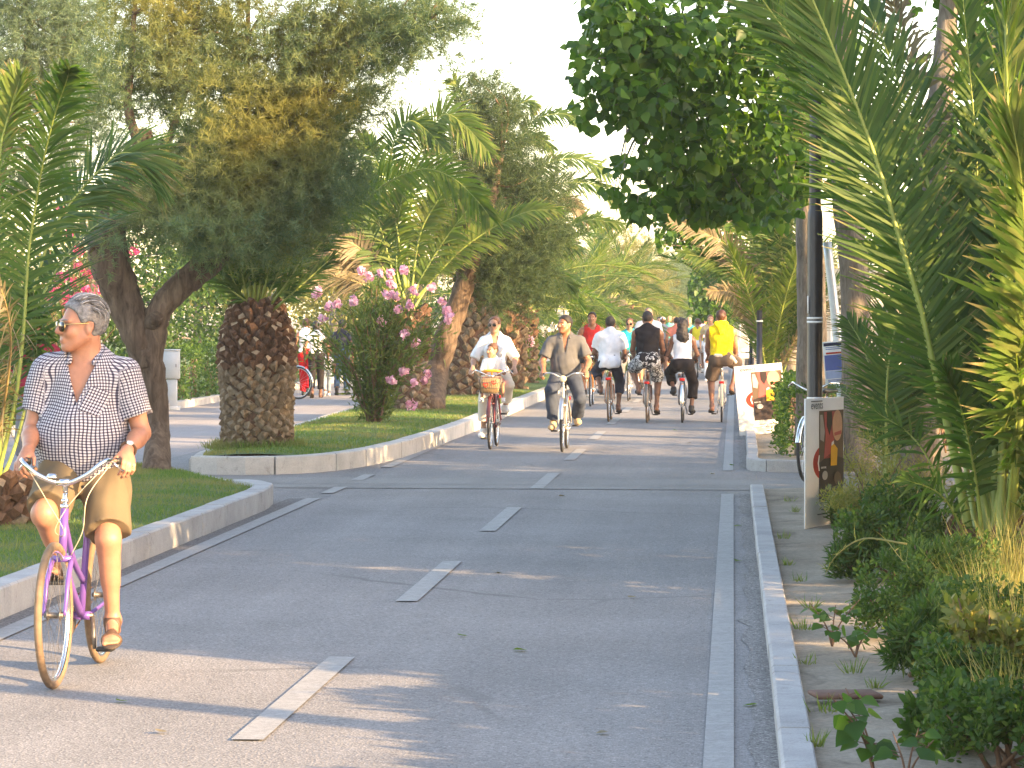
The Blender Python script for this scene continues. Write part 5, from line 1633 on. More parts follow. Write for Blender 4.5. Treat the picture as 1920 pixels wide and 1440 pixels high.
    for i in range(n1):
        t = i / (n1 - 1)
        wd = np.interp(t, [0, 0.08, 0.3, 0.55, 0.85, 1], [0.05, 0.1, 0.105, 0.055, 0.03, 0.012])
        zt = np.interp(t, [0, 0.1, 0.4, 0.9, 1], [0.008, 0.026, 0.014, 0.016, 0.0])
        for j in range(n2):
            a = 2 * math.pi * j / n2
            V.append((wd * math.cos(a), -0.13 + 0.27 * t, (zt if math.sin(a) > 0 else -0.03 if t > 0.1 and t < 0.9 else -0.01) * abs(math.sin(a)) ** 0.6))
    i = np.arange(n1 - 1)[:, None] * n2
    j = np.arange(n2)[None]
    sa.add(np.array(V) + ss + [0, 0.0, 0.025], np.stack([i + j, i + (j + 1) % n2, i + (j + 1) % n2 + n2, i + j + n2], -1).reshape(-1, 4))
    sa.f.append((np.array([list(range(n2))[::-1]]), 0))
    sa.f.append((np.array([list(range(n2))]) + (n1 - 1) * n2, 0))
    sa.build('saddle', saddle_mat or M_BLACKP, root)
    # cranks, chain, pedals
    cr = MB()
    lathe(cr, [(0.012, -0.002), (0.088, -0.002), (0.092, 0.0), (0.088, 0.003), (0.06, 0.003), (0.012, 0.004)], bb + [0.045, 0, 0], R=rotm((0, math.pi / 2, 0)), sides=24)
    ca = math.radians(crank)
    ped = []
    for s in (-1, 1):
        d = np.array([0, math.cos(ca), -math.sin(ca)]) * (1 if s > 0 else -1)      # crank 90: right pedal down
        e = bb + [s * 0.075, 0, 0] + d * 0.165
        tube(cr, [bb + [s * 0.055, 0, 0], e], [0.011, 0.009], 8)
        ped.append(e + [s * 0.055, 0, 0])
    tube(cr, [bb + [-0.058, 0, 0], bb + [0.058, 0, 0]], [0.012], 8)
    cr.build('crankset', M_ALU if not fine else M_STEEL, root)
    for e in ped:
        pm = MB()
        box(pm, e, (0.085, 0.075, 0.022), bev=0.006)
        pm.build('pedal', M_BLACKP, root)
    ch = MB()
    for z_ in (0.09, -0.085):
        tube(ch, [bb + [0.047, 0, z_], (0.047, yr, WR + z_ * 0.42)], [0.004], 5)
    ch.build('chain', M_RUST if fine else M_STEEL, root)
    if guards is not None:
        for (y, a0, a1) in ((yf, 0.25, 2.5), (yr, 0.55, 3.35)):
            g = MB()
            mudguard(g, y, a0, a1)
            g.build('mudguard', guards, root)
    if rack or basket == 'rear':
        r = MB()
        for s in (-1, 1):
            tube(r, [(s * 0.05, sc[1] - 0.02, 0.72), (s * 0.06, yr + 0.1, 0.735), (s * 0.055, yr - 0.17, 0.735)], [0.005], 6)
            tube(r, [(s * 0.062, yr, WR), (s * 0.06, yr - 0.1, 0.735)], [0.0045], 6)
        for y in np.linspace(yr - 0.15, sc[1] - 0.1, 5):
            tube(r, [(-0.055, y, 0.735), (0.055, y, 0.735)], [0.0045], 6)
        r.build('rack', M_ALU, root)
    if rear_light:
        l_ = MB()
        box(l_, (0, yr - WR * 0.55 if not rack else yr - 0.185, 0.66 if not rack else 0.715), (0.085, 0.022, 0.045), bev=0.008)
        l_.build('rear_reflector', M_REDREF, root)
    if headlight:
        l_ = MB()
        y0 = yf - 0.1
        lathe(l_, [(0.001, -0.05), (0.03, -0.045), (0.04, 0.0), (0.036, 0.012), (0.001, 0.014)], (0, y0, 0.8), R=rotm((-math.pi / 2, 0, 0)), sides=14)
        tube(l_, [(0, y0 - 0.02, 0.78), (0, y0 - 0.03, 0.7)], [0.006], 6)
        l_.build('headlight', M_LAMP, root)
    if stem_lamp:
        l_ = MB()
        ell(l_, clamp + [0, 0.05, -0.02], (0.045, 0.03, 0.045), seg=14)
        l_.build('headlight', stem_lamp, root)
    if basket is True:
        bk = MB()
        yb0, yb1, z0, z1 = yf - 0.13, yf + 0.12, 0.74, 0.95
        for zz, ex in ((z0, 0.0), (z0 + 0.07, 0.008), (z0 + 0.14, 0.016), (z1, 0.024)):
            x = 0.125 + ex
            tube(bk, [(-x, yb0, zz), (x, yb0, zz), (x, yb1 + ex, zz), (-x, yb1 + ex, zz), (-x, yb0, zz)], [0.004], 5)
        for t in np.linspace(-1, 1, 11):
            tube(bk, [(t * 0.125, yb1, z0), (t * 0.149, yb1 + 0.024, z1)], [0.0025], 4)
            tube(bk, [(t * 0.125, yb0, z0), (t * 0.149, yb0, z1)], [0.0025], 4)
            tube(bk, [(t * 0.125, yb0, z0), (t * 0.125, yb1, z0)], [0.0025], 4)
        for t in np.linspace(0, 1, 8):
            for s in (-1, 1):
                tube(bk, [(s * 0.125, yb0 + t * (yb1 - yb0), z0), (s * 0.149, yb0 + t * (yb1 + 0.024 - yb0), z1)], [0.0025], 4)
        bo = bk.build('basket', M_STEEL, root)
        ln = MB()
        box(ln, (0, (yb0 + yb1) / 2 + 0.01, (z0 + z1) / 2 - 0.005), (0.235, 0.225, 0.19), bev=0.02)
        ln.build('basket_lining', M_WICKER, bo)
        ht_ = MB()
        for hx, hz in ((-0.06, 0.88), (0.05, 0.85)):
            t = np.linspace(0, 2 * math.pi, 24, endpoint=False)
            hxv, hzv = 0.002 * 16 * np.sin(t) ** 3, 0.002 * (13 * np.cos(t) - 5 * np.cos(2 * t) - 2 * np.cos(3 * t) - np.cos(4 * t))
            q = np.stack([hx + hxv, np.full(24, yb1 + 0.018), hz + hzv], -1)
            tube(ht_, np.vstack([q, q[:1]]), [0.004], 5)
        ht_.build('heart_pattern', M_REDREF, bo)
    return root, ped, grips, ss


# ================================================================== PEOPLE
class Fld:
    """signed distance grid; smooth unions; surface nets"""

    def __init__(s, lo, hi, h):
        s.lo, s.h = np.asarray(lo, float), h
        s.n = np.maximum(4, np.ceil((np.asarray(hi, float) - s.lo) / h).astype(int) + 1)
        s.D = np.full(s.n, 1.0, np.float32)

    def block(s, lo, hi):
        a = np.clip(np.floor((lo - s.lo) / s.h).astype(int), 0, s.n - 1)
        b = np.clip(np.ceil((hi - s.lo) / s.h).astype(int) + 1, 1, s.n)
        sl = tuple(slice(x, y) for x, y in zip(a, b))
        g = [s.lo[i] + s.h * np.arange(a[i], b[i], dtype=np.float32) for i in range(3)]
        return sl, np.stack(np.meshgrid(*g, indexing='ij'), -1)

    def union(s, prim, off=0.0):
        lo, hi = prim['box']
        k = prim.get('k', 0.02)
        m = max(k, 3 * s.h) + off + 0.012
        sl, p = s.block(lo - m, hi + m)
        if min(p.shape) == 0:
            return
        d = prim['f'](p, off)
        for (c, nn) in prim.get('clip', ()):
            d = np.maximum(d, (p - c) @ nn)
        o = s.D[sl]
        hh = np.maximum(k - np.abs(o - d), 0) / max(k, 1e-6)
        s.D[sl] = np.minimum(o, d) - hh * hh * k * 0.25

    def carve(s, prim, k=0.01):
        lo, hi = prim['box']
        m = 3 * s.h + k + 0.01
        sl, p = s.block(lo - m, hi + m)
        if min(p.shape) == 0:
            return
        d = -prim['f'](p, 0.0)
        o = s.D[sl]
        hh = np.maximum(k - np.abs(o - d), 0) / max(k, 1e-6)
        s.D[sl] = np.maximum(o, d) + hh * hh * k * 0.25

    def pts(s):
        return s.block(s.lo - 1, s.lo + s.n * s.h + 1)[1]

    def noise(s, amp, freq, seed):
        p = s.pts()
        rg = np.random.default_rng(seed)
        a = np.zeros(p.shape[:3], np.float32)
        for i in range(5):
            w = rg.standard_normal(3) * freq * (0.7 + 0.35 * i)
            a += np.sin(p @ w.astype(np.float32) + rg.random() * 6.28 + 1.3 * np.sin(p @ (w[[1, 2, 0]] * 0.6).astype(np.float32))) / (1 + 0.5 * i)
        s.D += amp * a / 2.0

    def surf(s):
        D = s.D
        s_ = D < 0
        n = np.array(D.shape)
        c = sum(s_[i:n[0] - 1 + i, j:n[1] - 1 + j, k:n[2] - 1 + k].astype(np.int8) for i in (0, 1) for j in (0, 1) for k in (0, 1))
        act = (c > 0) & (c < 8)
        I = np.argwhere(act)
        if len(I) == 0:
            return np.zeros((0, 3)), np.zeros((0, 4), int)
        idx = np.full(act.shape, -1, np.int64)
        idx[act] = np.arange(len(I))
        cor = np.array([(i, j, k) for i in (0, 1) for j in (0, 1) for k in (0, 1)])
        val = np.stack([D[I[:, 0] + a, I[:, 1] + b, I[:, 2] + c_] for a, b, c_ in cor], 1)
        acc, cnt = np.zeros((len(I), 3)), np.zeros(len(I))
        for e0 in range(8):
            for ax in range(3):
                if cor[e0][ax] == 0:
                    t = cor[e0].copy()
                    t[ax] = 1
                    e1 = t[0] * 4 + t[1] * 2 + t[2]
                    a, b = val[:, e0], val[:, e1]
                    m = (a < 0) != (b < 0)
                    f = np.where(m, a / np.where(m, a - b, 1), 0)
                    q = cor[e0][None] + f[:, None] * (cor[e1] - cor[e0])[None]
                    acc += np.where(m[:, None], q, 0)
                    cnt += m
        V = s.lo + s.h * (I + acc / cnt[:, None])
        Q = []
        for ax in range(3):
            o1, o2 = (ax + 1) % 3, (ax + 2) % 3
            sl0 = [slice(1, -1)] * 3
            sl0[ax] = slice(0, n[ax] - 1)
            sl1 = list(sl0)
            sl1[ax] = slice(1, n[ax])
            a, b = s_[tuple(sl0)], s_[tuple(sl1)]
            E = np.argwhere(a != b)
            E[:, o1] += 1
            E[:, o2] += 1
            ins = s_[E[:, 0], E[:, 1], E[:, 2]]
            d1, d2 = np.eye(3, dtype=int)[o1], np.eye(3, dtype=int)[o2]
            g = lambda X: idx[X[:, 0], X[:, 1], X[:, 2]]
            q = np.stack([g(E - d1 - d2), g(E - d2), g(E), g(E - d1)], 1)
            q[~ins] = q[~ins][:, ::-1]
            Q.append(q)
        Q = np.concatenate(Q)
        Q = Q[(Q >= 0).all(1)]
        return V, Q


def rc(a, b, r1, r2, k=0.02, clip=()):
    """tapered capsule"""
    a, b = np.asarray(a, np.float32), np.asarray(b, np.float32)
    r = max(r1, r2)

    def f(p, off):
        ra, rb = r1 + off, r2 + off
        ba = b - a
        l2 = float(ba @ ba) + 1e-9
        rr = ra - rb
        a2 = max(l2 - rr * rr, 1e-9)
        il2 = 1.0 / l2
        pa = p - a
        y = pa @ ba
        z = y - l2
        x2 = ((pa * l2 - ba * y[..., None]) ** 2).sum(-1)
        y2, z2 = y * y * l2, z * z * l2
        kk = np.sign(rr) * rr * rr * x2
        d = (np.sqrt(x2 * a2 * il2) + y * rr) * il2 - ra
        d = np.where(np.sign(y) * a2 * y2 < kk, np.sqrt(x2 + y2) * il2 - ra, d)
        d = np.where(np.sign(z) * a2 * z2 > kk, np.sqrt(x2 + z2) * il2 - rb, d)
        return d
    return {'f': f, 'box': (np.minimum(a, b) - r, np.maximum(a, b) + r), 'k': k, 'clip': clip}


def el(c, r, R=None, k=0.03, clip=()):
    """ellipsoid, axes in the columns of R"""
    c, r = np.asarray(c, np.float32), np.asarray(r, np.float32)
    R = np.eye(3, dtype=np.float32) if R is None else np.asarray(R, np.float32)

    def f(p, off):
        q = (p - c) @ R
        ro = r + off
        k0 = np.sqrt(((q / ro) ** 2).sum(-1))
        k1 = np.sqrt(((q / (ro * ro)) ** 2).sum(-1)) + 1e-9
        return k0 * (k0 - 1) / k1
    ext = np.sqrt(((R * r) ** 2).sum(1))
    return {'f': f, 'box': (c - ext, c + ext), 'k': k, 'clip': clip}


def sdf_mesh(prims, h, off=0.0, noise=None, post=None, carves=(), pad=0.03):
    lo = np.min([p['box'][0] for p in prims], 0) - off - pad
    hi = np.max([p['box'][1] for p in prims], 0) + off + pad
    F = Fld(lo, hi, h)
    for p in prims:
        F.union(p, off)
    for c in carves:
        F.carve(c)
    if noise:
        F.noise(*noise)
    if post:
        F.D = post(F.pts(), F.D)
    return F.surf()


def ik(a, b, l1, l2, hint):
    """middle joint of a two-bone limb from a to b bending towards hint"""
    a, b = np.asarray(a, float), np.asarray(b, float)
    d = b - a
    L = np.linalg.norm(d)
    if L > (l1 + l2) * 0.995:
        s = L / ((l1 + l2) * 0.995)
        l1, l2 = l1 * s, l2 * s
    x = (l1 * l1 - l2 * l2 + L * L) / (2 * L)
    h = math.sqrt(max(l1 * l1 - x * x, 0))
    u = d / L
    n = np.asarray(hint, float)
    n = nrm(n - u * (n @ u))
    return a + u * x + n * h


SKINS = {}


def skin(col):
    if col not in SKINS:
        m, n, l, b = node_mat('skin')
        f = noise(n, l, 22.0, 4, 0.6, coords(n))
        c = ramp(n, l, f, [(0.3, tuple(x * 0.86 for x in col)), (0.7, tuple(x * 1.1 for x in col))])
        at = n.new('ShaderNodeAttribute')
        at.attribute_name = 'lip'
        c = mixc(n, l, at.outputs['Fac'], c, (col[0] * 0.75, col[1] * 0.45, col[2] * 0.5))
        l.new(c, b.inputs['Base Color'])
        b.inputs['Roughness'].default_value = 0.5
        b.inputs['Subsurface Weight'].default_value = 0.12
        b.inputs['Subsurface Radius'].default_value = (0.02, 0.008, 0.004)
        b.inputs['Subsurface Scale'].default_value = 0.3
        bump(n, l, noise(n, l, 140.0, 5, 0.7, coords(n)), 0.35, 0.002, b)
        SKINS[col] = m
    return SKINS[col]


CLOTH = {}


def cloth(name, col, rough=0.85, var=0.1, vs=7.0):
    if (name, col) not in CLOTH:
        CLOTH[(name, col)] = pmat(name, col, rough, 0, var, vs, 320.0, 0.25, 0.002, 0.2)
    return CLOTH[(name, col)]


def check_mat():
    m, n, l, b = node_mat('checked_cotton')
    at = n.new('ShaderNodeAttribute')
    at.attribute_name = 'weave'
    sep = n.new('ShaderNodeSeparateXYZ')
    l.new(at.outputs['Vector'], sep.inputs[0])

    def stripes(o, per, wid):
        d = n.new('ShaderNodeMath')
        d.operation = 'DIVIDE'
        d.inputs[1].default_value = per
        l.new(o, d.inputs[0])
        fr = n.new('ShaderNodeMath')
        fr.operation = 'FRACT'
        l.new(d.outputs[0], fr.inputs[0])
        return ramp(n, l, fr.outputs[0], [(0.0, 1.0), (wid, 1.0), (wid + 0.06, 0.0), (0.92, 0.0), (0.99, 1.0)])
    u, v = stripes(sep.outputs[0], 0.0145, 0.3), stripes(sep.outputs[1], 0.0145, 0.3)
    c = mixc(n, l, u, (0.46, 0.46, 0.5), (0.075, 0.075, 0.115))
    c2 = mixc(n, l, 1.0, c, mixc(n, l, v, (1.0, 1.0, 1.0), (0.24, 0.21, 0.26)), 'MULTIPLY')
    l.new(c2, b.inputs['Base Color'])
    b.inputs['Roughness'].default_value = 0.9
    b.inputs['Specular IOR Level'].default_value = 0.15
    return m


def floral_mat():
    m, n, l, b = node_mat('floral_cotton')
    f = noise(n, l, 26.0, 3, 0.6, coords(n), 1.4)
    c = ramp(n, l, f, [(0.49, (0.02, 0.022, 0.03)), (0.53, (0.55, 0.57, 0.58))])
    l.new(c, b.inputs['Base Color'])
    b.inputs['Roughness'].default_value = 0.85
    return m


M_HAIRGREY = pmat('grey_hair', (0.15, 0.15, 0.155), 0.55, 0, 0.6, 60.0, 160.0, 0.8, 0.006)
M_STRANDS = leafmat('grey_strands', (0.06, 0.058, 0.058), (0.17, 0.17, 0.175), (0.42, 0.42, 0.43), 0.0, 0.5)
M_HAIRDARK = pmat('dark_hair', (0.012, 0.009, 0.008), 0.62, 0, 0.5, 60.0, 140.0, 0.8, 0.006)
M_HAIRBROWN = pmat('brown_hair', (0.1, 0.045, 0.02), 0.5, 0, 0.45, 60.0, 140.0, 0.8, 0.006)
M_HAIRRED = pmat('auburn_hair', (0.06, 0.022, 0.01), 0.5, 0, 0.45, 60.0, 140.0, 0.8, 0.006)
M_HAIRFAIR = pmat('fair_hair', (0.4, 0.26, 0.12), 0.5, 0, 0.45, 60.0, 140.0, 0.8, 0.006)
M_LENS = pmat('sunglass_lens', (0.02, 0.014, 0.01), 0.08, 0, 0.1, 5)
M_GOLD = pmat('gold_metal', (0.6, 0.45, 0.2), 0.25, 1.0, 0.05, 5)
M_EYE = pmat('eye_white', (0.7, 0.68, 0.65), 0.3, 0, 0.03, 5)
M_IRIS = pmat('dark_iris', (0.03, 0.018, 0.01), 0.15, 0, 0.1, 5)
M_BROW = pmat('eyebrow_hair', (0.06, 0.045, 0.035), 0.7, 0, 0.3, 80)
M_LEATHER = pmat('brown_leather', (0.085, 0.045, 0.025), 0.6, 0, 0.25, 25, 90.0, 0.4)
M_SUEDE = pmat('tan_suede', (0.46, 0.33, 0.2), 0.85, 0, 0.15, 18)
M_SOLE = pmat('dark_sole', (0.05, 0.035, 0.025), 0.8, 0, 0.2, 18)
M_WHITESHOE = pmat('white_shoe', (0.7, 0.68, 0.65), 0.6, 0, 0.08, 18)
M_BLACKSHOE = pmat('black_shoe', (0.025, 0.025, 0.025), 0.6, 0, 0.2, 18)
M_WATCH = pmat('watch_face', (0.75, 0.75, 0.72), 0.15, 0.3, 0.05, 20)


def head_prims(C, R, s=1.0, female=False):
    """head in its own frame: +Y is the way the face looks; C = centre of the head"""
    L = lambda p: C + R @ (np.asarray(p, float) * s)
    E = lambda c, r, k=0.02, RR=None: el(L(c), np.asarray(r) * s, R if RR is None else R @ RR, k * s)
    T = lambda a, b, r1, r2, k=0.012: rc(L(a), L(b), r1 * s, r2 * s, k * s)
    j = 0.92 if female else 1.0
    out = [E((0, -0.016, 0.032), (0.0735, 0.094, 0.088)), E((0, 0.03, -0.03), (0.06 * j, 0.066, 0.084 * j), 0.03),
           T((0.055 * j, 0.0, -0.05), (0.02, 0.066, -0.096), 0.021 * j, 0.019 * j, 0.025), T((-0.055 * j, 0.0, -0.05), (-0.02, 0.066, -0.096), 0.021 * j, 0.019 * j, 0.025),
           E((0, 0.074, -0.097), (0.022 * j, 0.018, 0.018), 0.018), E((0.036, 0.062, -0.03), (0.024, 0.026, 0.024), 0.02), E((-0.036, 0.062, -0.03), (0.024, 0.026, 0.024), 0.02),
           T((0.043, 0.072, 0.022), (0.012, 0.086, 0.02), 0.011, 0.011), T((-0.043, 0.072, 0.022), (-0.012, 0.086, 0.02), 0.011, 0.011),
           T((0, 0.09, 0.014), (0, 0.113, -0.026), 0.0085, 0.013), E((0.012, 0.099, -0.031), (0.0095, 0.011, 0.008), 0.008), E((-0.012, 0.099, -0.031), (0.0095, 0.011, 0.008), 0.008),
           E((0, 0.083, -0.066), (0.026, 0.016, 0.014), 0.012), T((-0.018, 0.089, -0.0605), (0.018, 0.089, -0.0605), 0.0055, 0.0055, 0.006), T((-0.016, 0.088, -0.0715), (0.016, 0.088, -0.0715), 0.0065, 0.0065, 0.006)]
    for sx in (-1, 1):
        ear = rotm((0, 0, sx * 0.35)) @ rotm((0.2, 0, 0))
        out.append(E((sx * 0.077, -0.012, -0.004), (0.011, 0.02, 0.033), 0.008, ear))
        out.append(E((sx * 0.079, -0.006, -0.03), (0.008, 0.009, 0.011), 0.008, ear))
    carve = [E((sx * 0.032, 0.093, -0.002), (0.019, 0.014, 0.012)) for sx in (-1, 1)]
    carve += [E((sx * 0.089, -0.008, 0.0), (0.007, 0.01, 0.017)) for sx in (-1, 1)]
    return out, carve


def hand_prims(w, pd, pn, side, s, curl=1.0, spread=0.0, fine=True):
    """hand at wrist w: pd along the palm, pn out of the palm (the way fingers close), side = unit vector towards the thumb"""
    pd, pn = nrm(pd), nrm(pn)
    sv = nrm(np.cross(pd, pn))
    if sv @ np.asarray(side) < 0:
        sv = -sv
    out = [rc(w, w + pd * 0.03 * s, 0.025 * s, 0.026 * s, 0.02 * s), el(w + pd * 0.052 * s, np.array([0.039, 0.05, 0.0165]) * s, np.stack([sv, pd, pn], 1), 0.016 * s),
           el(w + pd * 0.035 * s + sv * 0.024 * s + pn * 0.01 * s, np.array([0.018, 0.028, 0.016]) * s, np.stack([sv, pd, pn], 1), 0.012 * s)]
    lens = [0.038, 0.044, 0.041, 0.032]
    fr = 0.0088 * s if fine else 0.0105 * s
    for i, ln in enumerate(lens):
        o = (0.03 - 0.02 * i) * s
        a = w + pd * (0.093 - 0.004 * abs(i - 1.2)) * s + sv * o
        ang, d = 0.0, pd
        c = curl * (0.95 + 0.1 * i)
        for seg_, (l_, da) in enumerate(((ln, 0.5), (ln * 0.66, 0.95), (ln * 0.52, 0.75))):
            ang += da * c
            d = pd * math.cos(ang) + pn * math.sin(ang) + sv * (0.08 * (1.5 - i) * spread)
            b = a + nrm(d) * l_ * s
            out.append(rc(a, b, fr * (1 - 0.07 * seg_), fr * (0.93 - 0.08 * seg_), 0.006 * s))
            a = b
    t0 = w + pd * 0.025 * s + sv * 0.03 * s + pn * 0.008 * s
    t1 = t0 + nrm(pd * 0.7 + sv * 0.55 + pn * 0.45 * curl) * 0.04 * s
    t2 = t1 + nrm(pd * 0.75 - sv * 0.05 * curl + pn * 0.6 * curl) * 0.032 * s
    out += [rc(t0, t1, 0.0125 * s, 0.0105 * s, 0.01 * s), rc(t1, t2, 0.0102 * s, 0.0085 * s, 0.006 * s)]
    return out


def make_person(label, loc, rz, pose, look, h=0.012, group='people on the path'):
    """one figure: continuous body; clothes, hair and glasses as its children. All joints in the figure's own frame (+Y forwards)"""
    s = pose.get('s', 1.0)
    fem = look.get('female', False)
    fat = look.get('fat', 0.0)
    wide = look.get('wide', 1.0)
    pel = np.asarray(pose['pelvis'], float)
    lean, slean = math.radians(pose.get('lean', 8)), math.radians(pose.get('slean', 0))
    U = nrm(np.array([math.sin(slean), math.sin(lean), math.cos(lean)]))
    Xr = nrm(np.cross(np.array([0, 1.0, 0]), U))
    tw = math.radians(pose.get('twist', 0))
    Fv = nrm(np.cross(U, Xr))
    Xs = Xr * math.cos(tw) + Fv * math.sin(tw)
    Fs = nrm(np.cross(U, Xs))
    RT = np.stack([Xr, Fv, U], 1)
    RS = np.stack([Xs, Fs, U], 1)
    tl = pose.get('torso', 0.5) * s
    Cn = pel + U * tl + Fv * 0.0
    shw = (0.158 if fem else 0.182) * s * wide
    sh = {-1: Cn - U * 0.068 * s - Xs * shw, 1: Cn - U * 0.068 * s + Xs * shw}
    ua, fa = 0.29 * s, 0.255 * s
    th, sn = pose.get('thigh', 0.43) * s, pose.get('shin', 0.42) * s
    hw = (0.092 if not fem else 0.088) * s
    hip = {-1: pel - Xr * hw - U * 0.01, 1: pel + Xr * hw - U * 0.01}
    yaw, pit, rol = [math.radians(a) for a in pose.get('head', (0, 0, 0))]
    HR = rotm((0, 0, yaw)) @ rotm((pit, 0, 0)) @ rotm((0, rol, 0))
    hs = pose.get('head_s', 1.0)
    neck_top = Cn + nrm(U + Fv * 0.25) * 0.085 * s
    HC = neck_top + HR @ np.array([0, 0.022, 0.075]) * s * hs
    prims = {}
    fx = 1 + 0.12 * fat
    torso = [el(pel + U * 0.02, np.array([0.158 * (1.06 if fem else 1), 0.118 * fx, 0.115]) * s * [wide, 1, 1], RT, 0.06 * s),
             el(pel + U * 0.17 * s + Fv * (0.012 + 0.035 * fat) * s, np.array([(0.135 if fem else 0.15) + 0.02 * fat, 0.103 + 0.045 * fat, 0.16]) * s * [wide, 1, 1], RT, 0.06 * s),
             el(pel + U * 0.335 * s + Fv * 0.005, np.array([(0.142 if fem else 0.165), 0.108 + 0.012 * fat, 0.175]) * s * [wide, 1, 1], RS, 0.06 * s),
             rc(sh[-1] + Xs * 0.03 * s, sh[1] - Xs * 0.03 * s, 0.058 * s, 0.058 * s, 0.05 * s),
             rc(Cn + U * 0.035 * s - Fv * 0.012, sh[-1] + Xs * 0.06 * s + U * 0.005, 0.047 * s, 0.044 * s, 0.05 * s), rc(Cn + U * 0.035 * s - Fv * 0.012, sh[1] - Xs * 0.06 * s + U * 0.005, 0.047 * s, 0.044 * s, 0.05 * s)]
    if fem:
        for q in (-1, 1):
            torso.append(el(pel + U * 0.315 * s + Fs * 0.095 * s + Xs * q * 0.07 * s, np.array([0.062, 0.058, 0.062]) * s, RS, 0.03 * s))
    for q in (-1, 1):
        torso.append(el(pel + Xr * q * 0.075 * s - Fv * 0.055 * s - U * 0.015, np.array([0.09, 0.095, 0.1]) * s, RT, 0.05 * s))
    neck = [rc(Cn - U * 0.03 * s, neck_top + HR @ np.array([0, -0.01, 0.02]) * s, 0.06 * s * (0.85 if fem else 1) * (1 + 0.08 * fat), 0.054 * s * (0.85 if fem else 1) * (1 + 0.08 * fat), 0.03 * s)]
    hp, hc = head_prims(HC, HR, s * hs, fem)
    arms, hands, jarm = {}, {}, {}
    am = 0.88 if fem else 1.0
    for q in (-1, 1):
        w = np.asarray(pose['wrist'][q], float)
        hint = np.asarray(pose.get('elbow', {}).get(q, (q * 0.32, -0.9, -0.3)), float)
        e = ik(sh[q], w, ua, fa, hint)
        jarm[q] = (sh[q], e, w)
        fd = nrm(w - e)
        arms[q] = [rc(sh[q], e, 0.055 * s * am * (1 + 0.1 * fat), 0.042 * s * am, 0.03 * s), el(sh[q] + (e - sh[q]) * 0.12, np.array([0.056, 0.058, 0.06]) * s * am, None, 0.035 * s)]
        arms[q] += [rc(e, e + (w - e) * 0.35, 0.042 * s * am, 0.0435 * s * am, 0.02 * s), rc(e + (w - e) * 0.3, w, 0.043 * s * am, 0.0265 * s * am, 0.02 * s)]
        hd = pose.get('hand', {}).get(q, None)
        pd, pn, cu = hd if hd is not None else (fd * 0.6 + np.array([0, 0.3, -0.25]), np.array([q * -0.15, 0.25, -1.0]), 0.85)
        pn = np.asarray(pn, float) - nrm(pd) * (np.asarray(pn, float) @ nrm(pd))
        hands[q] = hand_prims(w, pd, pn, pose.get('thumb', {}).get(q, np.array([-q, 0.2, 0.0])), s, cu, fine=h < 0.009)
    legs, feet, jleg, flen = {}, {}, {}, 0.25 * s
    for q in (-1, 1):
        a = np.asarray(pose['ankle'][q], float)
        hint = np.asarray(pose.get('knee', {}).get(q, (q * 0.25, 1, 0.4)), float)
        k_ = ik(hip[q], a, th, sn, hint)
        jleg[q] = (hip[q], k_, a)
        bk = nrm(np.cross(np.cross(a - k_, k_ - hip[q]), a - k_)) if np.linalg.norm(np.cross(a - k_, k_ - hip[q])) > 1e-4 else np.array([0, -1.0, 0])
        if bk @ np.array([0, 1.0, 0]) > 0.1:
            bk = -bk
        legs[q] = [rc(hip[q], k_, 0.083 * s * (1 + 0.1 * fat), 0.055 * s, 0.04 * s), el(k_ + (hip[q] - k_) * 0.02, np.array([0.053, 0.056, 0.06]) * s, None, 0.03 * s),
                   rc(k_, a, 0.05 * s, 0.033 * s, 0.03 * s), rc(k_ + (a - k_) * 0.16 + bk * 0.018 * s, k_ + (a - k_) * 0.5 + bk * 0.012 * s, 0.046 * s, 0.036 * s, 0.04 * s)]
        fp = math.radians(pose.get('foot', {}).get(q, 0))
        fyaw = math.radians(pose.get('toe_out', {}).get(q, q * 8))
        fwd = np.array([math.sin(fyaw) * math.cos(fp), math.cos(fyaw) * math.cos(fp), math.sin(fp)])
        fup = np.array([-math.sin(fyaw) * math.sin(fp), -math.cos(fyaw) * math.sin(fp), math.cos(fp)])
        fs = np.cross(fwd, fup)
        heel = a - fup * 0.05 * s - fwd * 0.035 * s
        ball = a - fup * 0.062 * s + fwd * 0.12 * s
        ft = [rc(a, heel, 0.034 * s, 0.031 * s, 0.03 * s), rc(a + fwd * 0.01, ball, 0.034 * s, 0.022 * s, 0.03 * s), rc(heel, ball, 0.028 * s, 0.02 * s, 0.025 * s), rc(ball - fs * 0.026 * s, ball + fs * 0.026 * s, 0.0185 * s, 0.0185 * s, 0.02 * s)]
        if look.get('shoe') in ('sandal', 'flipflop', None):
            for i in range(5):
                o = (-0.033 + 0.0165 * i) * q * -1
                b0 = ball + fs * -o * s * 0.9 + fwd * 0.004
                ft.append(rc(b0, b0 + fwd * (0.052 - 0.0055 * i) * s - fup * 0.006 * s, 0.0125 * s if i == 0 else 0.0095 * s, 0.0115 * s if i == 0 else 0.008 * s, 0.006 * s))
        else:
            ft.append(rc(ball, ball + fwd * 0.045 * s, 0.026 * s, 0.018 * s, 0.025 * s))
        feet[q] = (ft, a, fwd, fup, fs, heel, ball)
    body = torso + neck + arms[-1] + arms[1] + hands[-1] + hands[1] + legs[-1] + legs[1] + feet[-1][0] + feet[1][0] + hp
    V, Q = sdf_mesh(body, h, carves=hc)
    mb = MB()
    lipc = HC + HR @ np.array([0, 0.094, -0.066]) * s * hs
    q_ = (V - lipc) @ HR / (s * hs)
    lip = np.clip(1.3 - np.sqrt((q_[:, 0] / 0.021) ** 2 + (q_[:, 2] / 0.0095) ** 2 + (q_[:, 1] / 0.02) ** 2), 0, 1) * (0.9 if fem else 0.6)
    mb.add(V, Q, 0, lip)
    root = mb.build('person', skin(look['skin']), None, True, 'lip')
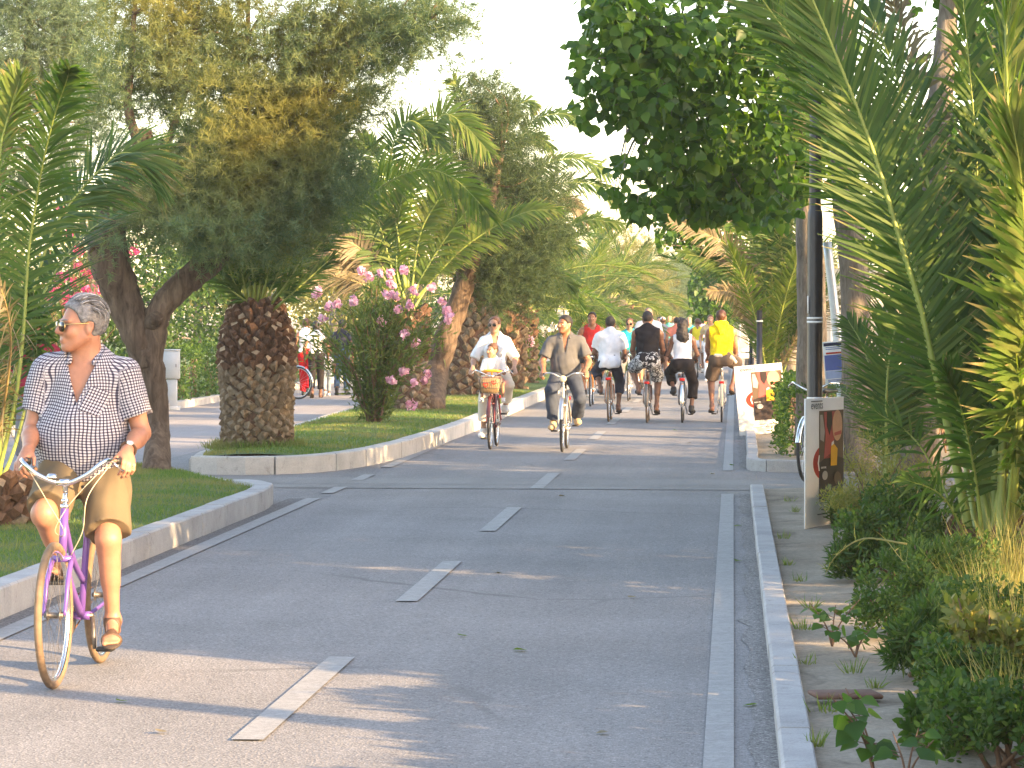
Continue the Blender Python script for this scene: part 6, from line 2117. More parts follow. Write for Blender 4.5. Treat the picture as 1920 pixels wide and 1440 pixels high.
    root.location = [float(c) for c in loc]
    root.rotation_euler = (0, 0, rz)
    tag(root, label, 'person', group)
    J = {'HC': HC, 'HR': HR, 'hs': s * hs, 'pel': pel, 'U': U, 'F': Fv, 'X': Xr, 'Cn': Cn, 'arm': jarm, 'leg': jleg, 'feet': feet, 'sh': sh}
    hl = lambda p: HC + HR @ (np.asarray(p, float) * s * hs)
    HE = lambda c, r, k=0.02: el(hl(c), np.asarray(r) * s * hs, HR, k)

    def piece(name, VQ, mat, parent=root, extra=None):
        if len(VQ[0]) == 0:
            return None
        m_ = MB()
        m_.add(VQ[0], VQ[1])
        o = m_.build(name, mat, parent)
        if extra is not None:
            at = o.data.attributes.new('weave', 'FLOAT_VECTOR', 'POINT')
            at.data.foreach_set('vector', extra(VQ[0]).astype(np.float32).ravel())
        return o
    # ---- upper garment
    top = look.get('top')
    if top:
        sl = top.get('sleeve', 0.62)
        off = top.get('off', 0.016) * s
        hem = top.get('hem', 0.02) * s
        tp = [dict(p) for p in torso]
        for p in tp:
            p['clip'] = [(pel + U * hem, -U)]
        if top.get('belly'):
            tp.append(el(pel + U * 0.09 * s + Fv * 0.03, np.array(top.get('belly_r', (0.17, 0.135, 0.16))) * s * [wide, 1, 1], RT, 0.05 * s, clip=[(pel + U * hem, -U)]))
        if sl > 0:
            for q in (-1, 1):
                a, e, w = jarm[q]
                if sl <= 1:
                    c = a + (e - a) * sl
                    fl = top.get('flare', 0.008) * s
                    tp.append(rc(a, e, 0.058 * s * am * (1 + 0.1 * fat), 0.047 * s * am + fl, 0.035 * s, clip=[(c, nrm(e - a))]))
                else:
                    c = e + (w - e) * (sl - 1)
                    tp.append(rc(a, e, 0.058 * s * am, 0.05 * s * am, 0.035 * s))
                    tp.append(rc(e, w, 0.05 * s * am, 0.04 * s * am, 0.03 * s, clip=[(c, nrm(w - e))]))
        nk = top.get('neck', 'round')

        def post(p, D):
            q = (p - Cn) @ RS
            if nk == 'open':
                vee = np.maximum(np.abs(q[..., 0]) - np.clip(0.072 + 0.36 * (q[..., 2] + 0.015), 0.0, 0.09) * s * top.get('vee', 1.0), -(q[..., 1]))
                D = np.maximum(D, -vee)
                D = np.maximum(D, -(np.sqrt((q[..., 0]) ** 2 + (q[..., 1] + 0.0) ** 2) - 0.066 * s))
            else:
                rr = {'round': 0.07, 'wide': 0.095, 'tank': 0.085}[nk] * s
                D = np.maximum(D, -(np.sqrt((q[..., 0]) ** 2 + (q[..., 1] - 0.012) ** 2 + (0.6 * np.minimum(q[..., 2] - 0.0, 0)) ** 2) - rr))
            if sl <= 0:
                D = np.maximum(D, np.abs(q[..., 0]) - (shw - top.get('cut', 0.01) * s + np.clip(-(q[..., 2] + 0.1 * s) * 0.5, 0, 0.08) * 1.2))
            return D
        VQ = sdf_mesh(tp, h, off, top.get('noise', (0.006 * s, 26.0, 3)), post)

        def weave(Vv):
            out = np.zeros_like(Vv)
            q = (Vv - pel) @ RT
            r_ = 0.17 * s
            out[:, 0] = np.arctan2(q[:, 0], q[:, 1] + 0.03) * r_ * 1.05
            out[:, 1] = q[:, 2]
            for sd_ in (-1, 1):
                a, e, w = jarm[sd_]
                ax = nrm(e - a)
                t = (Vv - a) @ ax
                dist = np.linalg.norm(Vv - a - ax * np.clip(t, 0, None)[:, None], axis=1)
                m = (sd_ * q[:, 0] > (shw - 0.01)) & (t > -0.02) & (dist < 0.095 * s)
                b1 = nrm(np.cross(ax, Fv))
                b2 = np.cross(ax, b1)
                d = (Vv - a)
                ang = np.arctan2(d @ b1, d @ b2)
                out[m, 0] = ang[m] * 0.075 * s
                out[m, 1] = t[m]
            out[:, 0] += 0.002 * np.sin(Vv[:, 2] * 38 + Vv[:, 0] * 25) + 0.0012 * np.sin(Vv[:, 0] * 60)
            out[:, 1] += 0.0025 * np.sin(Vv[:, 0] * 33 + Vv[:, 2] * 14) + 0.0012 * np.sin(Vv[:, 2] * 55)
            return out
        so = piece('shirt', VQ, top['mat'], root, weave if top.get('weave') else None)
        if top.get('pocket'):
            pc = pel + U * 0.315 * s - Xs * 0.085 * s
            RP = RS @ rotm((0, -0.35, 0))

            def ppost(p, D):
                q = (p - pc) @ RP
                return np.maximum(post(p, D), np.maximum(np.maximum(np.abs(q[..., 0]) - 0.052 * s, np.abs(q[..., 2]) - 0.06 * s), -q[..., 1]))

            def pweave(Vv):
                q = (Vv - pc) @ RP
                return np.stack([q[:, 0], q[:, 2], q[:, 1]], 1)
            piece('pocket', sdf_mesh(tp, h, off + 0.005, top.get('noise', (0.006 * s, 26.0, 3)), ppost), top['mat'], so, pweave)
        if top.get('collar'):
            cp = []
            for q in (-1, 1):
                a = Cn + U * 0.055 * s - Fs * 0.062 * s + Xs * q * 0.01
                b_ = Cn + U * 0.04 * s + Xs * q * 0.073 * s
                c_ = Cn + U * -0.01 * s + Fs * 0.085 * s + Xs * q * 0.062 * s
                cp += [rc(a, b_, 0.014 * s, 0.015 * s, 0.02), rc(b_, c_, 0.015 * s, 0.013 * s, 0.015), rc(b_, c_ - U * 0.035 * s + Xs * q * 0.03, 0.012 * s, 0.009 * s, 0.015)]
            piece('collar', sdf_mesh(cp, h), top['mat'], so, weave if top.get('weave') else None)
    # ---- lower garment
    bot = look.get('bottom')
    if bot:
        ln = bot.get('len', 0.75)
        off = bot.get('off', 0.014) * s
        bp = []
        waist = bot.get('waist', 0.1) * s
        for p in (torso[0],) + tuple(torso[-2:]) + ((torso[1],) if waist > 0.06 else ()):
            p = dict(p)
            p['clip'] = [(pel + U * waist, U)]
            bp.append(p)
        for q in (-1, 1):
            a, k_, an = jleg[q]
            fl = bot.get('flare', 0.01) * s
            if ln <= 1:
                c = a + (k_ - a) * ln
                bp.append(rc(a, k_, 0.086 * s * (1 + 0.1 * fat), 0.06 * s + fl, 0.05 * s, clip=[(c, nrm(k_ - a))]))
            else:
                c = k_ + (an - k_) * (ln - 1)
                bp += [rc(a, k_, 0.086 * s * (1 + 0.1 * fat), 0.062 * s, 0.05 * s), rc(k_, an, 0.058 * s, 0.045 * s + fl, 0.04 * s, clip=[(c, nrm(an - k_))]), dict(legs[q][3])]
                bp[-1]['clip'] = [(c, nrm(an - k_))]
        piece('shorts' if ln <= 1.3 else 'trousers', sdf_mesh(bp, h, off, bot.get('noise', (0.006 * s, 24.0, 5))), bot['mat'])
    # ---- footwear
    shoe = look.get('shoe')
    if shoe:
        for q in (-1, 1):
            ft, a, fwd, fup, fs, heel, ball = feet[q]
            RF = np.stack([fs, fwd, fup], 1)
            mid = (heel + ball) / 2 + fwd * 0.035 * s
            if shoe in ('sandal', 'flipflop'):
                sole_z = -(0.1 if True else 0)
                sp_ = [el(mid + fup * (0.004 * s - 0.03 * s), np.array([0.05, 0.145, 0.014]) * s, RF, 0.01)]
                o = piece('sandal', sdf_mesh(sp_, min(h, 0.008)), look.get('sole_mat', M_SOLE))
                bands = ((0.035, 0.03), (0.11, 0.035)) if shoe == 'sandal' else ((0.1, 0.03),)
                for (yy, wd) in bands:
                    pc = a + fwd * yy * s
                    pl_ = lambda p, D, pc=pc, wd=wd: np.maximum(D, np.abs((p - pc) @ fwd) - wd * 0.5 * s)
                    piece('strap', sdf_mesh(ft[:4], min(h, 0.008), 0.006, None, pl_), look.get('strap_mat', M_LEATHER), o)
            else:
                pl_ = lambda p, D: np.maximum(D, (p - (a + fup * look.get('shoe_h', 0.02) * s)) @ fup)
                o = piece('shoe', sdf_mesh(ft, h, 0.01 * s, None, pl_), look['shoe_mat'])
    # ---- hair
    hair = look.get('hair')
    if hair:
        kind = hair['kind']
        fr = hair.get('front', 0.035)
        hpz = [HE((0, -0.02, 0.036), (0.079, 0.099, 0.091))]
        if kind == 'short':
            pl_ = lambda p, D: np.maximum(D, np.minimum(1, _hairclip((p - HC) @ HR / (s * hs), fr)) * s * hs)
        elif kind == 'mid':
            hpz += [HE((0, -0.06, -0.03), (0.072, 0.055, 0.075), 0.03)]
            pl_ = lambda p, D: np.maximum(D, _hairclip((p - HC) @ HR / (s * hs), fr, low=0.14) * s * hs)
        elif kind == 'tail':
            hpz += [rc(hl((0.03, -0.09, 0.03)), hl((0.085, -0.12, -0.02)), 0.035 * s * hs, 0.03 * s * hs, 0.03), HE((0.075, -0.1, 0.0), (0.05, 0.04, 0.05), 0.03)]
            pl_ = lambda p, D: np.maximum(D, _hairclip((p - HC) @ HR / (s * hs), fr) * s * hs)
        elif kind == 'long':
            hpz += [rc(hl((0, -0.075, 0.0)), hl((0, -0.125, -0.2)), 0.078 * s, 0.085 * s, 0.05), rc(hl((0.02, -0.125, -0.2)), hl((0.03, -0.13, -0.33)), 0.08 * s, 0.03 * s, 0.05), rc(hl((-0.04, -0.11, -0.12)), hl((-0.06, -0.12, -0.26)), 0.06 * s, 0.02 * s, 0.04)]
            pl_ = lambda p, D: np.maximum(D, _hairclip((p - HC) @ HR / (s * hs), fr, low=0.6) * s * hs)
        hm = piece('hair', sdf_mesh(hpz, h, hair.get('off', 0.004), (hair.get('amp', 0.004), 75.0, 9), pl_), hair['mat'])
        if hair.get('strands') and hm is not None:
            rg = np.random.default_rng(4)
            sm_ = MB()
            o_ = hair.get('off', 0.004)
            for k in range(hair['strands']):
                x0 = rg.uniform(-0.96, 0.96)
                w_ = math.sqrt(1 - x0 * x0)
                t0_ = rg.uniform(0.95, 1.5) if abs(x0) < 0.75 else rg.uniform(1.4, 2.0)
                t1_ = t0_ + rg.uniform(0.6, 1.5)
                tt = np.linspace(t0_, min(t1_, 3.75), 9)
                lift = 0.003 + rg.uniform(0.0, 0.007) * np.sin(np.linspace(0, 2.6, 9))
                pts = np.stack([(0.079 + o_ + lift) * x0 + rg.normal(0, 0.003) + 0.006 * np.sin(tt * 3 + k), -0.02 + (0.099 + o_ + lift) * w_ * np.cos(tt), 0.036 + (0.091 + o_ + lift) * w_ * np.sin(tt)], -1)
                pts[:, 2] = np.maximum(pts[:, 2], -0.075)
                tube(sm_, np.array([hl(q) for q in pts]), np.array([0.002, 0.0026, 0.0022, 0.001]) * s * hs, 4, n=9, caps=False)
            sm_.build('hair_strands', hair.get('smat', hair['mat']), hm)
    if look.get('cap'):
        pl_ = lambda p, D: np.maximum(D, (hl((0, 0, 0.045)) - p) @ HR[:, 2])
        piece('cap', sdf_mesh([HE((0, -0.01, 0.045), (0.085, 0.105, 0.085)), HE((0, 0.12, 0.055), (0.07, 0.06, 0.012))], h, 0.003, None, pl_), look['cap'])
    # ---- eyes, brows or sunglasses
    if look.get('glasses'):
        gm = MB()
        lens_o = MB()
        lw, lh = look.get('lens', (0.027, 0.02))
        for q in (-1, 1):
            c = (q * 0.034, 0.103, -0.002)
            t = np.linspace(0, 2 * math.pi, 20, endpoint=False)
            sh_ = np.stack([c[0] + lw * np.sign(np.cos(t)) * np.abs(np.cos(t)) ** 0.8, np.full(20, c[1]) - 0.16 * np.abs(lw * np.cos(t) * q * 0 + (c[0] + lw * np.cos(t))) ** 1.0 + 0.005, c[2] + lh * np.sign(np.sin(t)) * np.abs(np.sin(t)) ** 0.8 - 0.005 * (np.sin(t) < 0)], -1)
            W = np.array([hl(p) for p in sh_])
            tube(gm, np.vstack([W, W[:1]]), [0.0018 * s * hs], 5)
            lens_o.add(np.vstack([W, W + HR[:, 1] * 0.003, hl((c[0], c[1] - 0.001, c[2]))[None] + HR[:, 1] * 0.004]), [(20 + i, 20 + (i + 1) % 20, 40) for i in range(20)] + [(i, (i + 1) % 20, 20 + (i + 1) % 20, 20 + i) for i in range(20)] + [tuple(range(20))[::-1]])
            tube(gm, [hl((q * 0.061, 0.095, 0.006)), hl((q * 0.074, 0.06, 0.008)), hl((q * 0.08, -0.005, 0.012)), hl((q * 0.079, -0.03, -0.005))], [0.0022 * s * hs], 5)
        tube(gm, [hl((-0.009, 0.104, 0.005)), hl((0, 0.108, 0.009)), hl((0.009, 0.104, 0.005))], [0.0018 * s * hs], 5)
        g = gm.build('sunglasses', look['glasses'], root)
        lens_o.build('lens', M_LENS, g)
    elif look.get('face', True):
        for q in (-1, 1):
            em = MB()
            ell(em, hl((q * 0.032, 0.0755, -0.002)), np.array([0.0125, 0.0115, 0.0085]) * s * hs, HR, 12, 8)
            eo = em.build('eye', M_EYE, root)
            im = MB()
            ell(im, hl((q * 0.032, 0.0842, -0.002)), np.array([0.0058, 0.0036, 0.0058]) * s * hs, HR, 10, 6)
            im.build('iris', M_IRIS, eo)
    if look.get('brows', True) and look.get('face', True):
        for q in (-1, 1):
            bm_ = MB()
            tube(bm_, [hl((q * 0.014, 0.0955, 0.0225)), hl((q * 0.032, 0.09, 0.0275)), hl((q * 0.052, 0.074, 0.022))], np.array([0.003, 0.0038, 0.0018]) * s * hs, 6, n=7)
            bm_.build('eyebrow', look.get('brow_mat', M_BROW), root)
    return root, J


def _hairclip(q, fr, low=0.0):
    """> 0 where no hair grows: the face, the ears' front, below the nape"""
    x, y, z = np.abs(q[..., 0]), q[..., 1], q[..., 2]
    line = np.interp(z, [-0.3, -0.075, -0.03, 0.02, 0.06, 0.085, 0.14], [-0.05, -0.045, -0.02, 0.028, fr + 0.012, fr + 0.035, 0.14])
    a = y - line
    b = (-0.075 - low) - z
    ear = 0.028 - np.sqrt((y + 0.008) ** 2 + (z + 0.008) ** 2) if low < 0.3 else -1 + 0 * x
    ear = np.where(x > 0.055, ear, -1)
    return np.maximum(np.maximum(a, b), ear)


def rider(label, bike_label, x, y, facing, look, pose=None, bike=None, h=0.012, group='cyclists on the path', bgroup='bicycles on the path', tilt=0.0):
    """a cyclist and the bicycle under them, both things of their own; facing +1 rides away, -1 rides towards the camera"""
    pose = dict(pose or {})
    bike = dict(bike or {})
    rz = (0 if facing > 0 else math.pi) + tilt
    crank = bike.get('crank', 90)
    b, ped, grips, ss = bicycle(bike_label, (x, y, 0), rz, group=bgroup, **bike)
    s = pose.get('s', 1.0)
    sz = ss[2] + 0.045
    pose.setdefault('pelvis', (pose.get('px', 0.0), ss[1] - 0.02, sz + 0.085 * s))
    wr, an = {}, {}
    for q in (-1, 1):
        g = grips[0] if q < 0 else grips[1]
        wr[q] = g + np.array([q * 0.012, -0.05, 0.05])
        p = ped[0] if q < 0 else ped[1]
        pitch = math.radians(pose.get('foot', {}).get(q, 0))
        ball = p + np.array([0, 0, 0.012 + 0.035 * s])
        fwd = np.array([0, math.cos(pitch), math.sin(pitch)])
        up = np.array([0, -math.sin(pitch), math.cos(pitch)])
        an[q] = ball + up * 0.062 * s - fwd * 0.105 * s + np.array([q * pose.get('foot_out', 0.015), 0, 0])
    pose.setdefault('wrist', {})
    for q in (-1, 1):
        pose['wrist'].setdefault(q, wr[q])
    pose.setdefault('ankle', an)
    pose.setdefault('hand', {})
    for q in (-1, 1):
        pose['hand'].setdefault(q, (np.array([q * 0.25, 0.75, -0.55]), np.array([-q * 0.45, -0.25, -0.8]), 0.9))
        pose.setdefault('thumb', {}).setdefault(q, np.array([-q * 1.0, 0.3, 0.1]))
    r, J = make_person(label, (x, y, 0), rz, pose, look, h, group)
    return b, r, J

# ------------------------------------------------------------------ the cyclists
M_CHECK = check_mat()
M_FLORAL = floral_mat()
TANSKIN, FAIRSKIN, BROWNSKIN, REDSKIN = (0.29, 0.135, 0.075), (0.4, 0.23, 0.15), (0.21, 0.1, 0.058), (0.35, 0.165, 0.1)

fwA, rwA = G(108, 1290), G(184, 1244)
ya = (fwA[1] + rwA[1]) / 2
xa = (fwA[0] + rwA[0]) / 2
bA, pA, JA = rider('older man with grey hair and sunglasses in a checked open shirt, riding the purple bicycle', 'purple step-through bicycle with tan tyres and chrome handlebar', xa, ya, -1,
                   dict(skin=REDSKIN, fat=1.1, wide=1.06, hair=dict(kind='short', mat=M_HAIRGREY, front=0.032, off=0.013, amp=0.004, strands=420, smat=M_STRANDS), glasses=M_GOLD, lens=(0.025, 0.02), brow_mat=M_HAIRGREY,
                        top=dict(mat=M_CHECK, sleeve=0.72, hem=-0.18, off=0.018, neck='open', collar=True, weave=True, pocket=True, flare=0.018, belly=True, belly_r=(0.205, 0.17, 0.2), noise=(0.009, 12.0, 8)),
                        bottom=dict(mat=cloth('khaki_cotton', (0.13, 0.1, 0.062)), len=0.9, off=0.018, flare=0.03, waist=0.08, noise=(0.013, 19.0, 5)), shoe='sandal', sole_mat=M_SOLE, strap_mat=M_LEATHER),
                   dict(s=1.03, lean=4, slean=-2, head=(-58, 0, 0), head_s=1.06, torso=0.5, shin=0.40, foot={-1: -8, 1: 12}, px=0.03, twist=-4, knee={-1: (-0.2, 1, 0.4), 1: (0.02, 1, 0.6)}, elbow={-1: (-0.25, -1, -0.2), 1: (0.3, -1, -0.2)}),
                   dict(col=(0.15, 0.075, 0.31), fine=True, style='step', tyre=M_TAN, guards=None, crank=-108, saddle_z=0.92, bell=True, cables=True, bar_h=1.05, bar_w=0.22, grip_y=0.02, wb=1.05), h=0.0062)
# watch on his left wrist, pocket on the shirt
for q, mat_ in ((-1, M_WATCH),):
    a, e, w = JA['arm'][q]
    ax = nrm(w - e)
    c = e + (w - e) * 0.9
    m = MB()
    b1 = nrm(np.cross(ax, [0, 0, 1.0]))
    b2 = np.cross(ax, b1)
    t = np.linspace(0, 2 * math.pi, 24)
    tube(m, [c + (b1 * math.cos(k) + b2 * math.sin(k)) * 0.0355 for k in t], [0.0085], 6, flat=0.4)
    wo = m.build('watch', M_LEATHER, pA)
    f = MB()
    n_ = nrm(np.array([-0.2, 0.9, 0.5]) - ax * (np.array([-0.2, 0.9, 0.5]) @ ax))
    R_ = np.stack([nrm(np.cross(n_, ax)), ax, n_], 1)
    lathe(f, [(0.0, 0.007), (0.014, 0.007), (0.017, 0.003), (0.017, -0.004)], c + n_ * 0.036, R=R_, sides=20)
    f.build('watch_face', mat_, wo)


def at_px(u, v):
    g = G(u, v)
    return g[0], g[1]


x, y = at_px(919, 843)
bB, pB, JB = rider('woman in white shirt and sunglasses cycling towards us with a child in front', 'bicycle with a wire front basket and child seat ridden by the woman in white', x, y + 0.55, -1,
                   dict(skin=FAIRSKIN, female=True, hair=dict(kind='tail', mat=M_HAIRBROWN, front=0.03, off=0.006), glasses=M_GOLD, lens=(0.027, 0.016),
                        top=dict(mat=cloth('white_cotton', (0.74, 0.74, 0.76)), sleeve=0.95, hem=-0.05, off=0.02, neck='open', vee=0.6, collar=True, flare=0.012),
                        bottom=dict(mat=cloth('cream_linen', (0.62, 0.56, 0.47)), len=1.72, off=0.016, flare=0.02, waist=0.08), shoe='shoe', shoe_mat=M_WHITESHOE),
                   dict(s=0.95, lean=3, head=(-14, 4, 2), foot={-1: 0, 1: -8}, twist=3, knee={-1: (-0.28, 1, 0.4), 1: (0.15, 1, 0.4)}, elbow={-1: (-0.5, -0.9, -0.3), 1: (0.5, -0.9, -0.3)}),
                   dict(col=(0.14, 0.025, 0.03), style='step', guards=paint('guard_paint', (0.12, 0.03, 0.03)), crank=80, saddle_z=0.9, basket=True, bar_w=0.25, bar_h=1.02, grip_y=0.02))
# child seat and child
cs = MB()
sy = 0.1
tube(cs, [(-0.13, sy + 0.13, 1.01), (-0.06, sy + 0.19, 1.025), (0.06, sy + 0.19, 1.025), (0.13, sy + 0.13, 1.01)], [0.018], 8, n=14)
box(cs, (0, sy - 0.06, 0.86), (0.2, 0.2, 0.025), bev=0.01)
tube(cs, [(0, sy + 0.19, 1.02), (0, sy + 0.1, 0.93), (0, sy - 0.04, 0.87)], [0.012], 6, n=8)
cs.build('child_seat', M_ORANGEP, bB)
pose = dict(s=0.56, pelvis=(0, sy - 0.06, 0.925), lean=2, torso=0.46, head=(-40, 0, 0), head_s=1.42, wrist={-1: np.array([-0.1, sy + 0.1, 1.035]), 1: np.array([0.1, sy + 0.1, 1.035])}, ankle={-1: np.array([-0.14, sy + 0.06, 0.66]), 1: np.array([0.14, sy + 0.06, 0.66])},
            hand={q: (np.array([q * -0.2, 0.8, -0.4]), np.array([0, -0.2, -1.0]), 0.8) for q in (-1, 1)})
make_person('small child in a white tee shirt sitting in front of the woman, looking sideways', (x, y + 0.55, 0), math.pi, pose,
            dict(skin=FAIRSKIN, hair=dict(kind='tail', mat=M_HAIRBROWN, front=0.035, off=0.004), top=dict(mat=cloth('white_cotton', (0.74, 0.74, 0.76)), sleeve=0.9, hem=-0.02, off=0.02, neck='round'), bottom=dict(mat=cloth('red_cotton', (0.5, 0.16, 0.12)), len=0.95, off=0.016), shoe='shoe', shoe_mat=M_WHITESHOE), 0.009, 'cyclists on the path')

x, y = at_px(1054, 848)
bC_, pC, JC = rider('man in a grey polo shirt and jeans cycling towards us, looking to the side', 'cream roadster bicycle ridden by the man in the grey polo', x, y + 0.55, -1,
                    dict(skin=TANSKIN, fat=0.55, wide=1.03, hair=dict(kind='short', mat=M_HAIRDARK, front=0.04, off=0.007, amp=0.003),
                         top=dict(mat=cloth('grey_pique', (0.105, 0.108, 0.118)), sleeve=0.75, hem=0.0, off=0.018, neck='open', vee=0.45, collar=True, flare=0.016, belly=True),
                         bottom=dict(mat=cloth('dark_denim', (0.05, 0.062, 0.09), 0.85, 0.35, 5.0), len=1.9, off=0.018, flare=0.022, waist=0.07), shoe='shoe', shoe_mat=M_SUEDE),
                    dict(s=1.0, lean=6, slean=0, head=(-38, 3, 0), foot={-1: -4, 1: -4}, twist=0, knee={-1: (-0.22, 1, 0.4), 1: (0.22, 1, 0.4)}, elbow={-1: (-0.5, -0.9, -0.3), 1: (0.5, -0.9, -0.3)}),
                    dict(col=(0.5, 0.45, 0.38), style='dia', guards=M_ALU, crank=10, saddle_z=0.88, bar_w=0.25, bar_h=1.0, grip_y=0.05, bar_mat=M_ALU, stem_lamp=M_CREAM))

x, y = at_px(1107, 762)
rider('man in a red sleeveless vest with white stripes cycling towards us', 'orange bicycle ridden by the man in the red vest', x, y + 0.5, -1,
      dict(skin=TANSKIN, hair=dict(kind='short', mat=M_HAIRDARK, front=0.03, off=0.008), top=dict(mat=cloth('red_jersey', (0.5, 0.03, 0.03)), sleeve=0, hem=0.0, off=0.015, neck='tank', cut=0.03), bottom=dict(mat=cloth('black_nylon', (0.025, 0.022, 0.025)), len=0.8), shoe='shoe', shoe_mat=M_BLACKSHOE),
      dict(s=1.03, lean=10, head=(-5, 4, 0), knee={-1: (-0.3, 1, 0.4), 1: (0.4, 1, 0.4)}), dict(col=(0.6, 0.22, 0.02), style='dia', crank=40, saddle_z=0.93, bar='flat'), h=0.014)

x, y = at_px(1141, 791)
bE, pE_, JE = rider('man in a white tee shirt and dark knee-length trousers riding away', 'old bicycle with a red rear reflector ridden by the man in the white tee shirt', x, y + 0.53, 1,
                    dict(skin=BROWNSKIN, fat=0.25, hair=dict(kind='short', mat=M_HAIRDARK, front=0.03, off=0.006), face=False, top=dict(mat=cloth('white_jersey', (0.7, 0.71, 0.74)), sleeve=0.72, hem=-0.1, off=0.026, neck='round', flare=0.016, noise=(0.008, 20.0, 4)), bottom=dict(mat=cloth('navy_cotton', (0.03, 0.032, 0.05)), len=1.45, off=0.016, flare=0.02), shoe='flipflop', strap_mat=M_BLACKSHOE),
                    dict(s=0.98, lean=6, slean=1.5, head=(5, 2, 0), foot={-1: 0, 1: -10}, knee={-1: (-0.35, 1, 0.4), 1: (0.3, 1, 0.3)}), dict(col=(0.35, 0.12, 0.04), style='dia', crank=80, saddle_z=0.88, tyre=M_TAN, rack=True, bar_w=0.2), h=0.011)
x, y = at_px(1213, 793)
rider('man in a black sleeveless top and black and white floral shorts riding away', 'bicycle with tan tyres ridden by the man in the black sleeveless top', x, y + 0.53, 1,
      dict(skin=BROWNSKIN, fat=0.2, wide=1.04, hair=dict(kind='short', mat=M_HAIRDARK, front=0.03, off=0.006), face=False, top=dict(mat=cloth('black_jersey', (0.012, 0.011, 0.014)), sleeve=0, hem=-0.06, off=0.02, neck='round', cut=-0.012), bottom=dict(mat=M_FLORAL, len=0.85, off=0.02, flare=0.03), shoe='flipflop', strap_mat=M_BLACKSHOE),
      dict(s=1.03, lean=5, head=(0, 2, 0), foot={-1: 0, 1: -15}, knee={-1: (-0.45, 1, 0.4), 1: (0.25, 1, 0.3)}), dict(col=(0.12, 0.06, 0.04), style='dia', crank=85, saddle_z=0.92, tyre=M_TAN, guards=M_STEEL, bar_w=0.2), h=0.011)
x, y = at_px(1279, 793)
bG, pG, JG = rider('woman with long black hair in a white sleeveless top and black trousers riding away', 'small bicycle with a silver rear mudguard ridden by the long haired woman', x, y + 0.53, 1,
                   dict(skin=BROWNSKIN, female=True, hair=dict(kind='long', mat=M_HAIRDARK, front=0.03, off=0.008, amp=0.008), face=False, top=dict(mat=cloth('white_jersey', (0.7, 0.71, 0.74)), sleeve=0, hem=0.09, off=0.012, neck='wide', cut=0.0), bottom=dict(mat=cloth('black_cotton', (0.018, 0.015, 0.016)), len=1.62, off=0.02, flare=0.03, waist=0.055), shoe='shoe', shoe_mat=M_BLACKSHOE, shoe_h=0.04),
                   dict(s=0.97, lean=9, head=(0, 2, 0), foot={-1: 0, 1: -6}, knee={-1: (-0.3, 1, 0.4), 1: (0.35, 1, 0.3)}), dict(col=(0.05, 0.05, 0.07), style='step', crank=75, saddle_z=0.86, rack=True, guards=M_CHROME, bar_w=0.18), h=0.011)
x, y = at_px(1353, 792)
bH, pH, JH = rider('man in a bright yellow sleeveless hooded top and grey brown shorts riding away', 'bicycle with pale mudguards ridden by the man in yellow', x, y + 0.53, 1,
                   dict(skin=REDSKIN, fat=0.1, wide=1.02, hair=dict(kind='short', mat=M_HAIRRED, front=0.03, off=0.006), face=False, top=dict(mat=cloth('yellow_fleece', (0.78, 0.6, 0.01)), sleeve=0, hem=0.04, off=0.026, neck='round', cut=-0.01), bottom=dict(mat=cloth('taupe_cotton', (0.13, 0.095, 0.07)), len=0.85, off=0.022, flare=0.03), shoe='flipflop', strap_mat=M_LEATHER),
                   dict(s=1.02, lean=5, slean=-1, head=(-6, 4, 0), foot={-1: -8, 1: -15}, knee={-1: (-0.3, 1, 0.3), 1: (0.5, 1, 0.5)}, foot_out=0.03), dict(col=(0.5, 0.46, 0.4), style='dia', crank=-70, saddle_z=0.95, guards=M_CREAM, bar_w=0.2), h=0.011)
# his hood and the pale sweater knotted round his waist
hv = []
U_, X_, F_, Cn_ = JH['U'], JH['X'], JH['F'], JH['Cn']
hood = [rc(Cn_ + U_ * 0.05 - F_ * 0.07 - X_ * 0.06, Cn_ - U_ * 0.1 - F_ * 0.115, 0.045, 0.04, 0.04), rc(Cn_ + U_ * 0.05 - F_ * 0.07 + X_ * 0.06, Cn_ - U_ * 0.1 - F_ * 0.115, 0.045, 0.04, 0.04), rc(Cn_ + U_ * 0.05 - F_ * 0.075 - X_ * 0.08, Cn_ + U_ * 0.05 - F_ * 0.075 + X_ * 0.08, 0.035, 0.035, 0.03)]
V, Q = sdf_mesh(hood, 0.011, 0.004, (0.004, 40.0, 3))
m = MB()
m.add(V, Q)
m.build('hood', cloth('yellow_fleece', (0.78, 0.6, 0.01)), pH)
pl_ = JH['pel']
swt = [rc(pl_ + X_ * -0.1 - F_ * 0.15 + U_ * 0.04, pl_ + X_ * 0.15 - F_ * 0.12 - U_ * 0.0, 0.03, 0.035, 0.02), rc(pl_ + X_ * 0.15 - F_ * 0.12, pl_ + X_ * 0.23 - F_ * 0.02 - U_ * 0.07, 0.04, 0.025, 0.02)]
V, Q = sdf_mesh(swt, 0.011, 0.0, (0.006, 40.0, 4))
m = MB()
m.add(V, Q)
m.build('waist_sweater', cloth('cream_linen', (0.62, 0.56, 0.47)), pH)

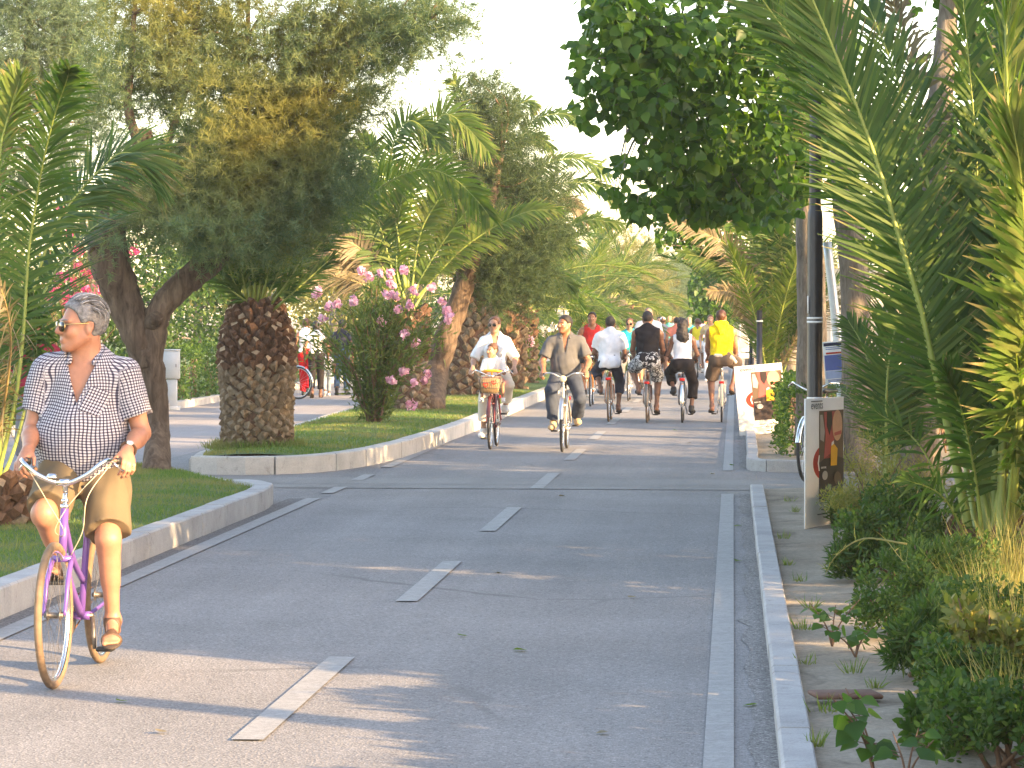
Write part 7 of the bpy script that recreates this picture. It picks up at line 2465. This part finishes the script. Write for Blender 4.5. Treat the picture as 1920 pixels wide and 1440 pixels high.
x, y = at_px(1178, 752)
rider('balding man with dark glasses cycling towards us behind the man in black', 'bicycle ridden by the balding man', x + 0.35, y + 2.0, -1,
      dict(skin=FAIRSKIN, fat=0.3, hair=dict(kind='short', mat=M_HAIRGREY, front=-0.02, off=0.002), glasses=M_BLACKP, lens=(0.028, 0.02), top=dict(mat=cloth('white_cotton', (0.74, 0.74, 0.76)), sleeve=0.8, hem=-0.05, off=0.02), bottom=dict(mat=cloth('navy_cotton', (0.03, 0.032, 0.05)), len=0.9), shoe='shoe', shoe_mat=M_BLACKSHOE),
      dict(s=1.07, lean=5, head=(5, 2, 0)), dict(col=(0.1, 0.1, 0.12), style='dia', crank=30, saddle_z=0.98), h=0.015)
rider('woman in a turquoise tee shirt and sunglasses cycling towards us behind the man in black', 'bicycle ridden by the woman in turquoise', x, y + 0.5, -1,
      dict(skin=FAIRSKIN, female=True, hair=dict(kind='mid', mat=M_HAIRBROWN, front=0.03), glasses=M_BLACKP, lens=(0.028, 0.02), top=dict(mat=cloth('turquoise_jersey', (0.02, 0.38, 0.45)), sleeve=0.6, hem=-0.03, off=0.018), bottom=dict(mat=cloth('grey_cotton', (0.14, 0.14, 0.15)), len=1.4), shoe='shoe', shoe_mat=M_WHITESHOE),
      dict(s=0.95, lean=5, head=(0, 2, 0)), dict(col=(0.35, 0.35, 0.37), style='step', crank=30, saddle_z=0.86), h=0.014)


# ------------------------------------------------------------------ people on foot
def walker(label, x, y, rz, look, s=1.0, stride=0.22, ph=1, h=0.016, group='people walking', arms=(0.05, -0.05), head=(0, 0, 0)):
    pz = 0.93 * s
    pose = dict(s=s, pelvis=(0, 0, pz), lean=2, head=head, wrist={}, ankle={}, foot={}, hand={}, elbow={}, thumb={})
    for q, a in zip((-1, 1), arms):
        pose['wrist'][q] = np.array([q * 0.26 * s, a + 0.05, pz - 0.03 * s])
        pose['elbow'][q] = (q * 0.4, -1, 0)
        pose['hand'][q] = (np.array([0, 0.15, -1.0]), np.array([-q * 1.0, 0, 0]), 0.5)
        pose['thumb'][q] = np.array([0, 1.0, 0])
        f = q * ph
        pose['ankle'][q] = np.array([q * 0.085 * s, f * stride * s, 0.085 * s + (0.06 * s if f < 0 else 0)])
        pose['foot'][q] = 0 if f > 0 else -30
    pose['knee'] = {-1: (-0.05, 1, 0), 1: (0.05, 1, 0)}
    return make_person(label, (x, y, 0), rz, pose, look, h, group)


WHITE, NAVY = cloth('white_cotton', (0.74, 0.74, 0.76)), cloth('navy_cotton', (0.03, 0.032, 0.05))
x, y = at_px(593, 746)
walker('woman in a white top and black trousers walking away on the promenade', x, y, 0.1, dict(skin=BROWNSKIN, female=True, face=False, hair=dict(kind='mid', mat=M_HAIRDARK), top=dict(mat=WHITE, sleeve=0.4, hem=0.06), bottom=dict(mat=cloth('black_cotton', (0.018, 0.015, 0.016)), len=1.75, flare=0.01), shoe='flipflop'), 0.96)
x, y = at_px(574, 742)
walker('person in a white top and red trousers beside the woman in black trousers', x, y, 0.0, dict(skin=TANSKIN, female=True, face=False, hair=dict(kind='short', mat=M_HAIRBROWN), top=dict(mat=WHITE, sleeve=0.0, hem=0.02), bottom=dict(mat=cloth('red_trousers', (0.55, 0.01, 0.015)), len=1.95, flare=0.03), shoe='shoe', shoe_mat=M_BLACKSHOE), 0.99, ph=-1)
x, y = at_px(613, 742)
walker('small child in white and pale jeans beside the woman in black trousers', x, y, 0.2, dict(skin=BROWNSKIN, face=False, hair=dict(kind='short', mat=M_HAIRDARK), top=dict(mat=WHITE, sleeve=0.5, hem=0.0), bottom=dict(mat=cloth('pale_denim', (0.2, 0.25, 0.32)), len=1.8), shoe='shoe', shoe_mat=M_WHITESHOE), 0.6)
x, y = at_px(634, 742)
walker('person in a dark tee shirt and blue jeans walking behind the pink bush', x, y + 0.6, 0.0, dict(skin=BROWNSKIN, face=False, hair=dict(kind='short', mat=M_HAIRDARK), top=dict(mat=NAVY, sleeve=0.6, hem=-0.02), bottom=dict(mat=cloth('blue_denim', (0.06, 0.11, 0.2)), len=1.9), shoe='shoe', shoe_mat=M_BLACKSHOE), 0.97)
x, y = at_px(788, 728)
walker('dark haired person partly hidden by the leaning trunk', x, y, math.pi, dict(skin=BROWNSKIN, hair=dict(kind='short', mat=M_HAIRDARK, off=0.012), top=dict(mat=cloth('beige_cotton', (0.4, 0.33, 0.2)), sleeve=0.6, hem=-0.02), bottom=dict(mat=NAVY, len=1.9), shoe='shoe', shoe_mat=M_BLACKSHOE), 1.0)
# person half hidden behind the near man and the palm
x = P(68, 700, 29.0)[0]
walker('dark haired person in a maroon tee shirt, half hidden behind the older man', x, 29.0, math.pi - 0.2, dict(skin=TANSKIN, hair=dict(kind='mid', mat=M_HAIRDARK, off=0.01), top=dict(mat=cloth('maroon_jersey', (0.22, 0.015, 0.035)), sleeve=0.7, hem=-0.05, off=0.02), bottom=dict(mat=cloth('grey_cotton', (0.14, 0.14, 0.15)), len=1.3), shoe='shoe', shoe_mat=M_BLACKSHOE), 1.02, stride=0.1, h=0.013)
# further along the path
x, y = at_px(1243, 703)
walker('walker in a white cap and dark shorts carrying a bag', x, y, 0.2, dict(skin=TANSKIN, cap=WHITE, hair=dict(kind='short', mat=M_HAIRBROWN), top=dict(mat=cloth('grey_jersey', (0.25, 0.25, 0.27)), sleeve=0, hem=0.0), bottom=dict(mat=NAVY, len=0.8), shoe='shoe', shoe_mat=M_WHITESHOE), 1.0, h=0.02)
x, y = at_px(1254, 701)
walker('walker in a green and white top beside the white cap', x, y + 0.8, -0.1, dict(skin=FAIRSKIN, female=True, hair=dict(kind='mid', mat=M_HAIRFAIR), top=dict(mat=cloth('sea_green_jersey', (0.12, 0.5, 0.36)), sleeve=0, hem=0.0), bottom=dict(mat=cloth('grey_cotton', (0.14, 0.14, 0.15)), len=0.7), shoe='shoe', shoe_mat=M_WHITESHOE), 1.02, ph=-1, h=0.02)
x, y = at_px(1308, 708)
rider('girl in a yellow top and white shorts riding away beyond the long haired woman', 'small bicycle ridden by the girl in yellow', x, y, 1, dict(skin=TANSKIN, female=True, face=False, hair=dict(kind='tail', mat=M_HAIRBROWN), top=dict(mat=cloth('lemon_jersey', (0.75, 0.62, 0.03)), sleeve=0, hem=0.08, neck='wide'), bottom=dict(mat=WHITE, len=0.6), shoe='shoe', shoe_mat=M_WHITESHOE), dict(s=0.95, lean=8), dict(col=(0.3, 0.3, 0.32), style='step', crank=60, saddle_z=0.85), h=0.02)
x, y = at_px(1332, 714)
walker('person in beige top and white trousers walking left of the man in yellow', x, y, math.pi, dict(skin=FAIRSKIN, female=True, hair=dict(kind='mid', mat=M_HAIRBROWN), top=dict(mat=cloth('beige_cotton', (0.4, 0.33, 0.2)), sleeve=0.6, hem=-0.02), bottom=dict(mat=WHITE, len=1.9), shoe='shoe', shoe_mat=M_WHITESHOE), 1.04, h=0.02)
more = [(1222, 697, 'distant walker in red', (0.5, 0.05, 0.05)), (1236, 690, 'distant walker in a pink top', (0.6, 0.25, 0.28)), (1264, 684, 'distant walker in pale blue', (0.4, 0.5, 0.6)), (1290, 682, 'distant walker in a dark top', (0.06, 0.06, 0.08)), (1322, 686, 'distant walker in orange', (0.6, 0.25, 0.06)), (1342, 684, 'distant walker in grey', (0.3, 0.3, 0.32)), (1317, 694, 'distant walker in lilac', (0.45, 0.35, 0.5)), (1276, 690, 'distant walker in a white tee shirt', (0.7, 0.7, 0.7)), (1200, 712, 'walker in a navy top', (0.04, 0.06, 0.14)), (1160, 706, 'walker in a cream top', (0.55, 0.48, 0.35)), (1268, 710, 'walker in a coral top', (0.6, 0.2, 0.14)), (1292, 702, 'walker in a teal top', (0.04, 0.3, 0.3)), (1346, 704, 'walker in a violet top', (0.25, 0.12, 0.35)), (1216, 704, 'walker in a brown top', (0.16, 0.09, 0.05))]
for k, (u, v, lab, c) in enumerate(more):
    x, y = at_px(u, v)
    walker(lab + ' far along the path', x, y, math.pi * (k % 2), dict(skin=[TANSKIN, FAIRSKIN][k % 2], face=False, hair=dict(kind='mid' if k % 3 == 0 else 'short', mat=[M_HAIRBROWN, M_HAIRDARK, M_HAIRFAIR][k % 3]), top=dict(mat=cloth('jersey', c), sleeve=0.6, hem=0.0), bottom=dict(mat=[NAVY, WHITE, cloth('beige_cotton', (0.4, 0.33, 0.2))][k % 3], len=0.9 if k % 2 else 1.9), shoe='shoe', shoe_mat=M_BLACKSHOE), 1.0, h=0.026, group='distant walkers')
# bicycles standing about
x, y = at_px(518, 748)
bicycle('parked bicycle beside the promenade walkers, half hidden by the squat palm', (x, y, 0), 1.2, (0.1, 0.1, 0.12), style='dia', guards=M_CHROME, group='parked bicycles')
x, y = G(1512, 905)[0], G(1512, 905)[1]
bicycle('parked bicycle with a silver mudguard behind the poster board', (x + 0.157, y + 0.506, 0.002), math.pi - 0.3, (0.06, 0.07, 0.09), style='step', guards=M_CHROME, group='parked bicycles')

# ------------------------------------------------------------------ posts, boards, cabinet, buildings
M_POST = pmat('black_paint', (0.022, 0.022, 0.026), 0.35, 0.2, 0.2, 12, 60.0, 0.15, 0.002)
M_GALV = pmat('galvanised_steel', (0.42, 0.46, 0.5), 0.45, 0.6, 0.12, 10)
M_BOARD = pmat('white_board', (0.76, 0.76, 0.75), 0.5, 0, 0.06, 3)
M_BOARDEDGE = pmat('board_edge', (0.3, 0.31, 0.32), 0.6, 0, 0.1, 8)
M_TAPE = pmat('white_tape', (0.7, 0.7, 0.68), 0.5, 0, 0.08, 8)
PC = {k: pmat('print_' + k, c, 0.4, 0, 0.1, 9) for k, c in dict(dark=(0.03, 0.02, 0.02), brown=(0.11, 0.075, 0.05), red=(0.42, 0.03, 0.015), rose=(0.42, 0.09, 0.08), skin=(0.55, 0.34, 0.22), yellow=(0.72, 0.4, 0.02), grey=(0.36, 0.35, 0.34), ink=(0.08, 0.08, 0.08), white=(0.75, 0.75, 0.73), blue=(0.1, 0.14, 0.38), sky=(0.35, 0.42, 0.62), navy=(0.02, 0.025, 0.07)).items()}


def letters(text, size, x, z, y, mat, parent, align='LEFT'):
    cu = bpy.data.curves.new('lettering', 'FONT')
    cu.body = text
    cu.size = size
    cu.align_x = align
    cu.extrude = 0.0004
    tmp = bpy.data.objects.new('lettering', cu)
    COL.objects.link(tmp)
    dg = bpy.context.evaluated_depsgraph_get()
    me = bpy.data.meshes.new_from_object(tmp.evaluated_get(dg))
    bpy.data.objects.remove(tmp)
    me.materials.clear()
    me.materials.append(mat)
    o = bpy.data.objects.new('lettering', me)
    COL.objects.link(o)
    o.parent = parent
    o.location = (x, y, z)
    o.rotation_euler = (math.pi / 2, 0, 0)
    return o


def poly(mb, pts, y, mi=0):
    V = [(x, y, z) for x, z in pts] + [(x, y + 0.0015, z) for x, z in pts]
    n = len(pts)
    mb.add(V, [tuple(range(n)), tuple(range(n, 2 * n))[::-1]] + [(i, i + n, (i + 1) % n + n, (i + 1) % n) for i in range(n)], mi)


def event_board(label, loc, rz, w, h, tilt, back=True):
    """two printed boards strapped to either side of a post; the front one faces -Y"""
    root = empty('poster_board', loc, rz, label, 'poster', 'event posters on the posts')
    root.rotation_euler = (tilt[0], tilt[1], rz)
    b = MB()
    box(b, (0, -0.075, h / 2), (w, 0.012, h), bev=0.002)
    b.build('panel', M_BOARD, root)
    if back:
        b2 = MB()
        box(b2, (0.01, 0.09, h / 2 - 0.005), (w, 0.012, h), bev=0.002)
        b2.build('panel', M_BOARDEDGE, root)
    pr_ = MB()
    keys = list(PC)
    M = lambda k: keys.index(k)
    X = lambda t: (t - 0.5) * w
    Z = lambda t: t * h
    y = -0.0835
    t = np.linspace(0, 2 * math.pi, 30, endpoint=False)
    poly(pr_, [(X(0.55) + 0.36 * w * math.cos(a), Z(0.5) + 0.145 * h * math.sin(a)) for a in t], y, M('red'))
    x0, x1 = 0.34, 0.98
    poly(pr_, [(X(x0), Z(0.2)), (X(x1), Z(0.2)), (X(x1), Z(0.9)), (X(x0), Z(0.9))], y - 0.002, M('brown'))
    poly(pr_, [(X(x0), Z(0.2)), (X(x1), Z(0.2)), (X(x1), Z(0.52)), (X(0.6), Z(0.56)), (X(x0), Z(0.5))], y - 0.004, M('dark'))
    poly(pr_, [(X(0.46), Z(0.53)), (X(0.72), Z(0.53)), (X(0.74), Z(0.89)), (X(0.46), Z(0.89)), (X(0.5), Z(0.7))], y - 0.004, M('rose'))
    poly(pr_, [(X(0.36), Z(0.68)), (X(0.45), Z(0.66)), (X(0.48), Z(0.74)), (X(0.42), Z(0.87)), (X(0.36), Z(0.87))], y - 0.004, M('grey'))
    poly(pr_, [(X(0.53), Z(0.78)), (X(0.6), Z(0.71)), (X(0.67), Z(0.8)), (X(0.66), Z(0.89)), (X(0.53), Z(0.89))], y - 0.006, M('dark'))
    poly(pr_, [(X(0.75) + 0.13 * w * math.cos(a) + 0.05 * w, Z(0.78) + 0.12 * h * math.sin(a)) for a in t], y - 0.008, M('skin'))
    poly(pr_, [(X(0.72), Z(0.7)), (X(0.9), Z(0.71)), (X(0.9), Z(0.74)), (X(0.72), Z(0.725))], y - 0.010, M('rose'))
    poly(pr_, [(X(0.62), Z(0.47)), (X(0.78), Z(0.47)), (X(0.8), Z(0.6)), (X(0.7), Z(0.64)), (X(0.63), Z(0.62))], y - 0.010, M('yellow'))
    poly(pr_, [(X(0.63), Z(0.625)), (X(0.7), Z(0.64)), (X(0.69), Z(0.665)), (X(0.64), Z(0.65))], y - 0.012, M('white'))
    poly(pr_, [(X(0.28), Z(0.5)), (X(0.31), Z(0.56)), (X(0.33), Z(0.56)), (X(0.31), Z(0.5)), (X(0.33), Z(0.44)), (X(0.31), Z(0.44))], y - 0.010, M('white'))
    poly(pr_, [(X(0.47) + 0.07 * w * math.cos(a), Z(0.4) + 0.035 * h * math.sin(a)) for a in t], y - 0.010, M('grey'))
    poly(pr_, [(X(0.8) + 0.09 * w * math.cos(a), Z(0.37) + 0.05 * h * math.sin(a)) for a in t], y - 0.010, M('brown'))
    pr_.build('printed_picture', list(PC.values()), root, smooth=False)
    letters('events', h * 0.088, X(0.12), Z(0.918), y - 0.004, PC['ink'], root)
    letters('turn me', h * 0.03, X(0.36), Z(0.455), y - 0.012, PC['white'], root)
    bar = MB()
    poly(bar, [(X(0.13), Z(0.972)), (X(0.42), Z(0.972)), (X(0.42), Z(0.98)), (X(0.13), Z(0.98))], y - 0.002)
    poly(bar, [(X(0.4), Z(0.135)), (X(0.75), Z(0.135)), (X(0.75), Z(0.142)), (X(0.4), Z(0.142))], y - 0.002)
    poly(bar, [(X(0.3), Z(0.1)), (X(0.85), Z(0.1)), (X(0.85), Z(0.108)), (X(0.3), Z(0.108))], y - 0.002)
    bar.build('small_print', PC['ink'], root, smooth=False)
    return root


# lamp post by the crossing
pb = G(1527, 985, 0.07)
lp = empty('lamp_post', pb, 0, 'tall black lamp post rising behind the nearest poster board', 'lamp post', 'black lamp posts')
m = MB()
kz = pb[1] / F_PX
lathe(m, [(0.001, -0.05), (0.075, -0.05), (0.075, 0.28), (0.066, 0.3), (0.0615, 0.32), (0.0615, 2.46), (0.058, 2.5), (0.048, 2.54), (0.047, 2.6), (0.04, 7.0), (0.001, 7.0)], sides=20)
m.build('post', M_POST, lp)
for z_ in (1.02, 1.63, 1.66):
    m = MB()
    lathe(m, [(0.061, -0.009), (0.064, -0.008), (0.064, 0.008), (0.061, 0.009)], (0, 0, z_), sides=20)
    m.build('tape_band', M_TAPE, lp)
m = MB()
box(m, (-0.05, -0.035, 1.77), (0.03, 0.01, 0.14), rotm((0, 0, 0.95)), bev=0.002)
m.build('sticker', M_TAPE, lp)
m = MB()
tube(m, [(0, 0, 6.95), (-0.2, 0, 7.2), (-0.7, 0, 7.25)], [0.03, 0.03, 0.025], 8, n=10)
box(m, (-0.95, 0, 7.24), (0.55, 0.2, 0.09), bev=0.03)
m.build('lantern_arm', M_POST, lp)
pw = P(1529, 900, pb[1])
event_board('white event poster board strapped low on the nearest black lamp post', (pw[0], pb[1] + 0.0, 0.06), 1.13, 0.76, 1.035, (0.0, 0.0), False)
# second board, leaning, and the dark poles behind it
g2 = G(1433, 812, 0.09)
event_board('leaning white event poster board further up beside the clipped hedge', (g2[0] - 0.02, g2[1], 0.08), 0.14, 0.68, 0.98, (-0.03, -0.085), False)
for k, (u, Y, r, z1, mat_, lab) in enumerate([(1409, 47.0, 0.045, 1.74, M_POST, 'dark pole with a pale strip left of the leaning poster board'), (1424, 44.6, 0.05, 1.78, M_POST, 'dark pole directly behind the leaning poster board'), (1449, 46.5, 0.075, 1.8, M_POST, 'thick dark pole behind the leaning poster board')]):
    p = P(u, 700, Y)
    r_ = empty('lamp_post', (p[0], Y, 0.05), 0, lab, 'lamp post', 'black lamp posts')
    m = MB()
    lathe(m, [(0.001, 0), (r * 1.3, 0), (r * 1.3, 0.25), (r, 0.3), (r * 0.8, z1), (0.001, z1)], sides=14)
    m.build('post', mat_, r_)
    m = MB()
    if k == 0:
        box(m, (0.03, -0.045, 1.42), (0.03, 0.012, 0.75), bev=0.003)
    else:
        lathe(m, [(r * 0.95, -0.012), (r * 1.04, -0.01), (r * 1.04, 0.01), (r * 0.95, 0.012)], (0, 0, 1.62), sides=14)
    m.build('tape_band', M_TAPE, r_)
p = P(1396, 640, 60.0)
r_ = empty('sign_board', (p[0], 60.0, 0.05), 0, 'small framed poster on a post beyond the man in yellow', 'sign')
m = MB()
tube(m, [(0.1, 0.06, 0), (0.1, 0.06, 1.7)], [0.03], 8)
m.build('post', M_POST, r_)
m = MB()
box(m, (0, 0, 1.26), (0.2, 0.03, 0.56), bev=0.006)
m.build('panel', M_BOARD, r_)
m = MB()
poly(m, [(-0.07, 1.05), (0.07, 1.05), (0.07, 1.5), (-0.07, 1.5)], -0.018)
m.build('printed_picture', PC['grey'], r_, smooth=False)
m = MB()
box(m, (0.03, -0.0, 0.9), (0.3, 0.04, 0.1), bev=0.006)
m.build('lower_plate', M_BOARD, r_)
# grey leaning pipe and the blue notice on the trunk
q0, q1 = P(1585, 790, 34.0), P(1551, 455, 34.4)
m = MB()
q0[2] = 0.05
tube(m, [q0, q0 * 0.5 + q1 * 0.5 + [0.03, 0, 0], q1], [0.055, 0.055, 0.05], 12, n=14)
tag(m.build('metal_pole', M_GALV, loc=q0), 'leaning pale grey metal pole right of the black lamp post', 'pole')
pn = P(1570, 680, 33.2)
r_ = empty('notice', pn, 0, 'blue and white paper notice beside the leaning grey pole', 'poster')
r_.rotation_euler = (0, -0.08, 0.15)
m = MB()
box(m, (0, 0, 0), (0.3, 0.006, 0.48), bev=0.001)
m.build('sheet', PC['white'], r_)
m = MB()
poly(m, [(-0.14, 0.19), (0.14, 0.19), (0.14, 0.225), (-0.14, 0.225)], -0.006, 0)
poly(m, [(-0.14, -0.08), (0.14, -0.08), (0.14, 0.09), (-0.14, 0.09)], -0.006, 1)
poly(m, [(-0.14, -0.17), (0.14, -0.17), (0.14, -0.085), (-0.14, -0.085)], -0.006, 2)
poly(m, [(-0.12, 0.1), (0.1, 0.1), (0.1, 0.12), (-0.12, 0.12)], -0.006, 3)
for zz in (0.15, 0.17, -0.19, -0.205):
    poly(m, [(-0.12, zz), (0.12, zz), (0.12, zz + 0.008), (-0.12, zz + 0.008)], -0.006, 1)
m.build('printed_picture', [PC['navy'], PC['blue'], PC['sky'], PC['red']], r_, smooth=False)
# a parked bicycle's worth of street cabinet beyond the promenade
M_CAB = pmat('grey_cabinet', (0.4, 0.43, 0.46), 0.55, 0, 0.08, 5)
g = G(322, 769)
cab = empty('utility_cabinet', (g[0], g[1], 0), 0.12, 'grey utility cabinet on a pedestal beside the promenade hedge', 'cabinet')
m = MB()
box(m, (0, 0, 0.29), (0.2, 0.2, 0.56), bev=0.015)
box(m, (0, 0, 0.03), (0.3, 0.3, 0.08), bev=0.01)
m.build('pedestal', M_CAB, cab)
m = MB()
box(m, (0, 0, 0.84), (0.3, 0.24, 0.52), bev=0.015)
box(m, (0, 0, 1.115), (0.32, 0.26, 0.03), bev=0.008)
m.build('body', M_CAB, cab)
m = MB()
box(m, (0, -0.124, 0.83), (0.25, 0.012, 0.46), bev=0.003)
d = m.build('door', M_CAB, cab)
m = MB()
box(m, (0.09, -0.134, 0.83), (0.015, 0.012, 0.06), bev=0.003)
m.build('handle', M_STEEL, d)
# pale building on the right
M_PLASTER = pmat('pale_plaster', (0.66, 0.6, 0.5), 0.9, 0, 0.06, 2)
M_GLASS = pmat('window_glass', (0.03, 0.04, 0.05), 0.08, 0, 0.1, 2)
M_ROOF = pmat('roof_tile', (0.3, 0.12, 0.07), 0.85, 0, 0.2, 9)


def house(label, loc, w, d_, h, mat_, wins, rz=0.0, roof=True, flat=None, cat='building'):
    r_ = empty('house', loc, rz, label, cat)
    m = MB()
    box(m, (0, 0, h / 2), (w, d_, h))
    m.build('wall', mat_, r_, smooth=False)
    m = MB()
    if roof:
        e = 0.35
        V = [(-w / 2 - e, -d_ / 2 - e, h), (w / 2 + e, -d_ / 2 - e, h), (w / 2 + e, d_ / 2 + e, h), (-w / 2 - e, d_ / 2 + e, h), (-w / 2 + d_ * 0.4, 0, h + d_ * 0.22), (w / 2 - d_ * 0.4, 0, h + d_ * 0.22)]
        m.add(np.array(V) + [0, 0, 0.004], [(0, 1, 5, 4), (2, 3, 4, 5), (1, 2, 5), (3, 0, 4), (3, 2, 1, 0)])
    else:
        box(m, (0, 0, h + 0.06), (w + 0.2, d_ + 0.2, 0.12))
    m.build('roof', M_ROOF if roof else (flat or M_PLASTER), r_, smooth=False)
    for (x_, z_, ww, hh) in wins:
        f = MB()
        for a, b_, c_, e_ in ((x_ - ww / 2, z_, 0.07, hh + 0.07), (x_ + ww / 2, z_, 0.07, hh + 0.07), (x_, z_ - hh / 2, ww - 0.07, 0.07), (x_, z_ + hh / 2, ww - 0.07, 0.07)):
            box(f, (a, -d_ / 2 - 0.02, b_), (c_, 0.1, e_))
        fo = f.build('window', M_BOARD, r_, smooth=False)
        p_ = MB()
        box(p_, (x_, -d_ / 2 - 0.008, z_), (ww - 0.07, 0.02, hh - 0.07))
        p_.build('pane', M_GLASS, fo, smooth=False)
    return r_


house('pale low building seen between the trunks on the right', (5.0, 84, 0.0), 6, 5, 2.9, M_PLASTER, [(-1.9, 1.2, 0.9, 1.0), (-0.6, 1.2, 0.9, 1.0), (0.8, 1.2, 0.9, 1.0), (2.1, 1.2, 0.9, 1.0)], roof=False)
# fallen leaves on the path
rng_ = np.random.default_rng(77)
for k, (u, v) in enumerate([(1370, 872), (1332, 888), (1390, 985), (930, 1072), (860, 1190), (1140, 1372), (1420, 1320), (300, 1372), (232, 1314), (1060, 930), (1262, 806), (1296, 830), (985, 1218), (1180, 1120), (1385, 1050)]):
    g = G(u, v, 0.012)
    m = MB()
    scatter(m, LEAF_HEART, [np.zeros(3)], rng_.standard_normal((1, 3)) * [1, 1, 0.05], [(0.2, 0.1, 1)], 0.055 + 0.03 * rng_.random(), 0)
    tag(m.build('fallen_leaf', M_FRONDDRY if k % 2 else M_FRONDY, loc=-g + g), 'small dry leaf lying on the asphalt', 'leaf', 'fallen leaves').location = [float(c) for c in g]
# flat stone slab and litter on the bare soil
m = MB()
g = G(1585, 1302, 0.1)
box(m, (0, 0, 0), (0.3, 0.15, 0.02), rotm((0.05, 0.02, 0.3)), bev=0.006)
tag(m.build('stone_slab', pmat('brown_slab', (0.12, 0.065, 0.045), 0.85, 0, 0.3, 14, 60.0, 0.6, 0.006), loc=(0, 0, 0)), 'flat rusty brown slab lying on the bare soil', 'slab').location = [float(c) for c in g]

# ------------------------------------------------------------------ evening haze
m = MB()
box(m, (0, 140, 4.9), (120, 400, 12.0))
hz = m.build('haze', [], smooth=False)
M_HAZE = bpy.data.materials.new('haze_air')
M_HAZE.use_nodes = True
hn, hl_ = M_HAZE.node_tree.nodes, M_HAZE.node_tree.links
hn.remove(hn['Principled BSDF'])
pv = hn.new('ShaderNodeVolumePrincipled')
pv.inputs['Color'].default_value = (0.9, 0.9, 0.88, 1)
pv.inputs['Density'].default_value = 0.0005
pv.inputs['Anisotropy'].default_value = 0.3
hl_.new(pv.outputs[0], hn['Material Output'].inputs['Volume'])
hz.data.materials.append(M_HAZE)
tag(hz, 'thin evening haze over the whole place', None, None, 'stuff')
